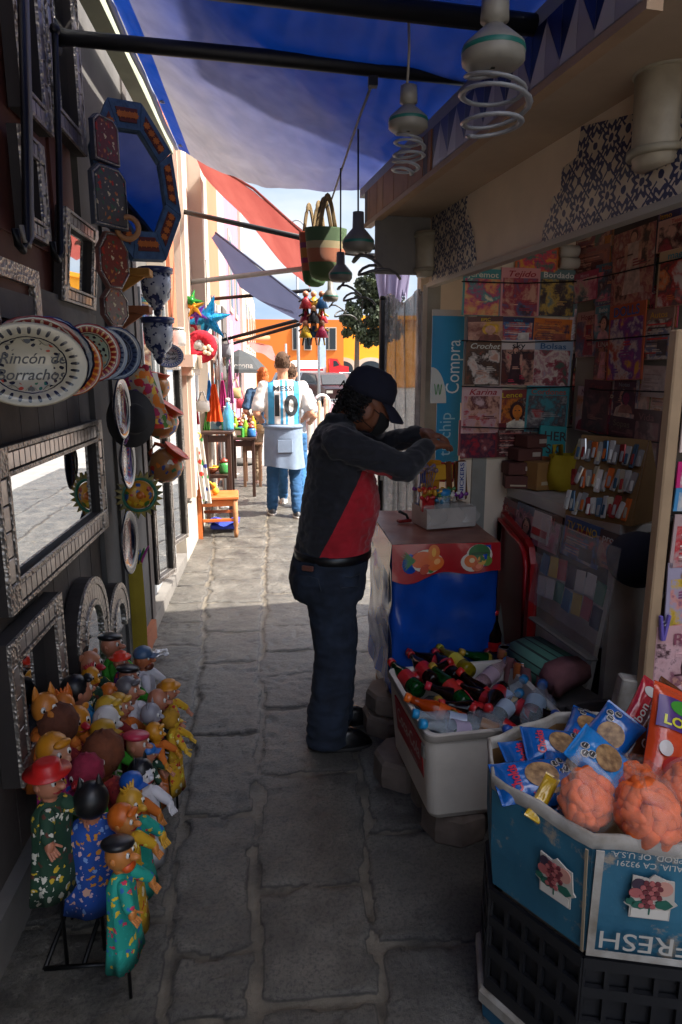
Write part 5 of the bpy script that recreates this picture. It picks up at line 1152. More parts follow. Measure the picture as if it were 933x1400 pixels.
E_ = [
 # end wall
 (632, 685, 368, 432, 'Jeremot', '#d8d2c0', '#2a8a86', ['#d8b06a', '#2f6f8a', '#d88a5a', '#a83a6a', '#e0d8b0'], 'flowers', 'teal pattern booklet with yellow and orange flowers, top left of the end wall', .002),
 (683, 736, 367, 433, 'Tejido', '#a01f2c', '#c98f8c', ['#c49a80', '#2a2024', '#8a2f3a', '#3a5a7a'], 'garment', 'pink knitting magazine titled Tejido, second in the top row of the end wall', .006),
 (735, 786, 369, 433, 'Bordado', '#d8d4cc', '#4a7a78', ['#c4a06a', '#2a2a2c', '#b5a04a', '#3a4a44'], 'grid', 'grey green booklet titled Bordado in the top row beside the corner', .002),
 (704, 762, 337, 369, '', '#ffffff', '#b5642c', ['#c83a5a', '#5a2a6a', '#d8a02c', '#2a7a6a'], 'flowers', 'orange and violet cover tucked under the frieze above Tejido', .002),
 (638, 686, 433, 467, 'EPIC', '#d8b02c', '#4a3d32', ['#c49a80', '#c8a02c', '#6a4a3a'], 'face', 'dark brown magazine with yellow EPIC title', .003),
 (684, 728, 434, 467, 'vive', '#3a9ab5', '#22314f', ['#b8a090', '#d8d4cc', '#2a6a9a', '#a83a3a'], 'lines', 'dark blue magazine titled vive nature', .006, ('nature',)),
 (727, 780, 436, 467, 'Suspenso', '#a04a4a', '#d07a32', ['#d89a5a', '#8a5a4a', '#2a2f4a'], 'lines', 'bright orange booklet with faded red title', .003),
 (635, 684, 466, 526, 'Crochet', '#d8d4c8', '#4f4a32', ['#c49a80', '#2a2a22', '#c02f2f', '#d8cfc0'], 'garment', 'magazine with white script title Crochet and red dress', .004),
 (683, 728, 465, 527, 'sky', '#1d1c20', '#cfc8c0', ['#c49a80', '#4a2f22', '#2a2428', '#c82a4a'], 'figure', 'white magazine titled sky view with a standing woman', .008, ('view',)),
 (725, 779, 466, 528, 'Bolsas', '#2f5f8a', '#8fb0bf', ['#b58a8a', '#3f6a5a', '#8a3a4a', '#d8d0c0'], 'garment', 'pale blue booklet titled Bolsas with bags', .004),
 (630, 684, 528, 592, 'Karina', '#a81f2c', '#c9aeaa', ['#c49a80', '#4a2a2a', '#a82f3a', '#b8a0a0'], 'grid', 'pale pink romance booklet titled Karina', .006),
 (676, 720, 533, 590, 'Lence', '#d8b82c', '#6a3a32', ['#c87a2c', '#2a2424', '#d8d0b8'], 'face', 'brown and yellow magazine titled Lence next to Karina', .003),
 (717, 775, 528, 590, 'Cordones', '#b5523f', '#2f8f92', ['#3f4a4a', '#a83a3a', '#8a9a92'], 'grid', 'turquoise booklet titled Cordones', .005),
 (626, 682, 574, 622, '', '#a81f2c', '#7a4a48', ['#c9b8b0', '#8a2a34', '#2a2a3a'], 'grid', 'dull red checked booklet below Karina', .002),
 (676, 724, 578, 624, 'Luz', '#c9c0b0', '#5a2a2c', ['#a86a5a', '#2a2224', '#b8a898'], 'lines', 'dark red booklet titled Luz half behind the brown boxes', .002),
 (778, 816, 484, 580, 'FORO', '#c9c4bc', '#2f2c2e', ['#b08a70', '#1a1a1c', '#8a2a2a', '#c8b02c'], 'face', 'black and white magazine titled FORO standing in the corner', .02),
 # back wall
 (790, 836, 338, 372, 'Cosina', '#a82a32', '#8a6a62', ['#a8705a', '#4a2a2a', '#c9a08a'], 'lines', 'brown pink booklet with red title high on the back wall', .004),
 (788, 822, 372, 412, 'Manos', '#d8a0b0', '#a83f5c', ['#d88aa0', '#2f6f7a', '#d8c0b0'], 'flowers', 'rose coloured leaflet hanging askew in the corner', .008),
 (818, 850, 360, 412, 'Hilo', '#d85a3a', '#2f6a7a', ['#d8708a', '#3a2a3a', '#d88a5a', '#c9c0b0'], 'garment', 'blue and pink leaflet titled Hilo', .006),
 (818, 842, 418, 466, 'Bebe', '#d8d0c8', '#3f8f9c', ['#c49a80', '#2a2a2a', '#d8a0a0'], 'face', 'small teal booklet titled Bebe left of the big red book', .006),
 (816, 842, 464, 520, 'LINAS', '#c9b8a8', '#8a2f34', ['#b5765a', '#2a1f20', '#c98a8a'], 'figure', 'dark red booklet titled LINAS', .004),
 (838, 887, 412, 520, 'DOLLS', '#2f5fa8', '#a8552c', ['#b02a3a', '#7a2a7a', '#d8a02c', '#c9c0b8', '#4a2f7a'], 'flowers', 'tall red and violet children book titled DOLLS', .014),
 (886, 924, 422, 492, 'Autos', '#d8a02c', '#7a6a58', ['#c82a22', '#2a2a2c', '#c9c0b0', '#4a6a8a'], 'lines', 'booklet with a red car right of the children book', .006),
 (906, 960, 296, 340, 'Tejer', '#b8242c', '#c9a08c', ['#2a1f20', '#c49a80', '#8a2f3a'], 'garment', 'pink cream magazine titled Tejer at the right edge', .01),
 (905, 960, 338, 418, 'magia', '#3f8a9c', '#b8a07a', ['#b02a22', '#c9c0b8', '#2a2a2c', '#d8702c'], 'flowers', 'cream children booklet with red shapes at the right edge', .006),
 (842, 872, 520, 566, 'Notas', '#8a8a92', '#3a2a3a', ['#6a2a4a', '#2a2a3a', '#8a6a5a'], 'face', 'dark violet booklet below the children book', .004),
 (882, 915, 500, 540, '', '#b8b0a0', '#a39a8c', ['#8a8278', '#b8b0a4'], 'lines', 'pale beige card hanging below the red car booklet', .008),
 (800, 836, 520, 590, 'Cruz', '#8a3a3a', '#4a3034', ['#6a4a44', '#2a1f22', '#8a6a60'], 'grid', 'dark booklet behind the card display', .003),
 (868, 905, 560, 640, 'Vida', '#8a5a5a', '#3a2c30', ['#6a4a48', '#2a2024', '#7a6a64'], 'grid', 'dim brown booklet low on the back wall', .003),
 (835, 870, 570, 640, 'Sopas', '#7a6a5a', '#2f2a30', ['#5a4a4a', '#2a2024', '#6a5a54'], 'lines', 'dim grey booklet low on the back wall', .003),
 (840, 868, 296, 330, '', '#fff', '#7a4a2c', ['#a86a3a', '#3a2a24', '#c98a4a'], 'lines', 'orange brown booklet just under the tiled frieze', .003),
 (872, 905, 285, 320, '', '#fff', '#4f4a5a', ['#8a7a8a', '#2a2430', '#a89aa0'], 'face', 'grey violet booklet just under the tiled frieze', .003)]
for k, (tt, tc_, bg_, cw) in enumerate((('Mundo', '#d8c02c', '#8a3a32', 'rust red'), ('Salud', '#d8d4cc', '#3f7a6a', 'sea green'), ('Cocina', '#a8242c', '#c0a27a', 'straw'), ('Punto', '#d8d4cc', '#7a3f6a', 'plum'), ('Ritmo', '#e0a02c', '#2f3f6a', 'night blue'), ('Hogar', '#8a2a34', '#b89a90', 'dusty pink'), ('Moldes', '#d8d0c0', '#4a6a8a', 'steel blue'), ('Recetas', '#c8a02c', '#7a5232', 'brown'), ('Ideas', '#2a2a30', '#b5a25a', 'ochre'), ('Ganchillo', '#d8d4cc', '#a8485a', 'coral red'), ('Novia', '#7a3a5a', '#c0b0b0', 'pale rose'), ('Canto', '#d8c8a0', '#5a3a32', 'umber'), ('Trama', '#1f2a3a', '#8aa0a0', 'grey teal'), ('Fiesta', '#e0c83a', '#a03a6a', 'magenta'), ('Campo', '#d8d4cc', '#5a7a3a', 'leaf green'))):
    c_, r_ = k % 5, k//5; x_ = 790+c_*25; y_ = (300, 408, 520)[r_]-c_*5+(k % 3)*9
    E_.append((x_, x_+31+c_*2, y_, y_+62, tt, tc_, bg_, ['#c49a80']+RN.sample(['#4a2f24', '#8a2f3a', '#c9b8a0', '#3a5a7a', '#b5742c', '#6a4a5a'], 3), RN.choice(['face', 'figure', 'lines']), cw+' booklet titled '+tt+' pinned behind others on the back wall', -.002))
for i, e_ in enumerate(E_):
    sec = e_[11] if len(e_) > 11 and isinstance(e_[11], tuple) else None
    end = i < 16
    magazine(e_[0], e_[1], e_[2], e_[3], EP if end else BP, ER if end else BR, e_[4], e_[5], e_[6], e_[7], e_[8], e_[9], e_[10]+.004+(.0011*(i % 5)), second=(sec[0], ) if sec else None, shear=.3 if e_[4] in ('Tejido', 'Crochet', 'Karina', 'Cosina') else 0)
# two dark posters of a robed figure
for px0, px1, py0, py1, pl_, rz_, lab, o2 in ((779, 817, 414, 488, EP, ER+R(-25), 'dark poster of a pale robed figure in the corner', .02), (845, 902, 300, 406, BP, BR, 'large dark poster of a pale robed figure under the frieze', .02)):
    magazine(px0, px1, py0, py1, pl_, rz_, '', '#fff', '#1a2026', ['#b08a70', '#3a2a22', '#b0a090', '#7a3a3a'], 'figure', lab, o2, 'robed figure posters', name='poster', cat='poster')
# white rolls and strings
b = thing('paper_rolls', 'two white paper rolls lying under the frieze beside the corner', 'rolls', P(774, 368, pl=EWP))
for py in (345, 361):
    m = MB(); p = P(762, py, pl=EWP)-SV*.03; q = P(785, py, pl=EWP)-SV*.03; m.tube([p, q], .026, 14); obj('roll', m, plain('#b8b0a4', .7), b, True)
k = 0
for py0 in (386, 466, 528, 583):
    a, d = P(628, py0, pl=EWP)-SV*.03, P(785, py0, pl=EWP)-SV*.03; f_ = V((d.x, d.y, d.z))
    z2 = d.z; e2 = W(UB-.03, VE-1.2, z2)
    b = thing('cord_line', ['first', 'second', 'third', 'lowest'][k]+' cord from the top holding the magazines', 'cord', (a+d)/2, 0, 'cords holding the magazines'); k += 1
    m = MB(); m.tube([a, (a+d)/2+V((0, 0, -.008)), d-SV*.0, W(UB-.035, VE-.3, z2-.008), e2], .0028, 5); obj('cord', m, M_black, b, True)
    m = MB(); m.box(d, (.012, .012, .02)); obj('clip', m, M_oldw, b, True)
# blue phone credit banner on the post
bl0, bl1 = P(589, 500, Y=3.28), P(634, 500, Y=3.28)
b = thing('blue_banner', 'bright blue phone credit banner with white lettering Compra on the stall post', 'banner', V(((bl0.x+bl1.x)/2, 3.28, 0)), DEL)
bw = (bl1-bl0).length; z1, z0, z2 = P(610, 432, Y=3.28).z, P(610, 551, Y=3.28).z, P(610, 625, Y=3.28).z
M_bl = plain('#1785b5', .35)
m = MB(); m.box((0, 0, (z0+z1)/2), (bw, .006, z1-z0)); s1 = obj('upper_sheet', m, M_bl, b)
m = MB(); m.box((bw*.1, .006, (z2+z0)/2-.02), (bw*.75, .005, z0-z2+.04)); s2 = obj('lower_sheet', m, M_bl, b)
m = MB(); m.box((0, -.0002, z1+.014), (bw*1.02, .007, .028)); obj('grey_header', m, plain('#b0aaa2', .5), b)
m = MB(); put_text(m, 'Compra', bw*.62, bw*.2, z0+(z1-z0)*.42, -.0045, .0, (z1-z0)*.62, PI/2); obj('lettering', m, plain('#cfe2ea', .4), s1)
m = MB(); put_text(m, 'tu chip', bw*.55, bw*.02, (z0+z2)/2-.02, .0025, .0, (z0-z2)*.8, PI/2); obj('lettering', m, plain('#8fc4d8', .4), s2)
m = MB(); m.prism([(-bw/2, z0)]+[(-bw/2+bw*.52*math.cos(a)*.95, z0+.17*math.sin(a)) for a in [PI/2*i/10 for i in range(11)]], -.0045, -.0032); w1 = obj('white_corner', m, plain('#c9ccc6', .4), s1)
m = MB(); m.tube([(-bw/2+bw*(.10+.24*i/20), -.0055, z0+.065+.026*math.cos(i*PI/5)*(1 if i else 1)) for i in range(21)], .0065, 6, flat=.2); obj('green_wave', m, plain('#3f9a3a', .4), w1)

# ------------------------------------------------------------------ shelf, cabinet and what stands on them
s0, s1_ = L(P(672, 660, Z=1.05)), L(P(865, 718, Z=1.05)); US = (s0.x+s1_.x)/2; VS = s1_.y
b = thing('shelf_cabinet', 'white painted shelf with slanted front boards at the back of the stall', 'shelf', W(US+.1, VS+.4, 0))
M_ww = mat('worn white wood', '#c5beb2', .6, .2, 6, .3, 30)
m = MB(); sbox(m, US, UB, VS, VE-.002, 1.02, 1.05); obj('shelf_board', m, M_ww, b, True)
m = MB(); sbox(m, US-.012, US, VS-.01, VE-.002, 1.005, 1.056); obj('shelf_edge', m, plain('#b5b0a6', .35), b, True)
def lean(u, z): return US-.0-.13*(1-z/1.0)*1.0
m = MB(); vs = []
for v in (VS+.02, VE-.1):
    for z in (.12, .8):
        for d_ in (0, .02): vs.append(W(lean(0, z)+d_, v, z))
m.add(vs, [(0, 2, 3, 1), (4, 5, 7, 6), (0, 4, 6, 2), (1, 3, 7, 5), (2, 6, 7, 3), (0, 1, 5, 4)], False); obj('front_board', m, M_ww, b, True)
m = MB(); sbox(m, US-.01, UB, VS+.01, VS+.04, .05, 1.0); obj('side_board', m, M_ww, b, True)
m = MB(); sbox(m, US+.05, UB, VS+.3, VE-.1, .05, .8); obj('carcass', m, M_dkwood, b, True)
SHP = (W(US-.02, 0, 0), TV)
for px0, px1, py0, py1, t1, tc_, bg_, pal, kind, lab in (
    (682, 708, 682, 736, 'Sabor', '#a8242c', '#5a4a4c', ['#c49a80', '#2a2224', '#8a2a34'], 'figure', 'grey red magazine first on the rack below the shelf'),
    (706, 732, 690, 745, 'Moda', '#a86a78', '#4a6a74', ['#c49a80', '#2a2224', '#b08a90'], 'face', 'pale blue pink magazine second on the rack below the shelf'),
    (730, 768, 700, 752, 'JUGON', '#c84a5a', '#2a2428', ['#c86a8a', '#c9a0a8', '#7a2a3a'], 'flowers', 'black magazine with pink JUGON title'),
    (772, 822, 712, 768, 'TV TV NO', '#e0c02c', '#1c5a9a', ['#c49a80', '#16161a', '#a8242c', '#c9c0b0'], 'lines', 'blue and black magazine with yellow TV title'),
    (820, 856, 728, 780, 'proce', '#d8d4cc', '#2a2628', ['#8a4a3a', '#2a6a7a', '#b08a70'], 'face', 'black magazine with white lettering proce')):
    magazine(px0, px1, py0, py1, SHP, BR, t1, tc_, bg_, pal, kind, lab, .004, 'magazines on the rack below the shelf', tsize=.26, titlez=.3, tilt=R(-6))
# card display with small blister packs
c0 = P(768, 700, Z=1.055); cB, cT = P(800, 700, Z=1.055), P(815, 580, Z=1.3)
dW = .34; b = thing('card_display', 'cardboard easel on the shelf hung with rows of lighters and blister packs', 'display', P(812, 712, Z=1.056), BR+R(26))
m = MB(); m.box((0, .055, .15), (.26, .006, .31), (R(-14), 0, 0)); obj('card_back', m, mat('brown cardboard', '#7a5a34', .9, .15, 6, .2, 30), b)
m = MB(); m.prism([(0, 0)], 0, 0) if False else None; m.add([(.13, .02, 0), (.13, .1, .3), (.13, .26, 0), (.136, .02, 0), (.136, .1, .3), (.136, .26, 0)], [(0, 1, 2), (3, 5, 4), (0, 3, 4, 1), (1, 4, 5, 2), (0, 2, 5, 3)], False); obj('side_flap', m, mat('brown cardboard', ''), b)
packs = ['#c0bcb4', '#a8a49e', '#d0ccc4', '#8a2f2c', '#c8642c', '#3a5468', '#b0a78f', '#7f7c7a', '#b8b4ac']
for r_ in range(3):
    for q in range(12):
        z_ = .035+.095*r_+rnd.uniform(-.008, .008); x_ = -.12+.0215*q+rnd.uniform(-.003, .003); y_ = .012+.026*r_; cc = packs[(q*5+r_*3+q//3) % 9]
        m = MB(); m.bb((x_, y_, z_+.02), (.023, .008, rnd.uniform(.06, .088)), .003, (R(-14), R(rnd.uniform(-14, 14)), R(rnd.uniform(-25, 25)))); p_ = obj('blister_pack', m, plain(cc, .2, metal=.5 if (q*3+r_) % 3 else 0), b)
        m = MB(); m.bb((x_, y_-.006, z_+.01), (.012, .008, .04), .003, (R(-14), 0, 0)); obj('lighter', m, plain(packs[(q*7+r_*2+1) % 9], .2, metal=.3 if (q+r_) % 2 else 0), p_)
# yellow plastic bag, brown boxes, teal book
c = W(US+.19, VE-.19, 1.056); b = thing('yellow_plastic_bag', 'crumpled yellow plastic carrier bag on the shelf beside the brown boxes', 'bag', c); b.scale = (1.35, 1.1, 1.1)
def bagring(k, z, j): return [(.075*k*math.cos(a)*(1+.12*math.sin(a*3+j)+.06*math.sin(a*7+z*60)), .055*k*math.sin(a)*(1+.1*math.sin(a*5+j)), z) for a in [i*2*PI/36 for i in range(36)]]
M_yb = cloth('yellow bag film', '#c0a428', .35); m = MB(); m.loft([bagring(k, z, z*30) for k, z in ((.75, 0), (1, .02), (1.05, .06), (.95, .1), (.8, .13), (.85, .15))], caps=False); obj('bag', m, M_yb, b)
m = MB()
for sx in (-1, 1): m.tube([(sx*.06, -.02, .14), (sx*.055, -.01, .19), (sx*.03, .0, .19), (sx*.02, .02, .13)], .009, 7, flat=.4)
obj('handle', m, M_yb, b)
M_cb = mat('brown cardboard', ''); M_cb2 = mat('dark red brown carton', '#5a3128', .8)
for px, py, w_, d_, h_, rz_, mm, lab, tx in ((702, 655, .13, .1, .13, 20, mat('tan carton', '#9a6f3a', .8), 'tan cardboard box at the front of the shelf end', None), (684, 650, .12, .1, .06, -12, M_cb2, 'lowest dark red carton at the shelf end', 'FERN')):
    c = W(US+(.09 if px > 700 else .0), VE-(.13 if px > 700 else .07), 1.056); b = thing('carton_box', lab, 'box', c, R(rz_), 'cartons on the shelf end')
    m = MB(); m.bb((0, 0, h_/2), (w_, d_, h_), .003); obj('carton', m, mm, b); m = MB(); m.box((0, -d_/2-.001, h_*.25), (w_*.6, .002, h_*.12)); obj('label', m, plain('#b8a88a', .6), b)
for k, (px, py, z_) in enumerate(((680, 618, 1.12), (694, 600, 1.185), (700, 578, 1.245))):
    c = P(px, py+26, Z=z_); b = thing('carton_box', ['middle dark red carton of the stack at the shelf end', 'upper dark red carton with open flap in the stack', 'topmost small dark carton of the stack'][k], 'box', W(US+.01+.025*k, VE-.07, z_), DEL+R(8*k-6), 'cartons on the shelf end')
    m = MB(); m.bb((0, 0, .029), (.14-.015*k, .1, .058), .003); obj('carton', m, M_cb2, b); m = MB(); m.box((.03, -.052, .03), (.04, .003, .02)); obj('label', m, plain('#b0a090', .6), b)
c = W(US+.17, VE-.07, 1.26); b = thing('teal_book', 'bright teal book with dark lettering HER standing behind the yellow bag', 'book', c, (R(-8), R(4), DEL-.15))
m = MB(); m.bb((0, 0, 0), (.13, .02, .16), .003); obj('cover', m, plain('#1f8a8a', .4), b); m = MB(); put_text(m, 'HER', .06, .01, .03, -.0112, .015); put_text(m, 'SIC', .06, .01, -.03, -.0112, .015); obj('lettering', m, plain('#2a2424', .5), b)
m = MB(); m.box((0, .001, -.072), (.128, .022, .014)); obj('orange_band', m, plain('#c8642c', .4), b)
# pouch with little cards pinned on the slanted board
PLB = (W(US-.07, 0, .5), (TV+V((0, 0, .13))).normalized())
c, w_, h_ = wallspot(748, 832, 745, 845, PLB); b = thing('card_pouch', 'clear plastic pouch of small coloured cards pinned to the slanted white board', 'pouch', c-TV*.015, (R(-7), 0, BR+R(0)))
m = MB(); m.sheet(lambda u, v: V(((u-.5)*w_*1.15, -.012-.02*math.sin(PI*u)*math.sin(PI*v)+.004*math.sin(u*40), (v-.45)*h_*1.2)), 26, 18); obj('film', m, film('pouch film', '#c9c6c0', .28, .12, .8, 25), b)
for i in range(7):
    for j in range(2):
        m = MB(); m.bb((-w_*.42+i*w_*.14, -.004-.002*j, -h_*.25+j*h_*.3+.006*(i % 3)), (w_*.125, .004, h_*.27), .001, (0, R(rnd.uniform(-8, 8)), 0)); obj('card', m, plain(['#c9c4bc', '#a8323a', '#2f6a8a', '#c9c4bc', '#2a2a32', '#c8a83a', '#3f7a5a'][(i*3+j*2) % 7], .4), b)
m = MB(); m.bb((-w_*.62, .0, h_*.5), (w_*.3, .004, h_*.4), .001); m.m = 1; m.bb((-w_*.62, -.004, h_*.42), (w_*.26, .004, h_*.1), .001); obj('price_card', m, [plain('#b8aaa6', .5), plain('#a8242c', .5)], b)
m = MB(); m.bb((.02, -.015, -h_*.72), (w_*.95, .045, .012), .004); obj('ledge', m, mat('grey ledge', '#6f6a62', .6), b)
# dark cap
c = P(872, 765, Y=2.2); b = thing('navy_cap', 'dark navy cap with embroidered letters hanging by the right hand post', 'cap', c, (R(20), R(-75), R(25)))
m = MB(); m.lathe([(.095, -.03), (.1, .0), (.095, .04), (.075, .075), (.04, .098), (.004, .105)], 28); obj('crown', m, plain('#171a2a', .9), b)
m = MB(); m.sheet(lambda u, v: V(((u-.5)*.17*(1-.15*v), -.085-.085*v*math.sin(PI*(.15+.7*u)), -.03-.03*v+.03*abs(u-.5))), 14, 6); obj('brim', m, plain('#171a2a', .9), b)
m = MB(); put_text(m, 'REY', .04, 0, .02, -.1, .01); obj('embroidery', m, plain('#8a7a4a', .7), b)
m = MB(); m.tube([(0, .1, -.02), (-.03, .12, -.08), (-.1, .1, -.12)], .012, 6, flat=.3); obj('strap', m, plain('#171a2a', .9), b)
# striped blanket over a low stool
c = P(762, 950, Z=.35); c = W(US-.2, L(P(762, 900, Z=.5)).y, 0)
b = thing('striped_blanket', 'folded green and rose striped blanket with fringe lying before the slanted board', 'blanket', (c.x, c.y, .5), BR+R(8))
t = NT('striped blanket'); sx = t.n('ShaderNodeSeparateXYZ'); t.l(t.obj(), sx.inputs[0]); t.base(t.ramp(t.math('FRACT', t.math('MULTIPLY', t.math('ADD', sx.outputs[1], sx.outputs[2]), 7)), [(0, '#4f7a68'), (.25, '#23302c'), (.3, '#4f7a68'), (.5, '#23302c'), (.55, '#5a8674'), (.9, '#2a3a34')], True)); t.p(rough=.95); t.bump(t.noise(120, 2), .4, .004); MBk = t.m
MBr = mat('rose blanket', '#8a5a5a', .95, .2, 20, .4, 120)
m = MB(); m.loft([[(x, y_, z) for y_, z in ((-.08, -.1), (-.085, .0), (-.07, .035), (0, .05), (.07, .04), (.08, 0), (.06, -.02), (-.05, -.06))] for x in (-.12, 0, .1)], smooth=True); obj('folded_part', m, MBk, b)
m = MB(); m.loft([[(x, y_*(1.05-.1*k), z) for y_, z in ((-.085, -.06), (-.09, .0), (-.07, .04), (0, .055), (.07, .045), (.08, 0), (.05, -.02), (-.05, -.04))] for k, x in enumerate((.1, .15, .19))]); obj('rose_end', m, MBr, b)
m = MB(); m.sheet(lambda u, v: V((-.12+.3*u, -.088-.012*math.sin(u*19)-.02*v, -.01-.32*v)), 24, 10); hg = obj('hanging_part', m, MBr, b)
m = MB()
for i in range(26): m.tube([(-.12+.3*i/25, -.108, -.33), (-.12+.3*i/25+.004*math.sin(i*3), -.11, -.375)], .0025, 4)
obj('fringe', m, MBr, hg)
b = thing('low_stool', 'low dark stool under the striped blanket', 'stool', (c.x, c.y, 0), BR+R(8)); m = MB(); m.bb((.03, .02, .4), (.34, .2, .03), .005); obj('seat', m, M_dkwood, b)
for sx_ in (-.12, .18):
    for sy in (-.06, .1): m = MB(); m.box((sx_, sy, .19), (.03, .03, .385)); obj('leg', m, M_dkwood, b)
# red folded table
c = P(685, 770, Y=2.95); b = thing('red_folding_table', 'red folding table leaning upright between the counter and the shelf', 'table', (c.x+.03, c.y-.08, 0), BR+R(-12))
M_red = mat('red enamel', '#9a1418', .3, .08, 5, .05, 30)
o_ = [(-.26, .2), (.26, .2), (.26, .82), (.22, .88), (.15, .9), (-.26, .93)]
m = MB(); m.prism(o_, 0, .025); obj('table_top', m, M_red, b); m = MB(); m.tube([(x, -.012, z) for x, z in [(-.23, .24), (.23, .24), (.23, .8), (.2, .85), (.14, .87), (-.23, .9), (-.23, .24)]], .012, 8); obj('rim', m, M_red, b)
for x in (-.2, .2): m = MB(); m.tube([(x, .05, .0), (x, .04, .8)], .012, 8); obj('leg', m, M_red, b)
# dark crates in the corner
for k, (u, v, h_, lab) in enumerate(((US-.05, VS-.2, .42, 'dark brown wooden crate on the floor by the right hand post'), (US+.12, VS-.5, .55, 'dark wooden crate deeper under the magazines'))):
    b = thing('wooden_crate', lab, 'crate', W(u, v, 0), DEL, 'dark crates on the stall floor')
    for s_ in (-1, 1):
        for q in range(4):
            m = MB(); m.bb((0, s_*.13, h_*(q+.5)/4), (.34, .016, h_/4-.012), .002); obj('slat', m, M_dkwood, b)
            m = MB(); m.bb((s_*.165, 0, h_*(q+.5)/4), (.016, .24, h_/4-.012), .002); obj('slat', m, M_dkwood, b)
    m = MB(); m.box((0, 0, .012), (.31, .24, .02)); obj('bottom', m, M_dkwood, b)
# magazine rack at the right edge
pr = P(905, 700, Y=1.72); b = thing('magazine_rack', 'wooden magazine rack with a pale post at the right edge', 'rack', (pr.x, 1.72, 0), R(4))
m = MB(); m.bb((0, 0, .85), (.035, .035, 1.7), .004); obj('post', m, mat('pale wood post', '#a08566', .5, .15, 8, .15, 40), b)
for z in (.62, .80, .98, 1.2, 1.42): m = MB(); m.bb((.25, .012, z), (.5, .014, .018), .003); obj('bar', m, M_dkwood, b)
m = MB(); m.box((.25, .03, .85), (.5, .006, 1.5)); obj('back_board', m, mat('rack board', '#6a5f54', .8), b)
mm_ = rootM(b)
for z, h_, x, w_, t1, tc_, bg_, pal, kind, lab in ((1.47, .17, .125, .2, 'Novela', '#a8245a', '#c9bcb0', ['#c49a80', '#2a2428', '#a83a5a'], 'lines', 'cream magazine with pink title at the top of the right rack'), (1.325, .07, .13, .21, 'Estrellas', '#d8d0d4', '#b0246a', [], 'none', 'narrow magenta booklet on the right rack'), (1.255, .065, .13, .21, 'Milagros', '#d8e0e4', '#2a86b0', [], 'none', 'narrow blue booklet on the right rack'), (1.14, .15, .13, .2, 'Guia', '#a8242c', '#9a948e', ['#a8242c', '#c9c0b0', '#6a5a54'], 'lines', 'grey booklet with red framed title on the right rack'),
    (.97, .23, .14, .22, 'Campo', '#c8942c', '#8a96a8', ['#c08a7a', '#8a8a2a', '#6a4a6a', '#b8a02c'], 'flowers', 'landscape cover with yellow flowers on the right rack'), (.78, .24, .12, .22, 'Rosa', '#8a4a5a', '#b89a98', ['#c49a80', '#2a2024', '#c9a8a8', '#6a4a5a'], 'face', 'rose drawing cover clipped low on the right rack'), (.60, .2, .14, .22, 'Amor', '#a83a5a', '#8f8290', ['#c49a80', '#3a2a34', '#b08a9a'], 'face', 'mauve cover at the bottom of the right rack')):
    q = mm_ @ V((x, -.012-.004*(z < .9), z)); magazine(0, 0, 0, 0, None, R(4), t1, tc_, bg_, pal, kind, lab, group='magazines on the right hand rack', world=(q, w_, h_), tsize=.26 if h_ < .2 else .2, titlez=.33 if h_ > .1 else 0)
q = mm_ @ V((.02, -.03, .9)); b = thing('clothes_peg', 'lilac clothes peg clipping a cover to the right rack', 'peg', q, R(10))
for s_ in (-1, 1): m = MB(); m.bb((s_*.008, 0, 0), (.009, .012, .075), .002, (0, R(s_*9), 0)); obj('jaw', m, plain('#6a5aa8', .4), b)
m = MB(); m.ring((0, 0, .012), .006, .0015, 12, 5, 'y'); obj('spring', m, plain('#9a9aa0', .3, metal=.8), b)

# ------------------------------------------------------------------ counter under a red oilcloth
CX0, CX1, CY0, CY1, CZ = .466, .905, 2.675, 3.34, .90
b = thing('counter', 'tall counter wrapped in blue tarpaulin with a red fruit oilcloth on top', 'counter', ((CX0+CX1)/2, (CY0+CY1)/2, 0))
m = MB(); m.bb(((CX0+CX1)/2, (CY0+CY1)/2, .55), (CX1-CX0-.05, CY1-CY0-.05, .68), .004); obj('body', m, M_dkwood, b, True)
M_btp = mat('blue tarpaulin skirt', '#0f4298', .2, .3, 5, .4, 12)
def skirt(u, v):
    per = [(CX0, CY1), (CX0, CY0), (CX1, CY0), (CX1, CY1)]; s_ = u*3; k = min(int(s_), 2); f_ = s_-k; p = V((*per[k], 0))*(1-f_)+V((*per[k+1], 0))*f_
    n = [V((-1, 0, 0)), V((0, -1, 0)), V((1, 0, 0))][k]; fold = .020*noise.noise(V((u*14, v*3, 1)))+.026*noise.noise(V((u*5+v*2.5, v*5-u*6, 5)))
    edge = min(f_, 1-f_); z = .89-(.67+.03*math.sin(u*17))*v
    return p+n*(.004+(fold+.012*v)*min(1, edge*8+.2)+.014*(1-min(1, edge*8))*0)+V((0, 0, z))
m = MB(); m.sheet(skirt, 96, 34); obj('blue_skirt', m, M_btp, b, True)
t = NT('red oilcloth'); t.base(t.ramp(t.noise(7, 4), [(.3, '#8a0f18'), (.7, '#a8141e')])); t.p(rough=.22, coat=.3); t.bump(t.noise(9, 3), .15, .01); M_oil = t.m
def oil(u, v): return V((CX0-.006+(CX1-CX0+.012)*u, CY0-.006+(CY1-CY0+.012)*v, CZ+.003*noise.noise(V((u*5, v*5, 0)))))
m = MB(); m.sheet(oil, 20, 24); o1_ = obj('oilcloth_top', m, mat('worn patterned oilcloth', '#7a2622', .34, .3, 12, .12, 9, c2='#8f5f4c'), b, True)
def hemf(u): return .135+.018*math.sin(u*5+1)+.012*math.sin(u*11)
def oilf(u, v): return V((CX0-.008+(CX1-CX0+.016)*u, CY0-.008-.012*v-.007*math.sin(u*9)*v, CZ-hemf(u)*v))
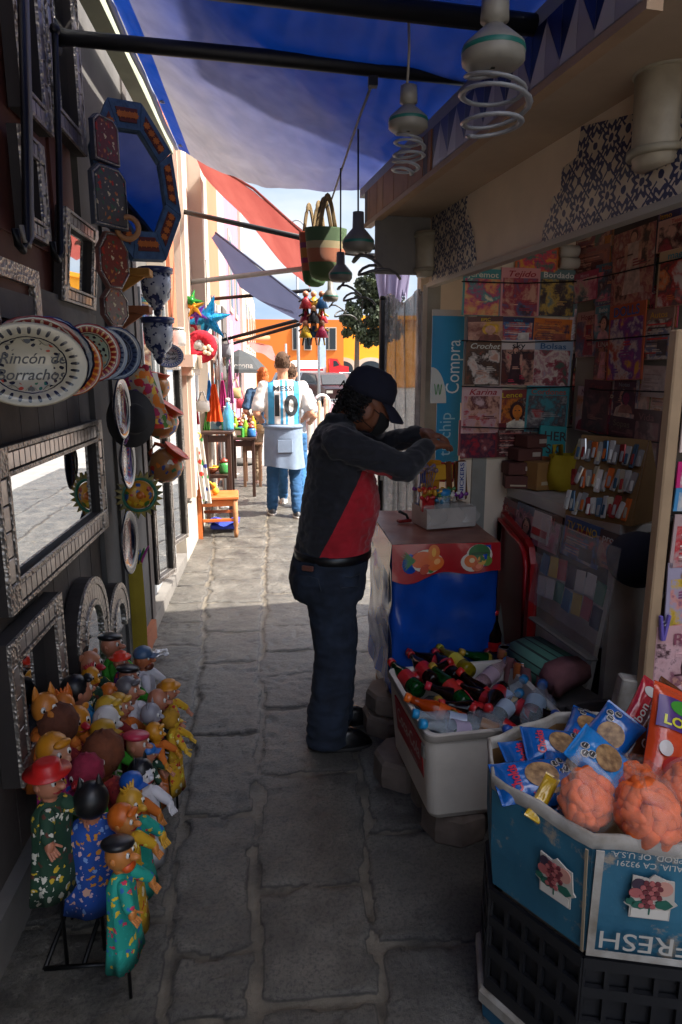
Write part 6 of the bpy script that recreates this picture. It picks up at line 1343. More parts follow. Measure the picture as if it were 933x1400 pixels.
m = MB(); m.sheet(oilf, 30, 8); m.sheet(lambda u, v: V((CX0-.009-.012*v, CY0-.008+(CY1-CY0)*u, CZ-(.13-.03*u)*v)), 20, 6); hem = obj('oilcloth_hem', m, M_oil, b, True)
# printed fruit on the hem
def onhem(x, z, d=0):   # x,z in units of the hem: x 0..1, z 0..1 down
    q = oilf(x, z); return V((q.x, q.y-.0035-d, q.z))
def fruit(cx, cz, rx, rz, c_, d=0, n=18, nm='fruit_print'):
    m = MB(); ctr = onhem(cx, cz, d); pts = [onhem(cx+rx*math.cos(a), cz+rz*math.sin(a), d) for a in [i*2*PI/n for i in range(n)]]; m.add([ctr]+pts, [(0, i+1, (i+1) % n+1) for i in range(n)], False); obj(nm, m, plain(c_, .3), hem, True)
for cx, cz, rx, rz, c_ in ((.30, .46, .12, .3, '#c9b8a8'), (.37, .62, .1, .3, '#c9b8a8'), (.80, .42, .12, .38, '#c9b8a8'), (.73, .62, .1, .3, '#c9b8a8')): fruit(cx, cz, rx, rz, c_)
for cx, cz, rx, rz, c_ in ((.27, .42, .10, .22, '#c8551c'), (.38, .28, .055, .26, '#c8641c'), (.40, .64, .075, .24, '#d0601c'), (.80, .34, .1, .30, '#1f5a22'), (.72, .58, .06, .2, '#c8601c'), (.78, .74, .055, .18, '#c04a1c'), (.82, .58, .04, .16, '#c8902c'), (.87, .62, .045, .17, '#5a7a22'), (.3, .72, .05, .14, '#b03a1c'), (.36, .8, .03, .1, '#2f6a22')): fruit(cx, cz, rx, rz, c_, .002)
for cx, cz, rx, rz, c_ in ((.41, .58, .03, .1, '#e09a5a'), (.73, .55, .025, .08, '#d8b88a'), (.79, .76, .028, .08, '#d8704a'), (.38, .26, .02, .15, '#d89a3a'), (.80, .34, .085, .05, '#143f18')): fruit(cx, cz, rx, rz, c_, .004, 12)
m = MB()
for k in range(9):
    a = PI+(-.9+.225*k); p0 = V((.19, .42)); p1 = p0+V((math.cos(a)*.13, math.sin(a)*.32)); nrm = V((-(p1-p0).y*.1, (p1-p0).x*.1)); m.add([onhem(*(p0+nrm), .003), onhem(*p1, .003), onhem(*(p0-nrm), .003)], [(0, 1, 2)], False)
obj('leaf_print', m, plain('#2f6a34', .4), hem, True)
for x, y in ((CX0+.03, CY0+.04), (CX1-.03, CY0+.04), (CX0+.03, CY1-.04), (CX1-.03, CY1-.04)): m = MB(); m.bb((x, y, (.22+.24)/2 if y < 3 else .12), (.045, .045, .04 if y < 3 and x < .6 else .24), .003); 
m = MB(); m.bb((CX0+.05, CY0+.07, .235), (.05, .05, .05), .003); m.bb((CX1-.05, CY0+.07, .12), (.05, .05, .24), .003); m.bb((CX0+.05, CY1-.06, .12), (.05, .05, .24), .003); m.bb((CX1-.05, CY1-.06, .12), (.05, .05, .24), .003)
for pos in ((CX0+.05, CY0+.07, .21, .42),): pass
for x, y, z0_ in ((CX0+.05, CY0+.07, .212), (CX1-.05, CY0+.07, 0.01), (CX0+.05, CY1-.06, .01), (CX1-.05, CY1-.06, .01)):
    m = MB(); m.bb((x, y, (z0_+.208)/2 if z0_ < .2 else .215), (.05, .05, .2-z0_ if z0_ < .2 else .006), .002); obj('leg', m, mat('counter leg wood', '#7a5836', .7), b, True)
# octagonal stone blocks
M_oct = mat('rough block stone', '#6f6259', .95, .3, 9, .8, 28)
def octstone(x, y, z, r_, h_, rz_, label):
    b = thing('stone_block', label, 'stone block', (x, y, z), rz_, 'octagonal stone blocks under the counter and cooler'); m = MB()
    def ring(k, zz): return [(r_*k*math.cos(PI/8+i*PI/4)*(1+.02*math.sin(i*3+zz*40)), r_*k*math.sin(PI/8+i*PI/4)*(1+.02*math.sin(i*5+zz*30)), zz) for i in range(8)]
    m.loft([ring(.93, 0), ring(1, .012), ring(1.0, h_*.5), ring(.985, h_-.016), ring(.9, h_)], smooth=False); obj('block', m, M_oct, b)
    m = MB(); m.lathe([(r_*.25, h_-.001), (r_*.24, h_+.003), (.004, h_+.003)], 12); obj('centre_boss', m, M_oct, b)
octstone(.49, 2.80, .008, .135, .1, .1, 'lower stone block under the counter corner'); octstone(.49, 2.80, .115, .12, .09, .4, 'upper stone block under the counter corner')
octstone(.485, 2.42, .006, .13, .115, .2, 'stone block under the far corner of the drinks cooler')
octstone(.60, 2.10, .006, .12, .115, .35, 'stone block under the near corner of the drinks cooler'); octstone(.86, 2.40, .006, .12, .115, .1, 'stone block under the back of the drinks cooler'); octstone(.545, 2.26, .004, .07, .112, .3, 'small stone block between the two cooler corners')
# candies on the counter
c = P(606, 716, Z=CZ+.006); b = thing('candy_box', 'white cardboard tray crowded with sweets and chocolate bars on the counter', 'sweets box', (c.x, c.y, CZ+.006), R(12))
M_wc = mat('white carton', '#a8a098', .7)
m = MB(); w_, d_, h_ = .24, .17, .09
for x0, x1, y0, y1 in ((-w_/2, w_/2, -d_/2, -d_/2+.004), (-w_/2, w_/2, d_/2-.004, d_/2), (-w_/2, -w_/2+.004, -d_/2+.004, d_/2-.004), (w_/2-.004, w_/2, -d_/2+.004, d_/2-.004)): m.box(((x0+x1)/2, (y0+y1)/2, h_/2), (x1-x0, y1-y0, h_))
m.box((0, 0, .004), (w_-.01, d_-.01, .006)); obj('tray', m, M_wc, b)
m = MB(); m.sheet(lambda u, v: V((-.12+.02*math.sin(v*5), -.085-.01*math.sin(u*9), .02+.09*v)) + V((.24*u, 0, 0)), 12, 6); obj('wrap', m, film('tray film', '#c9c6c0', .3, .1), b)
SW = [(-.04, .05, .19, .07, .03, .2, '#b5781c', None, None, None), (.03, .06, .23, .09, .03, .09, '#a8242c', None, None, None), (-.09, .05, .17, .03, .03, .18, '#3a4a8a', None, None, None), (.075, -.01, .20, .055, .024, .18, '#5a3018', 'SNICKERS', '#1c2f7a', '#c9c4c0'), (-.0, .03, .235, .1, .03, .07, '#c8942c', None, None, None), (.03, .02, .21, .03, .02, .15, '#6a3a1c', None, None, None), (.11, .02, .2, .02, .02, .16, '#b07a2c', None, None, None), (.07, .05, .25, .06, .02, .05, '#a82a34', None, None, None), (-.085, .02, .13, .04, .03, .12, '#b8902c', None, None, None), (-.095, -.03, .1, .06, .03, .06, '#a81f24', None, None, None)]
for x, y, z, a_, b2, c2, cc, tx, tc2, lb in SW:
    m = MB(); m.bb((x, y, z), (a_, b2, c2), .004, (0, R(rnd.uniform(-6, 6)), 0)); o_ = obj('sweet_packet', m, plain(cc, .25), b)
    if tx:
        m = MB(); m.box((x, y-b2/2-.002, z), (a_*.7, .003, c2*.96)); pn = obj('label', m, plain(lb, .3), o_); m = MB(); put_text(m, tx, a_*.5, x, z, y-b2/2-.0042, .02, c2*.9, PI/2); obj('lettering', m, plain(tc2, .3), pn)
m = MB(); m.lathe([(.004, .03), (.032, .03), (.034, .05), (.034, .135), (.03, .145)], 20, (-.02, -.03, 0)); jar = obj('jar', m, film('sweet jar', '#8fa8b5', .45, .1), b); m = MB(); m.lathe([(.032, .142), (.034, .145), (.034, .165), (.004, .168)], 20, (-.02, -.03, 0)); obj('lid', m, plain('#1c78b0', .35), jar)
for k in range(16):
    x, y = -.1+.03*(k % 6)+rnd.uniform(-.01, .01), -.05+.045*(k//6); z = .11+.06*rnd.random()
    m = MB(); cc = ['#a81f24', '#c8942c', '#2f6a8a', '#3f7a3a', '#c9c4bc', '#6a2a7a', '#c8642c'][k % 7]; m.ell((x, y, z), (.018, .011, .012), (0, rnd.random()*3, rnd.random()), 8, 6)
    for s_ in (-1, 1): m.cone((x+s_*.015, y, z), .003, (x+s_*.028, y, z+.006), .01, 6)
    obj('wrapped_sweet', m, plain(cc, .2), b)
m = MB()
for k in range(7): m.tube([(-.105+.006*k, .0, .15), (-.12+.012*k, -.01, .24+.01*(k % 3))], .002, 4); m.ell((-.12+.012*k, -.01, .25+.01*(k % 3)), .012, n=8, k=6)
obj('lollipops', m, mat('lollipop wrappers', '#b8902c', .25, .3, 60, c2='#3f4a9a'), b)
c = P(553, 714, Z=CZ+.004); b = thing('hole_punch', 'small red and black punch tool lying on the counter', 'tool', c, R(20))
m = MB(); m.bb((0, 0, .008), (.07, .03, .016), .004); obj('base', m, plain('#7a1c1c', .3), b); m = MB(); m.tube([(.02, 0, .016), (.01, 0, .035), (-.02, 0, .05), (-.03, 0, .055)], .007, 7); obj('lever', m, plain('#16161a', .4), b)

# ------------------------------------------------------------------ drinks cooler
CCX, CCY, CRZ = .685, 2.235, R(5); KW, KD, KZ0, KZ1 = .50, .52, .125, .45
b = thing('drinks_cooler', 'white foam lined drinks cooler with a red label, full of bottles', 'cooler', (CCX, CCY, 0), CRZ)
M_cool = mat('worn white cooler', '#cdc4b8', .45, .12, 6, .1, 30)
def kring(k, z, ins=0.0, n=6):
    x, y = KW/2*k-ins, KD/2*k-ins; r_ = .035; pts = []
    for cx_, cy_, a0 in ((x-r_, y-r_, 0), (-x+r_, y-r_, PI/2), (-x+r_, -y+r_, PI), (x-r_, -y+r_, 1.5*PI)):
        for i in range(n+1): a = a0+PI/2*i/n; pts.append((cx_+r_*math.cos(a), cy_+r_*math.sin(a), z))
    return pts
m = MB(); m.loft([kring(.86, KZ0), kring(.9, KZ0+.02), kring(.985, KZ1-.03), kring(1.0, KZ1-.028), kring(1.0, KZ1), kring(1, KZ1, .012), kring(1, KZ1-.004, .02), kring(.97, .30, .03)], smooth=False); obj('tub', m, M_cool, b)
m = MB(); m.loft([kring(1.012, KZ1-.024), kring(1.016, KZ1-.02), kring(1.016, KZ1-.006), kring(1.012, KZ1-.002)], caps=False); obj('rim', m, mat('cooler rim', '#8a8278', .4), b)
m = MB(); xs = -KW/2*.965-.004; m.box((0, 0, 0), (.22, .004, .15)); lb_ = MB()
Ml = M.Translation((xs+.006, -.02, .325)) @ Euler((0, 0, -PI/2)).to_matrix().to_4x4() @ Euler((R(6.5), 0, 0)).to_matrix().to_4x4()
m = MB(); m.T = Ml; m.bb((0, 0, 0), (.34, .006, .14), .002); l_ = obj('red_label', m, plain('#a8141c', .35), b)
m = MB(); m.T = Ml; put_text(m, 'Coca-Cola', .085, 0, .012, -.0045, .01, .28, 0, .3); put_text(m, 'refresco', .03, .06, -.048, -.0045, .004); obj('lettering', m, plain('#c9c0b8', .4), l_)
m = MB(); m.T = M.Translation((xs+.004, -.205, .37)); m.bb((0, 0, 0), (.016, .03, .05), .004); obj('latch', m, plain('#7a746c', .4), b)
m = MB(); m.tube([(.19, -KD/2*.965, .40), (.17, -KD/2*.96, .30), (.13, -KD/2*.95, .2)], .006, 6); obj('rib', m, M_cool, b)
m = MB(); m.sheet(lambda u, v: V(((u-.5)*KW*.88, (v-.5)*KD*.88, .335+.03*noise.noise(V((u*7, v*7, 1))))), 20, 20); obj('crushed_ice', m, plain('#55606a', .15), b)
def glassy(name, c, tr): return clear(name, c, .08, 1.3, tr)
LIQ = dict(cola=glassy('cola bottle', '#1a0c08', .35), green=glassy('green bottle', '#0f4a1c', .5), orange=glassy('orange bottle', '#c84a0c', .5), water=film('water bottle', '#b8c4cc', .3, .06, .5, 40), yellow=glassy('yellow bottle', '#a08a14', .5), pink=film('pink bottle', '#b08a8f', .4, .06, .5, 40))
def bottle(kind, cap, base, capc, labc, label, r_=.033, zc=.455, zb=.43, Lk=.22, words=None):
    p, q = P(*cap, Z=zc), P(*base, Z=zb); d = (q-p); d.normalize(); Lb = Lk
    b = thing('drink_bottle', label, 'bottle', p, 0, 'bottles in the cooler')
    o_ = d.to_track_quat('Z', 'Y'); b.rotation_mode = 'QUATERNION'; b.rotation_quaternion = o_
    m = MB(); m.lathe([(.006, 0), (r_*.42, .002), (r_*.42, .03), (r_*.5, .045), (r_*.9, .085), (r_, .105), (r_*.97, .13), (r_*.9, .15), (r_*.97, .17), (r_, Lb-.02), (r_*.9, Lb), (.005, Lb-.006)], 20); obj('body', m, LIQ[kind], b)
    m = MB(); m.lathe([(.004, -.012), (r_*.5, -.012), (r_*.52, .006), (r_*.45, .01)], 18); obj('cap', m, plain(capc, .35), b)
    if labc:
        m = MB(); m.lathe([(r_*1.02, .108), (r_*.99, .13), (r_*.93, .15), (r_*.99, .168)], 20, caps=False); lo = obj('label', m, plain(labc, .3), b)
        if words:
            m = MB(); vs, fs = text_geo(words, .028, .01, 0)
            m.add([((r_*1.03+.0006)*math.sin(v.y/r_*1.0+sg), -(r_*1.03+.0006)*math.cos(v.y/r_+sg)*1, .138+v.x) for sg in (0,) for v in vs], fs, False); obj('lettering', m, plain('#d8d0c4', .3), lo)
    return b
BOT = [('green', (536, 906), (585, 958), '#b81f1c', '#a81f24', 'dark green soda bottle with red cap in the far left corner of the cooler', 'Sol'),
 ('cola', (562, 895), (604, 944), '#a81f1c', '#b01f28', 'cola bottle with big round red label at the back of the cooler', 'Roja'),
 ('green', (592, 912), (632, 958), '#b08a2c', '#a82a24', 'green ginger soda bottle with golden cap in the middle of the cooler', 'Cana'),
 ('yellow', (602, 886), (652, 926), '#a8a01c', '#c8b83a', 'yellow soda bottle leaning at the back of the cooler', None),
 ('pink', (694, 903), (648, 944), '#2a7ab0', '#a8909a', 'clear pinkish water bottle with blue cap lying towards the cans', None),
 ('orange', (558, 954), (600, 972), '#d8641c', '#c8541c', 'orange soda bottle with orange cap by the left rim', None),
 ('cola', (604, 962), (664, 974), '#b01f24', '#a81a20', 'cola bottle with red band lying across the middle', 'Cola'),
 ('water', (569, 976), (632, 988), '#1c86b8', '#9aa4b8', 'water bottle with light blue cap lying along the near left rim, farther one', None),
 ('water', (579, 990), (642, 1000), '#1c86b8', '#a89ab0', 'water bottle with light blue cap lying along the near left rim, nearer one', None),
 ('water', (710, 948), (670, 992), '#2a78a8', '#9aa8b8', 'water bottle slanting over the others near the middle', None),
 ('water', (716, 929), (686, 962), '#2a78a8', '#8a98b0', 'water bottle with teal cap under the slanting one', None),
 ('water', (742, 936), (722, 990), '#2a5a9a', '#8fa0b0', 'large clear water bottle at the right of the cooler', None),
 ('water', (760, 977), (735, 945), '#1c4a9a', None, 'water bottle with dark blue cap by the right rim', None),
 ('cola', (668, 968), (692, 934), '#b01f24', '#a81a20', 'cola bottle with red label pointing away on the right', 'Cola'),
 ('cola', (630, 919), (662, 950), '#c02a24', '#a81a20', 'cola bottle with bright red cap behind the green ginger soda', None),
 ('cola', (628, 936), (668, 958), '#c02a24', '#8a1a20', 'cola bottle with red cap just below the bright red one', None),
 ('cola', (615, 905), (575, 925), '#a81f1c', '#a81a20', 'cola bottle half buried at the back rim', None),
 ('water', (694, 998), (660, 985), '#1c4a9a', None, 'water bottle with dark blue cap beside the snack carton', None)]
rb_ = random.Random(8)
for k, (nm, where) in enumerate(((a_, b_) for b_ in ('along the back rim', 'along the left half', 'in the right half') for a_ in ('cola', 'cherry soda', 'dark green soda', 'cider'))):
    cx_, cy_ = ((560+36*(k % 4), 892), (572+14*(k % 4), 918+20*(k % 4)), (648+28*(k % 4), 950+9*(k % 3)))[k//4]; a_ = rb_.uniform(-.9, .9)
    BOT.append((('cola', 'cola', 'green', 'cola')[k % 4], (cx_, cy_), (cx_+46*math.cos(a_), cy_+24+20*math.sin(a_)), ('#b01f24', '#c02a3a', '#b08a2c', '#8a1f1c')[k % 4], ('#a81a20', '#b5303a', '#8a7a2c', '#a8702c')[k % 4], nm+' bottle lying under the upper ones '+where+' of the cooler', None))
for k, (kd, cp, bs, cc, lc, lab, wd) in enumerate(BOT): bottle(kd, cp, bs, cc, lc, lab, zc=.452+.012*(k % 3)-(.022 if k > 17 else 0), zb=.42+.014*(k % 2)-(.012 if k > 17 else 0), words=wd, r_=.036 if 'large' in lab else .032)
up = thing('drink_bottle', 'cola bottle standing upright at the back right corner of the cooler', 'bottle', P(674, 905, Z=.36), 0, 'bottles in the cooler')
m = MB(); m.lathe([(.004, 0), (.03, 0), (.032, .02), (.03, .09), (.032, .13), (.014, .19), (.013, .22)], 18); obj('body', m, LIQ['cola'], up); m = MB(); m.lathe([(.014, .215), (.015, .232), (.003, .235)], 16); obj('cap', m, plain('#b01f24', .35), up); m = MB(); m.lathe([(.0315, .06), (.0325, .1)], 18, caps=False); obj('label', m, plain('#a81a20', .3), up)
for k, (px, py, lab) in enumerate(((690, 902, 'drink can with golden face print, farthest of three'), (700, 908, 'golden topped drink can, middle of three'), (712, 922, 'orange drink can with dark round print, nearest of three'))):
    b = thing('drink_can', lab, 'can', P(px, py+18, Z=.38), R(20*k), 'cans standing in the cooler'); hh_ = .115
    m = MB(); m.lathe([(.004, 0), (.026, 0), (.032, .008), (.033, .02), (.033, hh_-.015), (.028, hh_-.004)], 22); obj('can', m, printed('can print '+str(k), ['#9a5a3c', '#a8802c', '#a85a2c'][k], ['#2a1a1a', '#c9a06a', '#8a2a24'], 40, .35, .25), b)
    m = MB(); m.lathe([(.028, hh_-.004), (.029, hh_), (.026, hh_), (.024, hh_-.005), (.003, hh_-.005)], 22); obj('lid', m, plain('#a8a8aa', .25, metal=.9), b)
    if k == 2: m = MB(); m.T = Euler((0, 0, -.3)).to_matrix().to_4x4(); m.prism(ellpts(.0, .07, .014, .014, 16), -.036, -.0325); m.m = 1; m.prism(ellpts(-.005, .073, .004, .004, 8), -.037, -.0362); m.prism(ellpts(.006, .07, .003, .003, 8), -.037, -.0362); obj('round_print', m, [plain('#14141a', .3), plain('#d0c8b8', .3)], b)

# ------------------------------------------------------------------ snack carton on crates
ZT, ZB = .68, .395
foot = [P(668, 1009, Z=ZT), P(674, 1062, Z=ZT), P(812, 1142, Z=ZT), P(1040, 1165, Z=ZT), P(1010, 975, Z=ZT), P(760, 975, Z=ZT)]
cc_ = sum(foot, V())/6; b = thing('snack_carton', 'upside down blue and white fruit carton filled with snack bags', 'carton', (cc_.x, cc_.y, ZB))
t = NT('blue printed carton'); t.base(t.mix(t.ramp(t.noise(14, 6, rough=.7), [(.56, 0.0), (.66, 1.0)]), t.ramp(t.noise(4, 5), [(.3, '#1f546c'), (.7, '#326f86')]), '#948878')); t.p(rough=.65); t.bump(t.noise(20, 4), .25, .01); M_ctb = t.m
M_ctw = mat('carton paper white', '#7f7566', .7, .1, 13, .35, 25, c2='#b5b0a8'); M_cti = mat('brown cardboard', '')
def inset(k, z): return [V((cc_.x+(p.x-cc_.x)*k, cc_.y+(p.y-cc_.y)*k, z)) for p in foot]
m = MB(); m.loft([inset(.95, ZB), inset(.985, ZB+.1), inset(1, ZT-.01)], caps=False, smooth=False); obj('outer_wall', m, M_ctb, b, True)
m = MB(); m.loft([inset(.975, ZT-.012), inset(.94, ZB+.01)], caps=False, smooth=False); m.add(inset(.95, ZB+.002), [tuple(range(6))]); obj('inner_wall', m, M_cti, b, True)
m = MB()
def rimring(k, z): return [p+V((0, 0, .004*math.sin(i*2.1))) for i, p in enumerate(inset(k, z))]
def dense(pts, n=6): return [pts[i]*(1-f/n)+pts[(i+1) % 6]*(f/n)+V((0, 0, .004*math.sin(i*3+f*1.7))) for i in range(6) for f in range(n)]
m.loft([dense(inset(1.004, ZT-.03)), dense(inset(1.012, ZT-.02)), dense(inset(1.01, ZT)), dense(inset(.985, ZT+.003)), dense(inset(.97, ZT-.01)), dense(inset(.972, ZT-.03))], caps=False); obj('folded_rim', m, M_ctw, b, True)
def panel(i, j):
    A, B = foot[i], foot[j]; x = (B-A); x.z = 0; Lp = x.length; x.normalize(); n = V((x.y, -x.x, 0)); ang = math.atan2(x.y, x.x)
    tilt = .05*.5; Mx = M(((x.x, -n.x, 0, (A.x+B.x)/2+n.x*.004), (x.y, -n.y, 0, (A.y+B.y)/2+n.y*.004), (0, 0, 1, (ZB+ZT)/2), (0, 0, 0, 1)))
    return Mx @ M.Rotation(R(3.0), 4, 'X'), Lp
def emblem(Mx, Lx, cx, cz, s, par):
    m = MB(); m.T = Mx; m.prism([(cx-s*.55, cz+s*.7), (cx-s*.1, cz+s*.62), (cx+s*.05, cz+s*.78), (cx+s*.4, cz+s*.62), (cx+s*.62, cz+s*.6), (cx+s*.68, cz-s*.1), (cx+s*.78, cz-s*.2), (cx+s*.6, cz-s*.35), (cx+s*.6, cz-s*.78), (cx-s*.55, cz-s*.78), (cx-s*.55, cz-s*.4), (cx-s*.72, cz-s*.3), (cx-s*.55, cz-s*.15)], -.0075, -.004); e1 = obj('emblem', m, plain('#b5aca0', .6), par, True)
    m = MB(); m.T = Mx; mats = ['#6a2a30', '#a85a58', '#c08a7a', '#1f5a4a', '#3a2a3a', '#cfc8bc']
    m.m = 5; m.prism([(cx-s*.5, cz-s*.42), (cx+s*.55, cz-s*.42), (cx+s*.55, cz-s*.74), (cx-s*.5, cz-s*.74)], -.009, -.0076)
    m.m = 2; m.prism(ellpts(cx+s*.36, cz+s*.34, s*.24, s*.25), -.0092, -.0076); m.m = 4; m.prism(ellpts(cx-s*.36, cz+s*.42, s*.2, s*.2), -.0092, -.0076); m.m = 1; m.prism(ellpts(cx-s*.42, cz+s*.12, s*.2, s*.17), -.0094, -.0076)
    m.m = 3
    for px_, pz_, rx_, rz_ in ((cx-s*.3, cz-s*.3, .22, .14), (cx+s*.38, cz-s*.22, .24, .16), (cx-s*.55, cz-s*.2, .14, .12)): m.prism(ellpts(px_, pz_, s*rx_, s*rz_, 14, wob=.12, k=5), -.0092, -.0076)
    for r_ in range(6):
        for q in range(3+(r_ % 2)-(1 if r_ > 3 else 0)):
            m.m = (r_+q) % 2; m.prism(ellpts(cx+s*(-.16+.16*q-.08*(r_ % 2)), cz+s*(.5-.16*r_), s*.082, s*.082, 10), -.0105-.0002*q, -.0078)
    m.m = 3; m.prism([(cx-s*.03, cz-s*.36), (cx+s*.03, cz-s*.36), (cx+s*.02, cz-s*.6), (cx-s*.02, cz-s*.6)], -.0098, -.0078)
    obj('fruit_print', m, [plain(c_, .6) for c_ in mats], e1, True)
Mx, Lp = panel(2, 3)
m = MB(); m.T = Mx; put_text(m, 'FRESH', .062, -Lp*.5+.115, -.092, -.006, .004, .175, PI); put_text(m, 'PROD. OF U.S.A.', .019, -Lp*.5+.10, .118, -.006, .003, None, PI); put_text(m, 'VISALIA, CA 93291', .019, -Lp*.5+.118, .098, -.006, .003, None, PI); put_text(m, 'GRAPES', .06, -Lp*.5+.36, .02, -.006, .004, None, PI); obj('lettering', m, plain('#b5b0a6', .6), b, True)
emblem(Mx, Lp, -Lp*.5+.115, .025, .068, b)
m = MB(); m.T = Mx
for x0_, x1_, z0_, z1_ in ((-Lp/2+.004, -Lp/2+.02, -.14, .12), (-Lp/2+.02, Lp/2, -.14, -.125)): m.box(((x0_+x1_)/2, -.0045, (z0_+z1_)/2), (x1_-x0_, .003, z1_-z0_))
obj('white_border', m, M_ctw, b, True)
Mx, Lp = panel(1, 2); emblem(Mx, Lp, .055, .0, .066, b)
m = MB(); m.T = Mx; m.box((Lp/2-.004, -.0045, -.01), (.006, .003, .25)); obj('worn_edge', m, mat('worn carton edge', '#8f7f68', .8), b, True)
# plastic crate and white base below
b = thing('plastic_crate', 'black slotted plastic crate under the snack carton', 'crate', (cc_.x, cc_.y, .1))
ins2 = lambda k, z: [V((cc_.x+(p.x-cc_.x)*k, cc_.y+(p.y-cc_.y)*k, z)) for p in foot]
M_crt = mat('black plastic', '#17171a', .45, .2, 10, .1, 30)
for i in range(6):
    A, B = ins2(.96, .1)[i], ins2(.96, .1)[(i+1) % 6]; n_ = max(2, int((B-A).length/.045)); m = MB()
    for z0_, z1_ in ((.0, .035), (.095, .125), (.185, .21), (.255, .283)):
        d_ = (B-A).normalized(); nn = V((d_.y, -d_.x, 0))*.006; m.add([A+nn+V((0, 0, z0_)), B+nn+V((0, 0, z0_)), B-nn+V((0, 0, z0_)), A-nn+V((0, 0, z0_)), A+nn+V((0, 0, z1_)), B+nn+V((0, 0, z1_)), B-nn+V((0, 0, z1_)), A-nn+V((0, 0, z1_))], [(0, 1, 5, 4), (1, 2, 6, 5), (2, 3, 7, 6), (3, 0, 4, 7), (4, 5, 6, 7), (3, 2, 1, 0)], False)
    for k in range(n_+1):
        p_ = A*(1-k/n_)+B*(k/n_); m.box(p_+V((0, 0, .141)), (.010, .010, .28), (0, 0, math.atan2((B-A).y, (B-A).x)))
    obj('side', m, M_crt, b, True)
m = MB(); m.loft([ins2(.9, .108), ins2(.9, .116)], smooth=False); obj('bottom', m, M_crt, b, True)
m = MB(); m.loft([ins2(.925, .1), ins2(.925, .375)], caps=False, smooth=False); obj('inner_wall', m, M_crt, b, True)
b = thing('inner_box', 'brown white box standing inside the black crate', 'box', (cc_.x, cc_.y, .12)); m = MB(); m.loft([ins2(.85, .12), ins2(.86, .388)], smooth=False); obj('box', m, mat('dull brown white box', '#8a7a6e', .8), b, True)
b = thing('white_case', 'white lidded blue case on the ground under the black crate', 'case', (cc_.x, cc_.y, 0)); m = MB(); m.loft([ins2(1.02, .06), ins2(1.03, .065), ins2(1.03, .092), ins2(1.01, .098)], smooth=False); obj('lid', m, M_ctw, b, True)
m = MB(); m.loft([ins2(.98, 0), ins2(.99, .06)], smooth=False); obj('body', m, plain('#2a5a74', .5), b, True)
# carton flap behind the snacks
fp = P(866, 962, Y=1.75); b = thing('carton_flap_box', 'white carton piece standing up behind the snack bags', 'box', fp, R(-10)); m = MB(); m.bb((0, 0, 0), (.11, .05, .16), .004, (0, R(8), 0)); obj('carton', m, M_ctw, b); m = MB(); m.bb((0, -.027, -.05), (.09, .003, .03), .001, (0, R(8), 0)); obj('print', m, plain('#a88a2c', .5), b)
# snack bags
def pillow(w_, h_, t_, seed, crim=.016):
    m = MB(); n1, n2 = 22, 26
    def f(sg):
        def g(u, v):
            x, z = (u-.5), (v-.5); e = max(0, (1-(2*x)**4))**.6*max(0, (1-(2*z)**4))**.75; fl = 1-.06*(1-abs(2*z)**2)*0
            wr_ = .12*noise.noise(V((u*7, v*7, seed+sg)))+.05*math.sin(u*40)*max(0, abs(2*z)-.75)*4
            return V((x*w_*(1-.06*(1-abs(2*z)**3)), -sg*(t_/2*e*(1+wr_))-.0006*sg, z*h_*(1-.03*(1-abs(2*x)**3))))
        return g
    m.sheet(f(1), n1, n2); m.sheet(f(-1), n1, n2); return m
def snack(name, label, pos, rot, w_, h_, t_, colr, deco, seed, cat='snack bag', group='snack bags in the carton', rough=.22):
    b = thing(name, label, cat, pos, rot, group); b.rotation_mode = 'YXZ'; t = 'foil '+colr
    if t not in MATS: mm = NT(t); mm.base(mm.ramp(mm.noise(8, 4), [(.3, tuple(x*.85 for x in col(colr))), (.7, col(colr))])); mm.p(rough=rough, spec=.7, coat=.3); mm.bump(mm.noise(22, 4), .5, .008); MATS[t] = mm.m
    obj('bag', pillow(w_, h_, t_, seed), MATS[t], b)
    m0 = MB()
    for sg in (-1, 1): m0.box((0, 0, sg*h_*.49), (w_*.985, .0035, h_*.045))
    obj('seal', m0, MATS[t], b); deco(b, w_, h_, t_); return b
def bulge(w_, h_, t_, x, z): u, v = x/w_+.5, z/h_+.5; e = max(0, (1-(2*(u-.5))**4))**.6*max(0, (1-(2*(v-.5))**4))**.75; return -(t_/2*e*1.05)-.002
def wrap(m, w_, h_, t_, fn):
    k = len(m.v); fn(m)
    for i in range(k, len(m.v)): q = m.v[i]; m.v[i] = V((q.x, bulge(w_, h_, t_, q.x, q.z)+q.y, q.z))
def flatell(m, cx, cz, rx, rz, y=0, n=18): m.add([(cx, y, cz)]+[(cx+rx*math.cos(i*2*PI/n), y, cz+rz*math.sin(i*2*PI/n)) for i in range(n)], [(0, i+1, (i+1) % n+1) for i in range(n)], False)
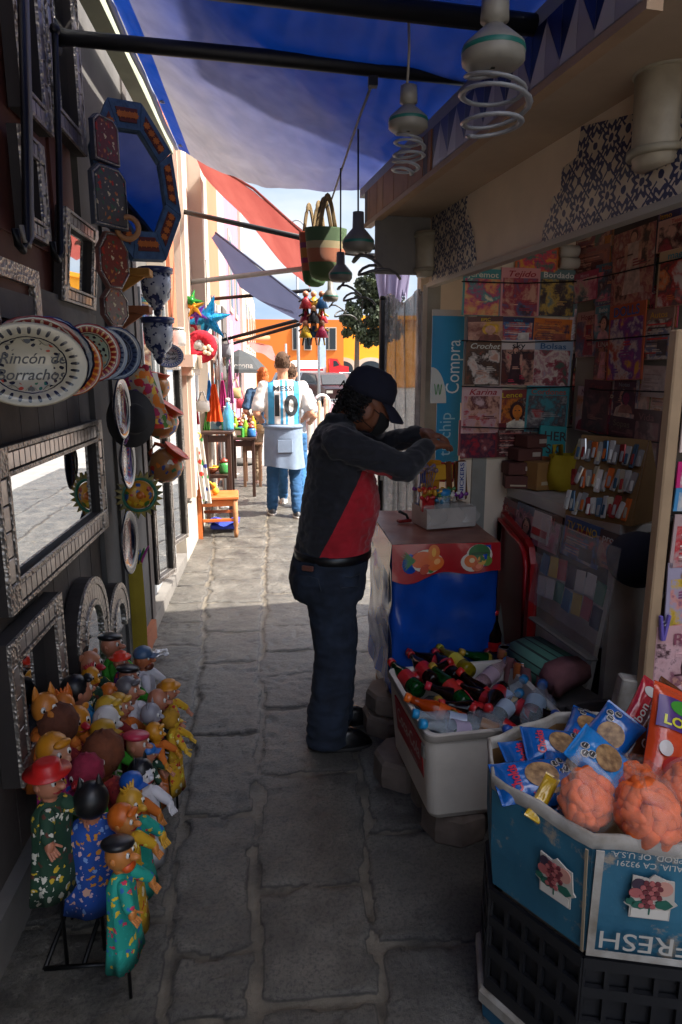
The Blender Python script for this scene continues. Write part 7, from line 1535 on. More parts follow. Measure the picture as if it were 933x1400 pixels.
def deco_cookie(b, w_, h_, t_):
    m = MB(); wrap(m, w_, h_, t_, lambda m: [flatell(m, w_*.02, h_*.02, w_*.3, h_*.2)]); ck = obj('cookie_print', m, mat('cookie print', '#7a4f2c', .5, .5, 60, 0, c2='#b08a5a'), b)
    m = MB()
    def seals(m):
        for i, (x, z) in enumerate(((-.28, .3), (-.12, .36), (-.2, .22))): m.m = 0; flatell(m, w_*x, h_*z, w_*.085, w_*.085, -.001, 8); m.m = 1; flatell(m, w_*x, h_*z, w_*.07, w_*.07, -.002, 8)
        m.m = 2
        for i, (x, z) in enumerate(((-.28, .3), (-.12, .36), (-.2, .22))): flatell(m, w_*x, h_*z+.002, w_*.045, w_*.008, -.0028, 8); flatell(m, w_*x, h_*z-.006, w_*.045, w_*.008, -.0028, 8)
    wrap(m, w_, h_, t_, seals); obj('warning_seals', m, [plain('#c0bcb4', .4), plain('#121214', .4), plain('#c0bcb4', .4)], b)
    m = MB(); wrap(m, w_, h_, t_, lambda m: put_text(m, 'Chokis', h_*.16, w_*.05, -h_*.3, -.001, .03, w_*.62, PI)); obj('lettering', m, plain('#b8243a', .3), b)
T_ = lambda ax, ay, az: (R(ax), R(ay), R(az))
BG = [((740, 1035), .65, T_(-68, 95, 10), .105, .19, .05, 'blue cookie bag lying across the back of the carton'), ((735, 1068), .665, T_(-68, 88, 0), .11, .20, .055, 'blue cookie bag with oat cookie print in front of the back one'), ((800, 1000), .69, T_(-73, 60, 25), .10, .16, .045, 'blue cookie bag standing by the far rim'),
      ((825, 1045), .70, T_(-53, -25, 20), .12, .16, .05, 'lighter blue cookie bag with round dark cookie'), ((748, 1078), .655, T_(-73, 75, -10), .1, .16, .045, 'blue cookie bag deep at the left rim'), ((762, 1022), .68, T_(-63, 110, 15), .1, .17, .05, 'blue cookie bag between the back bags, seal up'), ((830, 1010), .70, T_(-48, 40, -15), .11, .17, .05, 'blue cookie bag half covered by the lighter blue one'), ((790, 1058), .67, T_(-73, -60, 10), .1, .15, .045, 'blue cookie bag lying on its side in the middle'), ((770, 1095), .62, T_(-78, 20, 10), .11, .16, .05, 'blue cookie bag under the orange puffs')]
for i, (pp, z, ro, w_, h_, t_, lab) in enumerate(BG): snack('cookie_bag', lab, P(*pp, Z=z), ro, w_, h_, t_, '#0f56a0' if i != 3 else '#1a7ac0', deco_cookie, i*3.1)
def deco_bar(word, tc2, panelc):
    def f(b, w_, h_, t_):
        m = MB(); wrap(m, w_, h_, t_, lambda m: put_text(m, word, w_*.5, 0, -h_*.05, -.001, .01, h_*.5, PI/2)); obj('lettering', m, plain(tc2, .3), b)
        m = MB(); wrap(m, w_, h_, t_, lambda m: [flatell(m, 0, h_*.36, w_*.3, h_*.06)]); obj('print', m, plain(panelc, .3), b)
    return f
snack('wafer_bar', 'long red and white wafer bar leaning at the back right of the carton', P(868, 985, Z=.72), T_(-35, 42, 5), .06, .24, .03, '#b01f2c', deco_bar('Bombon', '#c9c4bc', '#c9c4bc'), 20, 'snack bar')
snack('wafer_bar', 'long brown wafer bar leaning beside the red one', P(892, 990, Z=.715), T_(-35, 42, 5), .065, .25, .032, '#5f3014', deco_bar('Cremoso', '#b8aa9a', '#b88a5a'), 21, 'snack bar')
def deco_locos(b, w_, h_, t_):
    m = MB()
    def g(m):
        m.m = 0; m.sheet(lambda u, v: V(((u-.5)*w_*.9, -.0012, h_*(.08+.3*v))), 10, 8); m.m = 1; flatell(m, -w_*.1, h_*.3, w_*.2, h_*.07, -.0026); m.m = 2; flatell(m, w_*.15, h_*.34, w_*.13, h_*.08, -.003); m.m = 3; flatell(m, -.0, -h_*.25, w_*.3, h_*.12, -.0012); m.m = 4; flatell(m, -w_*.28, -h_*.1, w_*.1, h_*.07, -.0016)
    wrap(m, w_, h_, t_, g); obj('bag_print', m, [plain('#4a2a6a', .3), plain('#3f8a2c', .3), plain('#b01f24', .3), plain('#a81f1c', .3), plain('#c0b8b0', .3)], b)
    m = MB(); wrap(m, w_, h_, t_, lambda m: put_text(m, 'LOCOS', h_*.12, 0, h_*.15, -.0035, .03, w_*.75)); obj('lettering', m, plain('#c8c02c', .3), b)
snack('corn_snack_bag', 'orange green and violet corn snack bag lettered LOCOS at the right edge', P(925, 1020, Z=.73), T_(-35, 30, 10), .16, .26, .06, '#c8441c', deco_locos, 30)
def puffs(pos, lab, s, seed):
    b = thing('puff_bag', lab, 'snack bag', pos, (R(-18), 0, R(seed*17)), 'clear bags of orange corn puffs'); rn_ = random.Random(seed); m = MB()
    for k in range(64):
        d = V((rn_.gauss(0, 1), rn_.gauss(0, 1), rn_.gauss(0, 1))).normalized(); q = V((d.x*.066*s, d.y*.05*s, d.z*.056*s))*(rn_.uniform(.86, .98)); dr = V((rn_.uniform(-1, 1), rn_.uniform(-1, 1), rn_.uniform(-1, 1))).cross(d).normalized()*.015*s
        m.cone(q-dr, .0150*s, q+dr, .0135*s, 10)
    m.ell((0, 0, 0), (.055*s, .041*s, .046*s)); obj('corn_puffs', m, mat('orange corn puff', '#e0601a', .7, .25, 30, .4, 120), b)
    def rr_(k, z): return [(.08*s*k*math.cos(a)*(1+.03*math.sin(a*7+z*90)), .063*s*k*math.sin(a)*(1+.05*math.sin(a*5+z*60)), z*s) for a in [i*2*PI/40 for i in range(40)]]
    m = MB(); m.loft([rr_(k, z) for k, z in ((.35, -.066), (.8, -.06), (1, -.035), (1.03, 0), (1, .03), (.85, .055), (.55, .075), (.5, .088))], caps=False); obj('clear_bag', m, film('clear snack film', '#e0dcd4', .15, .03, 1.0, 14), b)
    m = MB(); m.sheet(lambda u, v: V(((u-.5)*.09*s, .004*math.sin(u*30), (.08+.03*v)*s)), 14, 3); obj('bag_seal', m, film('clear snack film', ''), b)
puffs(P(802, 1092, Z=.70), 'clear bag of orange corn puffs next to the blue cookie bags', .92, 3)
puffs(P(885, 1112, Z=.70), 'clear bag of orange corn puffs at the front rim', 1.05, 5)
puffs(P(872, 1075, Z=.66), 'clear bag of orange corn puffs lying behind the front one', .85, 8)
puffs(P(945, 1080, Z=.71), 'clear bag of pale orange puffs cut by the right edge', .9, 11)
for px, py, z_, cc, ro, lab in ((742, 1090, .665, '#c8a01c', T_(-60, 40, 0), 'thin yellow sweet stick by the left rim'), (745, 1072, .66, '#a01f34', T_(-60, 75, 10), 'thin crimson wrapped sweet by the left rim'), (712, 1052, .64, '#3f7a2a', T_(-60, 30, 40), 'small green wrapped sweet in the far left corner of the carton')):
    snack('wrapped_sweet', lab, P(px, py, Z=z_), ro, .035, .12, .022, cc, lambda *a: None, px*.1, 'sweet', 'small sweets in the carton')
# ------------------------------------------------------------------ people
SKINM = mat('brown skin', '#7a4a34', .55, .08, 12, .1, 90); SKINL = mat('light skin', '#c08a6c', .55, .08, 12, .1, 90)
def hand(m, wrist, d, up, s=1.0, curl=.5, side=1):
    """palm, four bent fingers and a thumb; d = pointing direction, up = back of the hand"""
    d = V(d).normalized(); up = V(up); up = (up-d*up.dot(d)).normalized(); x = d.cross(up)*side; w_ = V(wrist)
    m.cone(w_, .024*s, w_+d*.03*s, .026*s, 12)
    for k in range(4): m.cone(w_+d*.02*s+x*(k-1.5)*.012*s, .015*s, w_+d*.075*s+x*(k-1.5)*.018*s, .0125*s, 10)
    Ls = (.052, .06, .055, .042)
    for k in range(4):
        p = w_+d*.08*s+x*(k-1.5)*.019*s; dd = d
        for j in range(3):
            ang = curl*(.55+.35*j); dd = (dd*math.cos(ang)-up*math.sin(ang)).normalized(); q = p+dd*Ls[k]*s*(.5, .3, .22)[j]; m.cone(p, .0085*s*(1-.06*j), q, .0080*s*(1-.08*j), 8); p = q
            up2 = up
    p = w_+d*.028*s-x*.026*s; q = p+(d*.7-x*.6-up*.35).normalized()*.036*s; m.cone(p, .0125*s, q, .0105*s, 8); r_ = q+(d*.9-up*.5+x*.1).normalized()*.028*s; m.cone(q, .0105*s, r_, .008*s, 8)
def ering(c, rx, ry, ang=0, n=24, tilt=0):
    return [V(c)+V((rx*math.cos(a)*math.cos(tilt), ry*math.sin(a), rx*math.cos(a)*math.sin(tilt))) for a in [i*2*PI/n for i in range(n)]]
VX, VY = .0, 2.76
v_ = thing('person', 'vendor in cap and black mask, dark red fronted top, reaching over the counter', 'person', (VX, VY, 0))
# body: one skin from head to feet
def vendor_limbs(m, g, arms=True, legs=True):
    if arms:
        for (sh, el, wr_) in ARMS: m.cone(sh, .062+g, el, .047+g, 16); m.cone(el, .047+g, wr_, .031+g, 16)
    if legs:
        for hp, kn, an in LEGS: m.cone(hp, .088+g, kn, .062+g, 16); m.cone(kn, .062+g, an, .042+g, 16)
ARMS = [((.235, -.165, 1.325), (.485, -.185, 1.225), (.595, -.09, 1.30)), ((.245, .165, 1.325), (.44, .2, 1.27), (.60, .07, 1.335))]
LEGS = [((.20, -.085, .78), (.225, -.095, .44), (.19, -.095, .07)), ((.215, .085, .78), (.255, .09, .44), (.235, .09, .07))]
TOR = [((.215, 0, .70), .145, .17), ((.21, 0, .80), .15, .178), ((.222, 0, .88), .145, .172), ((.243, 0, .97), .152, .176), ((.255, 0, 1.05), .155, .178), ((.258, 0, 1.13), .142, .176), ((.252, 0, 1.22), .125, .18), ((.24, 0, 1.30), .105, .175), ((.238, 0, 1.36), .078, .13), ((.25, 0, 1.40), .055, .065)]
m = MB(); m.loft([ering(c, rx-.012, ry-.012) for c, rx, ry in TOR]); vendor_limbs(m, -.006)
m.cone((.25, 0, 1.37), .055, (.315, 0, 1.43), .052, 14)
HC = V((.365, 0, 1.465)); HT = R(22)
m.ell(HC, (.088, .072, .112), (0, HT, 0), 20, 14); m.ell(HC+V((.03, 0, -.045)), (.066, .056, .075), (0, HT, 0)); m.ell(HC+V((-.018, 0, .01)), (.088, .073, .09), (0, HT, 0))
m.cone(HC+V((.082, 0, -.005)), .013, HC+V((.098, 0, -.042)), .016, 10)
for sy in (-1, 1): m.ell(HC+V((-.012, sy*.076, -.03)), (.026, .012, .036), (0, HT, 0), 12, 8); m.ell(HC+V((.072, sy*.03, .0)), (.014, .014, .008))
m.ell(HC+V((.07, 0, -.085)), (.02, .024, .016))
for (sh, el, wr_), sd in zip(ARMS, (1, -1)):
    d = (V(wr_)-V(el)).normalized(); hand(m, V(wr_)+d*.01, (d+V((.25, .0, -.45))).normalized(), V((.3, 0, 1)), .98, .62, sd)
for hp, kn, an in LEGS: m.cone((an[0], an[1], .05), .036, (an[0]+.13, an[1], .035), .03, 12)
blob('body', m, SKINM, v_, .0055, 3)
# face details: eyes and ears sit on the head
hd = [c for c in v_.children][0]
m = MB()
for sy in (-1, 1): m.ell(HC+V((.083, sy*.03, .004)), (.008, .011, .006), None, 10, 6)
obj('eyes', m, plain('#cfc6bc', .2), hd)
# shirt
t = NT('dark top with red front'); sx = t.n('ShaderNodeSeparateXYZ'); t.l(t.obj(), sx.inputs[0]); mt = t.math
lim = mt('ADD', mt('MULTIPLY', mt('SUBTRACT', sx.outputs[2], .87), .50), .155)
redm = mt('MULTIPLY', mt('GREATER_THAN', sx.outputs[0], lim), mt('MULTIPLY', mt('LESS_THAN', sx.outputs[2], 1.232), mt('LESS_THAN', mt('ABSOLUTE', sx.outputs[1]), .21)))
redm = mt('MULTIPLY', redm, mt('LESS_THAN', sx.outputs[0], .435))
t.base(t.mix(redm, t.ramp(t.noise(30, 4), [(.3, '#13141a'), (.7, '#1f2028')]), t.ramp(t.noise(12, 4), [(.3, '#9a0f1c'), (.7, '#b8182a')]))); t.p(rough=.9, sheen=.2); t.bump(t.noise(160, 2), .3, .003)
m = MB(); m.loft([ering(c, rx+.006, ry+.006) for c, rx, ry in TOR[2:]]+[ering((.262, 0, 1.425), .06, .066)]); m.loft([ering((.222, 0, .845), .15, .178), ering((.23, 0, .92), .155, .182)])
for (sh, el, wr_) in ARMS: m.cone(sh, .067, el, .052, 16); m.cone(el, .052, V(el)*.12+V(wr_)*.88, .039, 16)
m.ell((.245, -.125, 1.325), (.078, .08, .07)); m.ell((.25, .125, 1.325), (.078, .08, .07))
blob('shirt', m, t.m, v_, .007, 5, .006, 13, wz=2.0)
m = MB(); m.tube([(.40, -.03, 1.215), (.418, -.055, 1.19), (.412, -.08, 1.165)], .006, 6, flat=.4); obj('white_trim', m, plain('#b8b4ae', .7), [c for c in v_.children if c.name.startswith('shirt')][0])
# jeans
t = NT('dark denim'); t.base(t.ramp(t.noise(14, 6), [(.3, '#151b26'), (.7, '#273244')])); t.p(rough=.95); t.bump(t.noise(220, 2), .35, .002); M_den = t.m
m = MB(); m.loft([ering(c, rx+.004, ry+.004) for c, rx, ry in (((.205, 0, .66), .145, .168), ((.20, 0, .74), .158, .182), ((.208, 0, .80), .156, .182), ((.222, 0, .875), .15, .178))])
for hp, kn, an in LEGS: m.cone(hp, .105, kn, .085, 18); m.cone(kn, .085, (an[0]-.0, an[1], .095), .084, 18); m.loft([ering((an[0], an[1], z), r_, r_*.9) for z, r_ in ((.03, .09), (.10, .087), (.2, .084))])
m.ell((.125, -.07, .75), (.075, .09, .1)); m.ell((.125, .07, .75), (.075, .09, .1))
jn = blob('jeans', m, M_den, v_, .008, 6, .0045, 9, wz=2.4)
m = MB()
for x0_, x1_, z_ in ((.235, .32, .80),): m.tube([(x0_, -.178, z_), (.28, -.176, z_-.008), (x1_, -.155, z_)], .003, 5); m.tube([(x0_, -.178, z_), (x0_+.005, -.182, z_-.05), (x1_-.01, -.163, z_-.05), (x1_, -.155, z_)], .0025, 5)
m.tube([(.085, -.135, .80), (.15, -.178, .79), (.16, -.185, .74)], .0028, 5); obj('pocket_seams', m, plain('#2f3540', .8), jn)
m = MB(); m.loft([ering((.222, 0, z), .158+d_, .186+d_, n=32) for z, d_ in ((.838, 0), (.84, .004), (.872, .004), (.874, 0))], caps=False); bl_ = obj('belt', m, plain('#101012', .35), v_)
m = MB(); m.bb((.11, -.165, .83), (.05, .012, .022), .003, (0, 0, R(-30))); obj('belt_tag', m, plain('#6a3f34', .6), bl_)
for hp, kn, an in LEGS:
    m = MB(); x, y = an[0], an[1]; m.loft([[V((x+.055+.135*k*math.cos(a)*(1 if math.cos(a) > 0 else .9), y+.047*k*math.sin(a), z)) for a in [i*2*PI/24 for i in range(24)]] for k, z in ((.98, .004), (1.02, .012), (1.02, .03), (.93, .05), (.7, .075), (.4, .095))]); sh_ = obj('shoe', m, plain('#0d0d0f', .25), v_)
    m = MB(); m.loft([[V((x+.055+.137*k*math.cos(a), y+.049*k*math.sin(a), z)) for a in [i*2*PI/24 for i in range(24)]] for k, z in ((1.0, .002), (1.03, .006), (1.03, .022), (1.0, .024))]); obj('sole', m, plain('#1f1c1a', .6), sh_)
# cap, hair, mask
QC = M.Translation(HC) @ Euler((0, HT, 0)).to_matrix().to_4x4(); M_cap = mat('navy cap cloth', '#141628', .9, .15, 30, .3, 120)
m = MB(); m.T = QC; m.loft([[(.105*k*math.cos(a)-.008, .088*k*math.sin(a), z) for a in [i*2*PI/28 for i in range(28)]] for k, z in ((1.0, .025), (1.02, .05), (.98, .085), (.83, .118), (.5, .14), (.05, .146))]); cp = obj('cap', m, M_cap, v_)
m = MB(); m.T = QC
def brim(u, v): a = (u-.5)*2.2; return V((.09*math.cos(a)+.085*v*math.cos(a*.55)-.008+.0, .086*math.sin(a)*(1-.1*v), .030-.03*v*v-.02*v+.004*math.cos(a)-.012*abs(a)*v))
m.sheet(brim, 20, 8); m.sheet(lambda u, v: brim(u, v)+V((0, 0, -.004)), 20, 8); obj('brim', m, M_cap, cp)
m = MB(); rn = random.Random(9)
m.T = QC; m.ell((-.035, 0, -.0), (.072, .076, .082), None, 18, 12)
for k in range(170):
    a = rn.uniform(1.5, 4.78); z0_ = rn.uniform(-.075, .05); b0 = V((.095*math.cos(a)-.01, .08*math.sin(a), z0_)); out = V((math.cos(a), math.sin(a)*.8, rn.uniform(-.5, .2))); ph = rn.uniform(0, 6); cr = rn.uniform(.008, .014); Lk = rn.uniform(.006, .02)*(1.3 if abs(a-PI) < .8 else .6)
    u1 = out.cross(V((0, 0, 1))).normalized(); u2 = out.cross(u1)
    m.tube([b0+out*(Lk*i/9)+u1*cr*math.cos(ph+i*.9)+u2*cr*math.sin(ph+i*.9)-V((0, 0, .012*(i/9)**2)) for i in range(10)], .0028, 4)
obj('hair', m, plain('#0d0b0b', .55), v_)
m = MB(); m.T = QC; m.loft([[(.028+.072*k*math.cos(a), .064*kk*math.sin(a), z) for a in [-1.25+2.5*i/14 for i in range(15)]] for k, kk, z in ((.95, .95, -.012), (1.13, 1.03, -.03), (1.2, 1.03, -.055), (1.05, 1.0, -.085), (.8, .9, -.108))], caps=False, closed=False); mk = obj('face_mask', m, plain('#0c0c0e', .9), v_)
m = MB(); m.T = QC
for sy in (-1, 1): m.tube([(.05, sy*.064, -.02), (.0, sy*.08, -.005), (-.025, sy*.085, -.03), (0, sy*.079, -.07), (.045, sy*.062, -.085)], .0018, 5)
obj('ear_loops', m, plain('#0c0c0e', .9), mk)

# other people, seen from behind
def walker(label, px, py, H, facing, shirtm, pantm, hairm, stride=.12, shoes='#2a2a2c', arms='bent', width=1.0, skin=SKINL, longhair=False, skirt=None):
    p = P(px, py, Z=0); b = thing('person', label, 'person', p, facing); k = H/1.75; q = lambda x, y, z: V((x*k*width if abs(x) > .0 else 0, y*k, z*k))
    hipx = .1
    legs = [(q(-hipx, 0, .88), q(-hipx-.02, -.03-stride*.2, .48), q(-hipx-.03, stride, .08)), (q(hipx, 0, .88), q(hipx+.02, -.05, .48), q(hipx+.03, -stride, .08))]
    ar = [(q(sx*.2, .0, 1.40), q(sx*.285, .06, 1.13), q(sx*.24, -.15, 1.06)) if arms == 'bent' else (q(sx*.2, 0, 1.40), q(sx*.25, .02, 1.12), q(sx*.24, -.06, .88)) for sx in (-1, 1)]
    tor = [(.82, .165, .115), (.92, .175, .125), (1.0, .168, .125), (1.1, .172, .125), (1.22, .19, .125), (1.34, .205, .115), (1.42, .17, .09), (1.47, .09, .065)]
    ring = lambda z, rx, ry, g=0: [q(0, 0, z)+V(((rx+g)*k*width*math.cos(a), (ry+g)*k*math.sin(a)+.012*k*(1 if z > 1.2 else 0), 0)) for a in [i*2*PI/24 for i in range(24)]]
    m = MB(); m.loft([ring(*t_, -.012) for t_ in tor]); m.cone(q(0, .01, 1.44), .058*k, q(0, -.005, 1.55), .055*k, 14)
    hc = q(0, -.01, 1.64); m.ell(hc, (.074*k, .092*k, .112*k), None, 18, 12); m.ell(hc+V((0, -.03*k, -.05*k)), (.058*k, .066*k, .07*k)); m.cone(hc+V((0, -.09*k, .0)), .011*k, hc+V((0, -.108*k, -.03*k)), .015*k, 8)
    for sx in (-1, 1): m.ell(hc+V((sx*.078*k, .0, -.015*k)), (.012*k, .022*k, .032*k), None, 10, 8)
    for a_, e_, w_ in ar: m.cone(a_, .052*k, e_, .043*k); m.cone(e_, .043*k, w_, .029*k); hand(m, w_, (w_-e_).normalized(), V((0, 0, 1)), .95*k, .4, 1)
    for h_, kn, an in legs: m.cone(h_, .082*k, kn, .06*k); m.cone(kn, .06*k, an, .04*k); m.cone(an, .036*k, an+V((0, -.1*k, -.04*k)), .03*k)
    bd = blob('body', m, skin, b, .007, 3)
    m = MB()
    for sx in (-1, 1): m.ell(hc+V((sx*.03*k, -.083*k, .005*k)), (.011*k, .008*k, .007*k), None, 8, 6)
    obj('eyes', m, plain('#cfc6bc', .2), bd)
    m = MB(); m.loft([ring(z, rx, ry, .012) for z, rx, ry in tor[1:]]); m.loft([ring(.88, .185, .132), ring(1.0, .182, .136), ring(1.1, .182, .136)])
    for a_, e_, w_ in ar: m.cone(a_, .066*k, a_*.25+e_*.75, .07*k, 16)
    sh = blob('shirt', m, shirtm, b, .009, 5, .007, 8)
    m = MB(); m.loft([ring(.8, .17, .12, .008), ring(.9, .182, .13, .008), ring(.98, .172, .127, .006)])
    for h_, kn, an in legs: m.cone(h_, .094*k, kn, .068*k, 16); m.cone(kn, .068*k, an+V((0, 0, .02)), .06*k, 16)
    pn = blob('trousers', m, pantm, b, .009, 5, .005, 8, wz=2.4)
    for h_, kn, an in legs:
        m = MB(); m.loft([[V((an.x+.046*k*kk*math.cos(a), an.y-.045*k+.135*k*kk*math.sin(a), z)) for a in [i*2*PI/22 for i in range(22)]] for kk, z in ((1.0, .022), (1.0, .04), (.9, .065), (.6, .1), (.4, .12))]); s_ = obj('shoe', m, plain(shoes, .5), b)
        m = MB(); m.loft([[V((an.x+.05*k*math.cos(a), an.y-.045*k+.14*k*math.sin(a), z)) for a in [i*2*PI/22 for i in range(22)]] for z in (.004, .03)]); obj('sole', m, plain('#cfcac2', .5), s_)
    m = MB(); m.ell(hc+V((0, .012*k, .022*k)), (.081*k, .094*k, .106*k), None, 20, 14)
    if longhair: m.ell(hc+V((0, .045*k, -.06*k)), (.085*k, .06*k, .14*k))
    for kk in range(60): a, z = rnd.uniform(0, PI), rnd.uniform(-.04, .09); m.tube([hc+V((.078*k*math.cos(a), .012*k+.085*k*math.sin(a), z*k)), hc+V((.084*k*math.cos(a), .012*k+.1*k*math.sin(a), z*k-.015*k))], .004*k, 4)
    # the front of the hair stops at the forehead
    mh = [];
    obj('hair', m, hairm, b); return b, sh, k, ring, q
t = NT('striped football shirt'); sx = t.n('ShaderNodeSeparateXYZ'); t.l(t.obj(), sx.inputs[0]); mt = t.math; x = sx.outputs[0]
def bandx(c, w_): return mt('LESS_THAN', mt('ABSOLUTE', mt('SUBTRACT', x, c)), w_)
st_ = mt('MAXIMUM', bandx(-.135, .032), mt('MAXIMUM', bandx(.135, .032), mt('MAXIMUM', bandx(.026, .013), bandx(-.026, .013))))
t.base(t.mix(st_, '#d0ccc8', '#3f9ac8')); t.p(rough=.85); t.bump(t.noise(90, 2), .2, .003)
denim = mat('blue denim', '#28517a', .95, .2, 10, .3, 150); denim2 = mat('mid blue denim', '#2f5f8c', .95, .2, 10, .3, 150)
hb = mat('short brown hair', '#4a3322', .9, .3, 60, .6, 90)
man, msh, mk_, mring, mq = walker('man in white and sky blue football shirt, pale sweater tied round his waist', 390, 706, 1.77, PI+R(4), t.m, denim, hb, .10, '#3a3a3c')
# lettering printed on his back: every point is dropped on to the shirt
bvh = BVHTree.FromPolygons([v.co for v in msh.data.vertices], [tuple(p.vertices) for p in msh.data.polygons])
def on_back(name, s, size, z, width, bold):
    vs, fs = text_geo(s, size, bold, 0); w0 = max(v.x for v in vs)-min(v.x for v in vs)
    bmm = bmesh.new(); bv = [bmm.verts.new((v.x*width/w0, v.y, 0)) for v in vs]
    for f in fs:
        try: bmm.faces.new([bv[i] for i in f])
        except ValueError: pass
    bmesh.ops.triangulate(bmm, faces=bmm.faces); bmesh.ops.subdivide_edges(bmm, edges=[e for e in bmm.edges if e.calc_length() > .03], cuts=3, use_grid_fill=False); bmesh.ops.triangulate(bmm, faces=bmm.faces)
    bmm.verts.index_update(); out = []
    for v in bmm.verts:
        o_ = V((-v.co.x, 1.0, z+v.co.y)); hit = bvh.ray_cast(o_, V((0, -1, 0))); out.append(hit[0]+V((0, .004, 0)) if hit[0] is not None else V((-v.co.x, .13, z+v.co.y)))
    m = MB(); m.add(out, [[v.index for v in f.verts] for f in bmm.faces], True); bmm.free(); obj(name, m, plain('#1a2026', .6), msh)
on_back('name_print', 'MESSI', .075, 1.385*mk_, .22, .004); on_back('number_print', '10', .30, 1.20*mk_, .25, .028)
def skirt_(u, v):
    a = u*2*PI; r_ = 1+.05*math.sin(a*7)*v+.03*math.sin(a*3+v*4); return V(((.2+.02*v)*math.cos(a)*r_, (.155+.015*v)*math.sin(a)*r_, 1.03-.47*v+.02*math.sin(a*2)*v+.03*(1 if math.sin(a) < 0 else 0)*v))
m = MB(); m.sheet(skirt_, 60, 16); m.ring((0, 0, 1.0), .19, .022, 30, 8, 'z', 1.05, .82)
sw = obj('tied_sweater', m, mat('pale blue grey fleece', '#76869c', .95, .1, 14, .4, 40), man)
m = MB(); m.bb((0, .168, .80), (.17, .02, .15), .02); obj('pocket', m, mat('pale blue grey fleece', ''), sw)
walker('ginger haired woman half hidden behind the man in the football shirt', 363, 664, 1.62, PI, mat('dark teal blouse', '#3a5a7a', .9), mat('beige trousers', '#b09a80', .9), mat('ginger hair', '#a8551c', .8, .3, 40, .5, 60), .08, '#c9a898', 'bent', .92, SKINL, True)
walker('person in blue jeans walking right in front of the football shirt man', 400, 692, 1.66, PI-R(6), mat('light grey shirt', '#8a9098', .9), denim2, hb, .16, '#c8c4be')
# ------------------------------------------------------------------ goods along the sunny left side
M_tw = mat('dark table wood', '#3a241a', .5, .2, 8, .2, 40); M_ow = mat('orange chair paint', '#c8601c', .55, .15, 9, .2, 50, c2='#b5703c')
# orange chair: back against the wall, seat towards the alley
a0, a1 = P(275, 738, Z=0), P(326, 738, Z=0); SH = P(296, 682, Y=a0.y).z
b = thing('orange_chair', 'worn orange wooden chair with blue painted stripes standing in the sun', 'chair', (a0.x, a0.y, 0), R(4)); W_, D_ = a1.x-a0.x, .36
m = MB(); m.bb((W_/2, D_/2, SH), (W_+.03, D_+.02, .03), .006); obj('seat', m, M_ow, b)
for x, y in ((W_-.02, .02), (W_-.02, D_-.02)):
    m = MB(); m.lathe([(.016, 0), (.022, .06), (.015, .1), (.024, .14), (.024, SH-.02)], 12, (x, y, 0)); obj('leg', m, mat('bare chair wood', '#9a6a44', .7, .2, 9), b)
tb_ = P(266, 604, Y=a0.y).z
for y in (.02, D_-.02):
    m = MB(); m.loft([[(x0_+dx, y+dy, z) for dx, dy in ((-.02, -.018), (.02, -.018), (.02, .018), (-.02, .018))] for x0_, z in ((.0, 0), (.0, SH), (-.05, tb_))], smooth=False); pst = obj('back_post', m, M_ow, b)
    m = MB()
    for z in (SH+.2, SH+.36): xx = -.05*(z-SH)/(tb_-SH); m.bb((xx, y, z), (.044, .04, .06), .003)
    obj('blue_stripe', m, plain('#3a3f7a', .5), pst)
for z in (SH+.12, SH+.3, tb_-.06): m = MB(); m.bb((-.05*(z-SH)/(tb_-SH), D_/2, z), (.02, D_-.08, .05), .004); obj('back_rail', m, M_ow, b)
m = MB(); m.bb((W_/2, .018, SH-.05), (W_-.05, .02, .06), .003); m.bb((W_/2, .018, .18), (W_-.05, .018, .03), .003); obj('front_rail', m, M_ow, b)
m = MB(); m.bb((W_/2, D_-.018, SH-.05), (W_-.05, .02, .06), .003); m.bb((W_/2, D_-.018, .2), (W_-.05, .018, .03), .003); obj('rear_rail', m, M_ow, b)
m = MB(); m.bb((W_-.02, D_/2, SH-.05), (.02, D_-.06, .06), .003); obj('side_rail', m, M_ow, b)
p = V((a0.x+W_*.4, a0.y+.12, SH+.016)); b = thing('yellow_toy', 'small yellow straw figure sitting on the orange chair', 'toy', p)
m = MB(); m.ell((0, 0, .04), (.035, .03, .04)); obj('body', m, mat('yellow straw', '#c8a02c', .8, .3, 40), b); m = MB(); m.ell((-.01, -.005, .095), .026); m.cone((-.02, -.01, .1), .012, (-.05, -.02, .13), .01, 8); obj('head', m, mat('yellow straw', ''), b)
b = thing('blue_cloth', 'bright blue cloth lying under the orange chair', 'cloth', (a0.x+.2, a0.y+.35, .05)); m = MB(); m.sheet(lambda u, v: V(((u-.5)*.3, (v-.5)*.3, .05+.02*math.sin(u*9)*math.cos(v*7))), 12, 12); obj('cloth', m, plain('#2a3fa8', .8), b); m = MB(); m.bb((0, 0, .02), (.26, .26, .05), .01); obj('folded_part', m, plain('#2a3fa8', .8), b)
# painted banner cloth on the chair back
c = P(272, 640, Y=a0.y-.02); b = thing('printed_scarf', 'white scarf with bright printed squares hanging over the orange chair back', 'scarf', c, R(20))
m = MB(); m.sheet(lambda u, v: V(((u-.5)*.09+.06*v, -.02+.01*math.sin(u*12), .28-.62*v)), 8, 18); obj('cloth', m, printed('scarf print', '#c9c4bc', ['#2f3a8a', '#c83a2c', '#3f8a4a', '#2a2a2a'], 14, .35), b)
m = MB(); m.ring((0, -.01, .3), .03, .006, 14, 6, 'y'); obj('loop', m, plain('#c8a02c', .6), b)
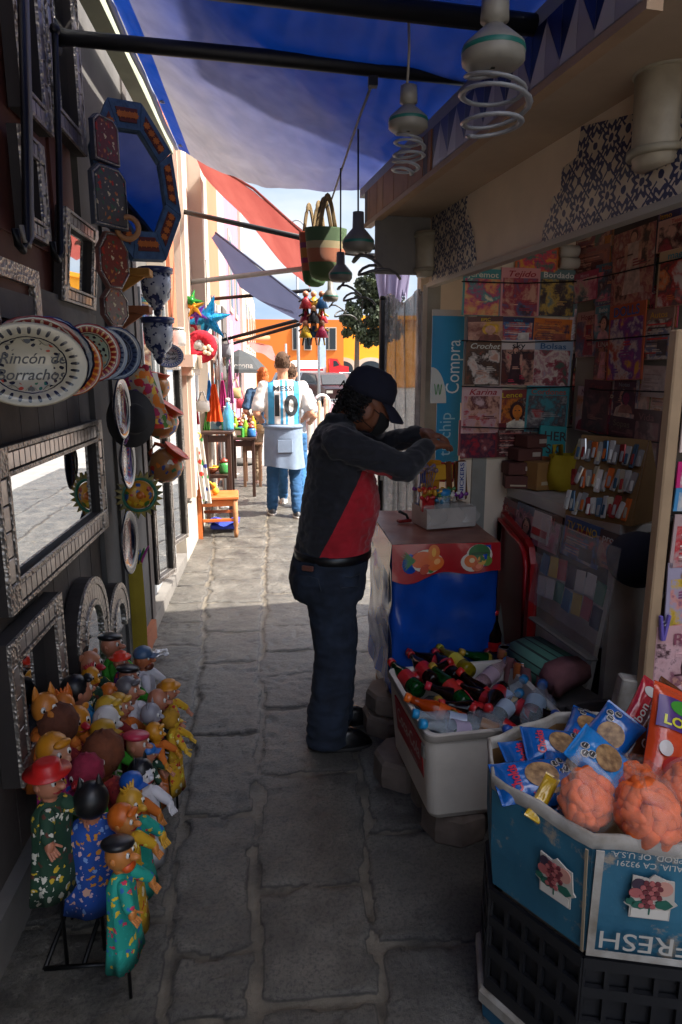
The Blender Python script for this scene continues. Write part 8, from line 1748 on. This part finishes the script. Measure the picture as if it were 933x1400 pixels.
# dark wooden side rack
def rackframe(name, label, cat, x0, x1, y0, y1, h, shelves, mt_, group=None):
    b = thing(name, label, cat, ((x0+x1)/2, (y0+y1)/2, 0), 0, group)
    for x in (x0+.02, x1-.02):
        for y in (y0+.02, y1-.02): m = MB(); m.bb((x, y, h/2), (.04, .04, h), .004); obj('leg', m, mt_, b, True)
    for k, z in enumerate(shelves): m = MB(); m.bb(((x0+x1)/2, (y0+y1)/2, z), (x1-x0+(.04 if k == len(shelves)-1 else -.09), y1-y0+(.04 if k == len(shelves)-1 else -.09), .03), .004); obj('table_top' if k == len(shelves)-1 else 'shelf', m, mt_, b, True)
    m = MB(); m.box(((x0+x1)/2, y0+.02, h-.06), (x1-x0-.08, .02, .07)); obj('apron', m, mt_, b, True)
    return b
r0, r1 = P(283, 700, Y=7.1), P(319, 700, Y=7.1); hR = P(300, 592, Y=7.1).z
rackframe('wooden_stand', 'dark wooden stand with shelves behind the orange chair', 'stand', r0.x, r1.x, 7.1, 7.5, hR, (.25, .5, hR), M_tw)
t0, t1 = P(320, 640, Y=8.6), P(346, 640, Y=8.6); hT = P(335, 600, Y=8.6).z
rackframe('market_table', 'dark wooden table covered with bright goods behind the stand', 'table', t0.x-.1, t1.x+.03, 8.6, 10.2, hT, (hT,), M_tw)
r2 = P(352, 600, Y=9.5); rackframe('low_table', 'small worn table beside the goods table', 'table', r2.x-.2, r2.x+.05, 9.4, 9.9, .6, (.6,), mat('worn brown wood', '#6a4a34', .7))
def goods(kind, pos, s, c_, label, grp):
    b = thing({'bottle': 'glass_bottle', 'box': 'gift_box', 'bowl': 'painted_bowl', 'jar': 'lidded_jar', 'doll': 'souvenir_doll'}[kind], label, kind, pos, rnd.uniform(-.5, .5), grp)
    if kind == 'bottle':
        m = MB(); m.lathe([(.004, 0), (.035*s, 0), (.037*s, .02*s), (.037*s, .12*s), (.015*s, .17*s), (.014*s, .2*s)], 16); obj('body', m, film('bottle '+c_, c_, .75, .1), b); m = MB(); m.lathe([(.016*s, .195*s), (.017*s, .22*s), (.003, .222*s)], 12); obj('cap', m, plain('#c9c4bc', .4), b)
    elif kind == 'box':
        m = MB(); m.bb((0, 0, .05*s), (.12*s, .09*s, .1*s), .004); obj('box', m, plain(c_, .5), b); m = MB(); m.bb((0, -.0455*s, .05*s), (.08*s, .003, .05*s), .001); obj('label', m, plain('#d0c8b8', .5), b)
    elif kind == 'bowl':
        m = MB(); m.lathe([(.004, 0), (.03*s, 0), (.06*s, .03*s), (.07*s, .06*s), (.064*s, .06*s), (.05*s, .03*s), (.004, .015*s)], 20); obj('bowl', m, plain(c_, .3), b); m = MB(); m.ring((0, 0, .06*s), .067*s, .005*s, 20, 6); obj('rim', m, plain('#d8b82c', .3), b)
    elif kind == 'jar':
        m = MB(); m.lathe([(.004, 0), (.045*s, 0), (.05*s, .02*s), (.05*s, .08*s), (.035*s, .1*s)], 18); obj('body', m, plain(c_, .3), b); m = MB(); m.lathe([(.04*s, .098*s), (.042*s, .115*s), (.01*s, .13*s), (.003, .14*s)], 16); obj('lid', m, plain('#8a3a2c', .4), b)
    else:
        m = MB(); m.lathe([(.05*s, 0), (.045*s, .03*s), (.02*s, .09*s), (.018*s, .1*s)], 16); obj('skirt', m, plain(c_, .7), b); m = MB(); m.ell((0, 0, .125*s), .026*s, None, 12, 8); obj('head', m, SKINL, b)
rn = random.Random(21); kinds = ['bowl', 'box', 'jar', 'doll', 'bottle']; names = {'bowl': 'painted bowl', 'box': 'little box', 'jar': 'small jar', 'doll': 'little doll', 'bottle': 'glass bottle'}; cols_ = [('#c8a02c', 'yellow'), ('#c8542c', 'orange'), ('#3f8a3a', 'green'), ('#b02a4a', 'crimson'), ('#2f6aa8', 'blue'), ('#d0c8b8', 'cream'), ('#8a4a8a', 'violet'), ('#88b82c', 'lime')]
i = 0
for gy in range(5):
    for gx_ in range(5):
        k = kinds[(i*3+gy) % 5]; c_, cn = cols_[(i*5+gy) % 8]; x = t0.x-.06+(t1.x-t0.x+.05)*gx_/4.; y = 8.68+.34*gy
        goods(k, (x, y, hT+.016), 1.15, c_, '%s %s on the goods table, row %s from the front, %s from the wall' % (cn, names[k], ['first', 'second', 'third', 'fourth', 'fifth'][gy], ['first', 'second', 'third', 'fourth', 'fifth'][gx_]), 'souvenirs on the goods table'); i += 1
for k, (px, c_, cn, s) in enumerate(((313, '#5ab0d8', 'pale blue', 1.5), (308, '#3f9a6a', 'green', 1.1), (304, '#5a9ab0', 'grey blue', .9))):
    q = P(px, 590, Y=7.25); goods('bottle', (q.x, 7.25+.08*k, hR+.016), s, c_, cn+' glass bottle on top of the dark wooden stand', 'bottles on the wooden stand')
c = P(294, 576, Y=7.35); b = thing('picture_board', 'pale blue picture board standing on the dark wooden stand', 'picture', (c.x, 7.38, hR+.016), R(5)); m = MB(); m.bb((0, 0, .11), (.2, .012, .22), .002, (R(-8), 0, 0)); obj('board', m, printed('blue picture', '#6f8a94', ['#c9c4bc', '#2f4a5a', '#8fa8b0'], 12, .4), b); m = MB(); m.bb((0, .05, .05), (.03, .09, .012), .002); obj('foot', m, M_tw, b)
for k, (px, py, c_, lab) in enumerate(((290, 660, '#8a4a2c', 'brown basket on the middle shelf of the dark wooden stand'), (308, 664, '#3f8a4a', 'green jar on the middle shelf of the dark wooden stand'))): q = P(px, py, Y=7.3); goods('bowl' if k == 0 else 'jar', (q.x, 7.3, .516), 1.2, c_, lab, None)
# things hanging on the left
def hang(name, label, cat, px, py, Y): return thing(name, label, cat, P(px, py, Y=Y))
b = hang('star_pinata', 'shiny blue star pinata hanging from the wall', 'pinata', 284, 436, 6.3)
t = NT('blue foil'); t.base(t.ramp(t.noise(9, 3), [(.3, '#0a5a9a'), (.7, '#1c9ac8')])); t.p(rough=.18, metal=.6); t.bump(t.noise(14, 4), .6, .02); MBf = t.m
def star(m, c, R0, n, dirs=None, base=.4):
    c = V(c); m.ell(c, R0*base*.8, None, 12, 8)
    for d in dirs or [V((math.cos(a), .0, math.sin(a))) for a in [PI/2+.25+2*PI*i/n for i in range(n)]]:
        d = d.normalized(); a = d.cross(V((.2, 1, .1))).normalized(); e = d.cross(a); m.loft([[c+d*R0*.2+(a*math.cos(q*2*PI/8)+e*math.sin(q*2*PI/8))*R0*base*.62 for q in range(8)], [c+d*R0+(a*math.cos(q*2*PI/8)+e*math.sin(q*2*PI/8))*R0*.012 for q in range(8)]], smooth=False)
m = MB(); star(m, (0, 0, 0), .21, 6, [V((math.cos(a), .15*math.sin(a*3), math.sin(a))) for a in [.2+2*PI*i/6 for i in range(6)]]+[V((.1, -1, 0))]); obj('star', m, MBf, b); m = MB(); m.tube([(0, 0, .1), (.0, .05, .5)], .004, 5); obj('cord', m, M_black, b)
b = hang('star_pinata', 'small green gold and violet foil star beside the blue star', 'pinata', 262, 420, 6.0); m = MB()
for k, cc in enumerate(('#1f7a2c', '#c8902c', '#5a2a8a')): m.m = k; star(m, (.02*k, .01*k, -.05*k+.05), .1, 5, [V((math.cos(a), .2*(-1)**k, math.sin(a))) for a in [.4*k+2*PI*i/5 for i in range(5)]])
obj('star', m, [plain(c_, .2, metal=.5) for c_ in ('#1f7a2c', '#c8902c', '#5a2a8a')], b); m = MB(); m.tube([(0, 0, .1), (0, .02, .4)], .003, 5); obj('cord', m, M_black, b)
b = hang('felt_wreath', 'round red felt wreath with a pale flower hanging below the blue star', 'wreath', 275, 474, 6.1)
m = MB()
for k in range(22): a = 2*PI*k/22; m.ell((.085*math.cos(a), 0, .085*math.sin(a)), (.055, .045, .055), (0, -a, .3*(k % 2)), 10, 7)
obj('ruffle', m, mat('red felt', '#a81428', .95, .2, 30, .5, 60), b); m = MB(); m.lathe([(.045, .03), (.045, .035), (.004, .036)], 16, (-.03, 0, .02), 'y'); obj('centre', m, plain('#a8a4a0', .7), b)
m = MB()
for k in range(5): a = 2*PI*k/5; m.ell((.06+.028*math.cos(a), -.05, -.03+.028*math.sin(a)), (.02, .008, .02), None, 8, 6)
obj('flower', m, plain('#d8c8a8', .7), b)
b = hang('felt_wreath', 'smaller red felt figure behind the round red wreath', 'ornament', 263, 452, 6.4); m = MB(); m.ell((0, 0, 0), (.05, .04, .08)); m.ell((0, 0, .1), .04); obj('ruffle', m, mat('red felt', ''), b); m = MB(); m.ell((0, -.04, .0), (.03, .01, .03)); obj('flower', m, plain('#d8c8a8', .7), b)
def tote(px, py, Y, w_, h_, c_, lab, prt_=None):
    b = hang('tote_bag', lab, 'bag', px, py, Y); b['group'] = 'bags hanging on the left side'
    m = MB(); m.loft([[(w_/2*k*cx_, .03*k2*cy_, z) for cx_, cy_ in ((-1, -.3), (-.6, -1), (.6, -1), (1, -.3), (1, .3), (.6, 1), (-.6, 1), (-1, .3))] for k, k2, z in ((.9, .5, -h_), (1, 1.2, -h_*.8), (.97, 1, -h_*.3), (.92, .4, 0))]); obj('body', m, prt_ or plain(c_, .85), b)
    for sy in (-1, 1): m = MB(); m.tube([(-w_*.3, sy*.01, -.01), (-w_*.08, sy*.01, h_*.8), (w_*.08, sy*.01, h_*.8), (w_*.3, sy*.01, -.01)], .008, 6); obj('handle', m, plain(c_, .85), b)
tote(277, 548, 6.5, .13, .1, '#d0cbc4', 'white tote bag with small red print hanging near the vertical sign', printed('white bag print', '#d0cbc4', ['#c83a3a', '#d0cbc4', '#d0cbc4'], 12, .3))
def drape(px, py, Y, w_, h_, c_, lab, name='scarf', mt_=None):
    b = hang(name, lab, 'scarf', px, py, Y); b['group'] = 'scarves hanging on the left side'
    m = MB(); m.sheet(lambda u, v: V(((u-.5)*w_*(.25+.75*v), .03*math.sin(u*20)*(.3+v*.7)+.02*math.sin(v*5), -h_*v)), 24, 14); obj('cloth', m, mt_ or cloth('scarf '+c_, c_, .3), b); m = MB(); m.tube([(0, 0, 0), (0, .01, .08)], .005, 5); obj('loop', m, plain(c_, .8), b)
drape(292, 525, 6.8, .16, .36, '#d8521c', 'bright orange scarf hanging behind the white tote bag'); drape(286, 520, 7.2, .1, .3, '#1f6aa8', 'blue scarf hanging behind the orange one'); drape(304, 520, 7.4, .12, .4, '#a82a6a', 'magenta scarf right of the orange one'); drape(282, 560, 7.3, .08, .22, '#3f7a2c', 'narrow green scarf below the blue one')
drape(264, 530, 6.6, .1, .34, '#8a1f2c', 'dark red shawl behind the white vertical sign'); drape(314, 500, 9.5, .1, .5, '#9a5a8a', 'pale violet scarf farther down the wall')
c = P(258, 510, Y=6.05); d = P(258, 612, Y=6.05); b = thing('vertical_sign', 'narrow white vertical board with small blue marks on the white pilaster', 'sign', (c.x, 6.05, d.z), R(12)); h_ = c.z-d.z
m = MB(); m.bb((0, 0, h_/2), (.1, .015, h_), .003); obj('board', m, plain('#d8d6d2', .6), b); m = MB()
for k in range(7): m.box((-.01, -.009, h_*(.3+.09*k)), (.02, .002, .022))
obj('marks', m, plain('#4a5a8a', .6), b)
c = P(262, 495, Y=6.0); b = thing('wall_box', 'small cream electric box with open lid under the pilaster moulding', 'box', c, R(40)); m = MB(); m.bb((0, 0, 0), (.09, .06, .12), .005); obj('case', m, plain('#c9c0b0', .5), b); m = MB(); m.bb((.05, -.04, 0), (.005, .08, .11), .002); obj('lid', m, plain('#d8d2c4', .5), b)
b = hang('ball_lamp', 'white round lamp globe beside the red wreath', 'lamp', 292, 466, 6.9); m = MB(); m.ell((0, 0, 0), .05); obj('globe', m, plain('#d8d4cc', .3), b); m = MB(); m.tube([(0, 0, .045), (-.1, .02, .08)], .01, 6); obj('arm', m, M_black, b)
# weeds at the wall foot
MG = mat('weed green', '#4f7a24', .7, .3, 30)
for px, py, lab in ((262, 737, 'green weed at the foot of the wall beside the orange chair'), (252, 752, 'smaller green weed nearer along the wall foot')):
    p = P(px, py, Z=0); b = thing('weed', lab, 'plant', p, 0, 'weeds at the wall foot'); m = MB(); n_ = 14 if px == 262 else 8
    for k in range(n_):
        a = rn.uniform(-2, 1.5); L_ = rn.uniform(.06, .14)*(1 if px == 262 else .6); d = V((math.cos(a), math.sin(a), 0)); s_ = V((-d.y, d.x, 0)); m.add([d*.005, d*L_*.4+s_*.015+V((0, 0, L_*.7)), d*L_*.8+V((0, 0, L_*.9)), d*L_*.4-s_*.015+V((0, 0, L_*.7))], [(0, 1, 2, 3)], False)
    obj('leaves', m, MG, b); m = MB(); m.tube([(0, 0, 0), (.005, 0, .05)], .005, 5); obj('stem', m, MG, b)
# dark parasol and pink awning farther away
p = P(331, 590, Y=12); b = thing('parasol', 'dark grey parasol lettered Corona before the pink house', 'parasol', (p.x, 12, 0)); zt2, zb2 = P(331, 478, Y=12).z, P(331, 505, Y=12).z; rw = (P(366, 505, Y=12).x-p.x)
m = MB(); m.loft([[(rw*k*math.cos(a), rw*k*math.sin(a), z) for a in [i*2*PI/8 for i in range(8)]] for k, z in ((1.02, zb2-.06), (1, zb2), (.55, (zt2+zb2)/2+.05), (.04, zt2))], caps=False, smooth=False); cn_ = obj('canopy', m, cloth('dark parasol cloth', '#3f4244', .15), b)
m = MB(); m.tube([(0, 0, 0), (0, 0, zt2)], .022, 8); obj('pole', m, plain('#d8d6d2', .4), b); m = MB(); m.lathe([(.25, 0), (.25, .05), (.04, .09)], 16); obj('foot', m, M_grey, b)
m = MB(); put_text(m, 'Corona', .13, .03, zb2+.06, -rw*.86, .006); obj('lettering', m, plain('#c9c9c4', .5), cn_)
shade('small pink brown awning with pale edge beyond the parasol', [P(338, 468, Y=16), P(356, 470, Y=15.8), P(372, 474, Y=15.6)], [P(350, 480, Y=15), P(366, 488, Y=14.8), P(384, 497, Y=14.6)], cloth('pink brown awning', '#a87068', .4), 8, .03)
bar(P(318, 463, X=-.87), P(368, 462, Y=15), .05, 'pale orange roller of the small pink brown awning', mat('pale orange roller', '#c8825a', .6))

# framed prints and small hangings on the sunny wall
for k, (y, z, w_, h_, c_, nm) in enumerate(((7.75, 1.5, .3, .4, '#6a8a9a', 'pale blue'), (8.15, 1.9, .22, .3, '#b5603a', 'rust'), (9.45, 1.5, .3, .42, '#c8a84a', 'gold'), (9.5, 2.1, .3, .3, '#8a3a5a', 'plum'), (11.3, 1.6, .3, .4, '#3f6a4a', 'green'), (12.7, 1.7, .35, .45, '#b53a3a', 'red'), (13.4, 1.5, .3, .5, '#d0c8b8', 'cream'), (14.9, 1.7, .4, .5, '#2f4a7a', 'navy'))):
    b = thing('framed_print', nm+' toned framed print hanging on the wall beyond the star pinata', 'picture', (-.70 if y < 7.9 else -.83, y, z), PI/2, 'framed prints along the sunny wall')
    m = MB(); frame_bars(m, w_, h_, .03, 0, -.03); obj('frame', m, M_tw, b); m = MB(); m.box((0, -.012, 0), (w_-.06, .008, h_-.06)); obj('print', m, printed('print '+nm, c_, ['#d0c8b8', '#2a2a2a', '#c8702c', c_], 10, .4), b)
for k, (px, py, Y, c_, nm) in enumerate(((300, 500, 8.2, '#c9c4ba', 'white'), (308, 470, 8.8, '#8a8a90', 'grey'), (322, 530, 10.5, '#b59a6a', 'straw'), (330, 545, 11.5, '#a83a4a', 'crimson'))): tote(px, py, Y, .16, .16, c_, nm+' shopping bag hanging farther along the sunny side')
for k, (px, Y, c_, lab) in enumerate(((305, 8.0, '#9a9c9e', 'slim grey awning post beside the blue star'), (321, 10.6, '#d8d4cc', 'slim white awning post beyond the grey one'))):
    p = P(px, 600, Y=Y); b = thing('awning_post', lab, 'post', (p.x, Y, 0)); m = MB(); m.tube([(p.x, Y, 0), (p.x, Y, 2.3)], .022, 8); obj('pole', m, plain(c_, .4), b, True); m = MB(); m.lathe([(.07, 0), (.07, .012), (.025, .02)], 12, (p.x, Y, 0)); obj('foot', m, plain(c_, .4), b, True)
p = P(206, 902, Z=.02); b = thing('plastic_scrap', 'white crumpled plastic scrap lying on the stones behind the puppets', 'litter', p, R(20))
m = MB(); m.sheet(lambda u, v: V(((u-.5)*.2, (v-.5)*.06*(1-u*.5), .02+.02*noise.noise(V((u*7, v*7, 2))))), 16, 8); obj('film', m, plain('#c9cbd0', .3), b); m = MB(); m.sheet(lambda u, v: V((.05+(u-.5)*.1, .02+(v-.5)*.04, .035+.02*noise.noise(V((u*6, v*6, 5))))), 10, 6); obj('fold', m, plain('#c9cbd0', .3), b)
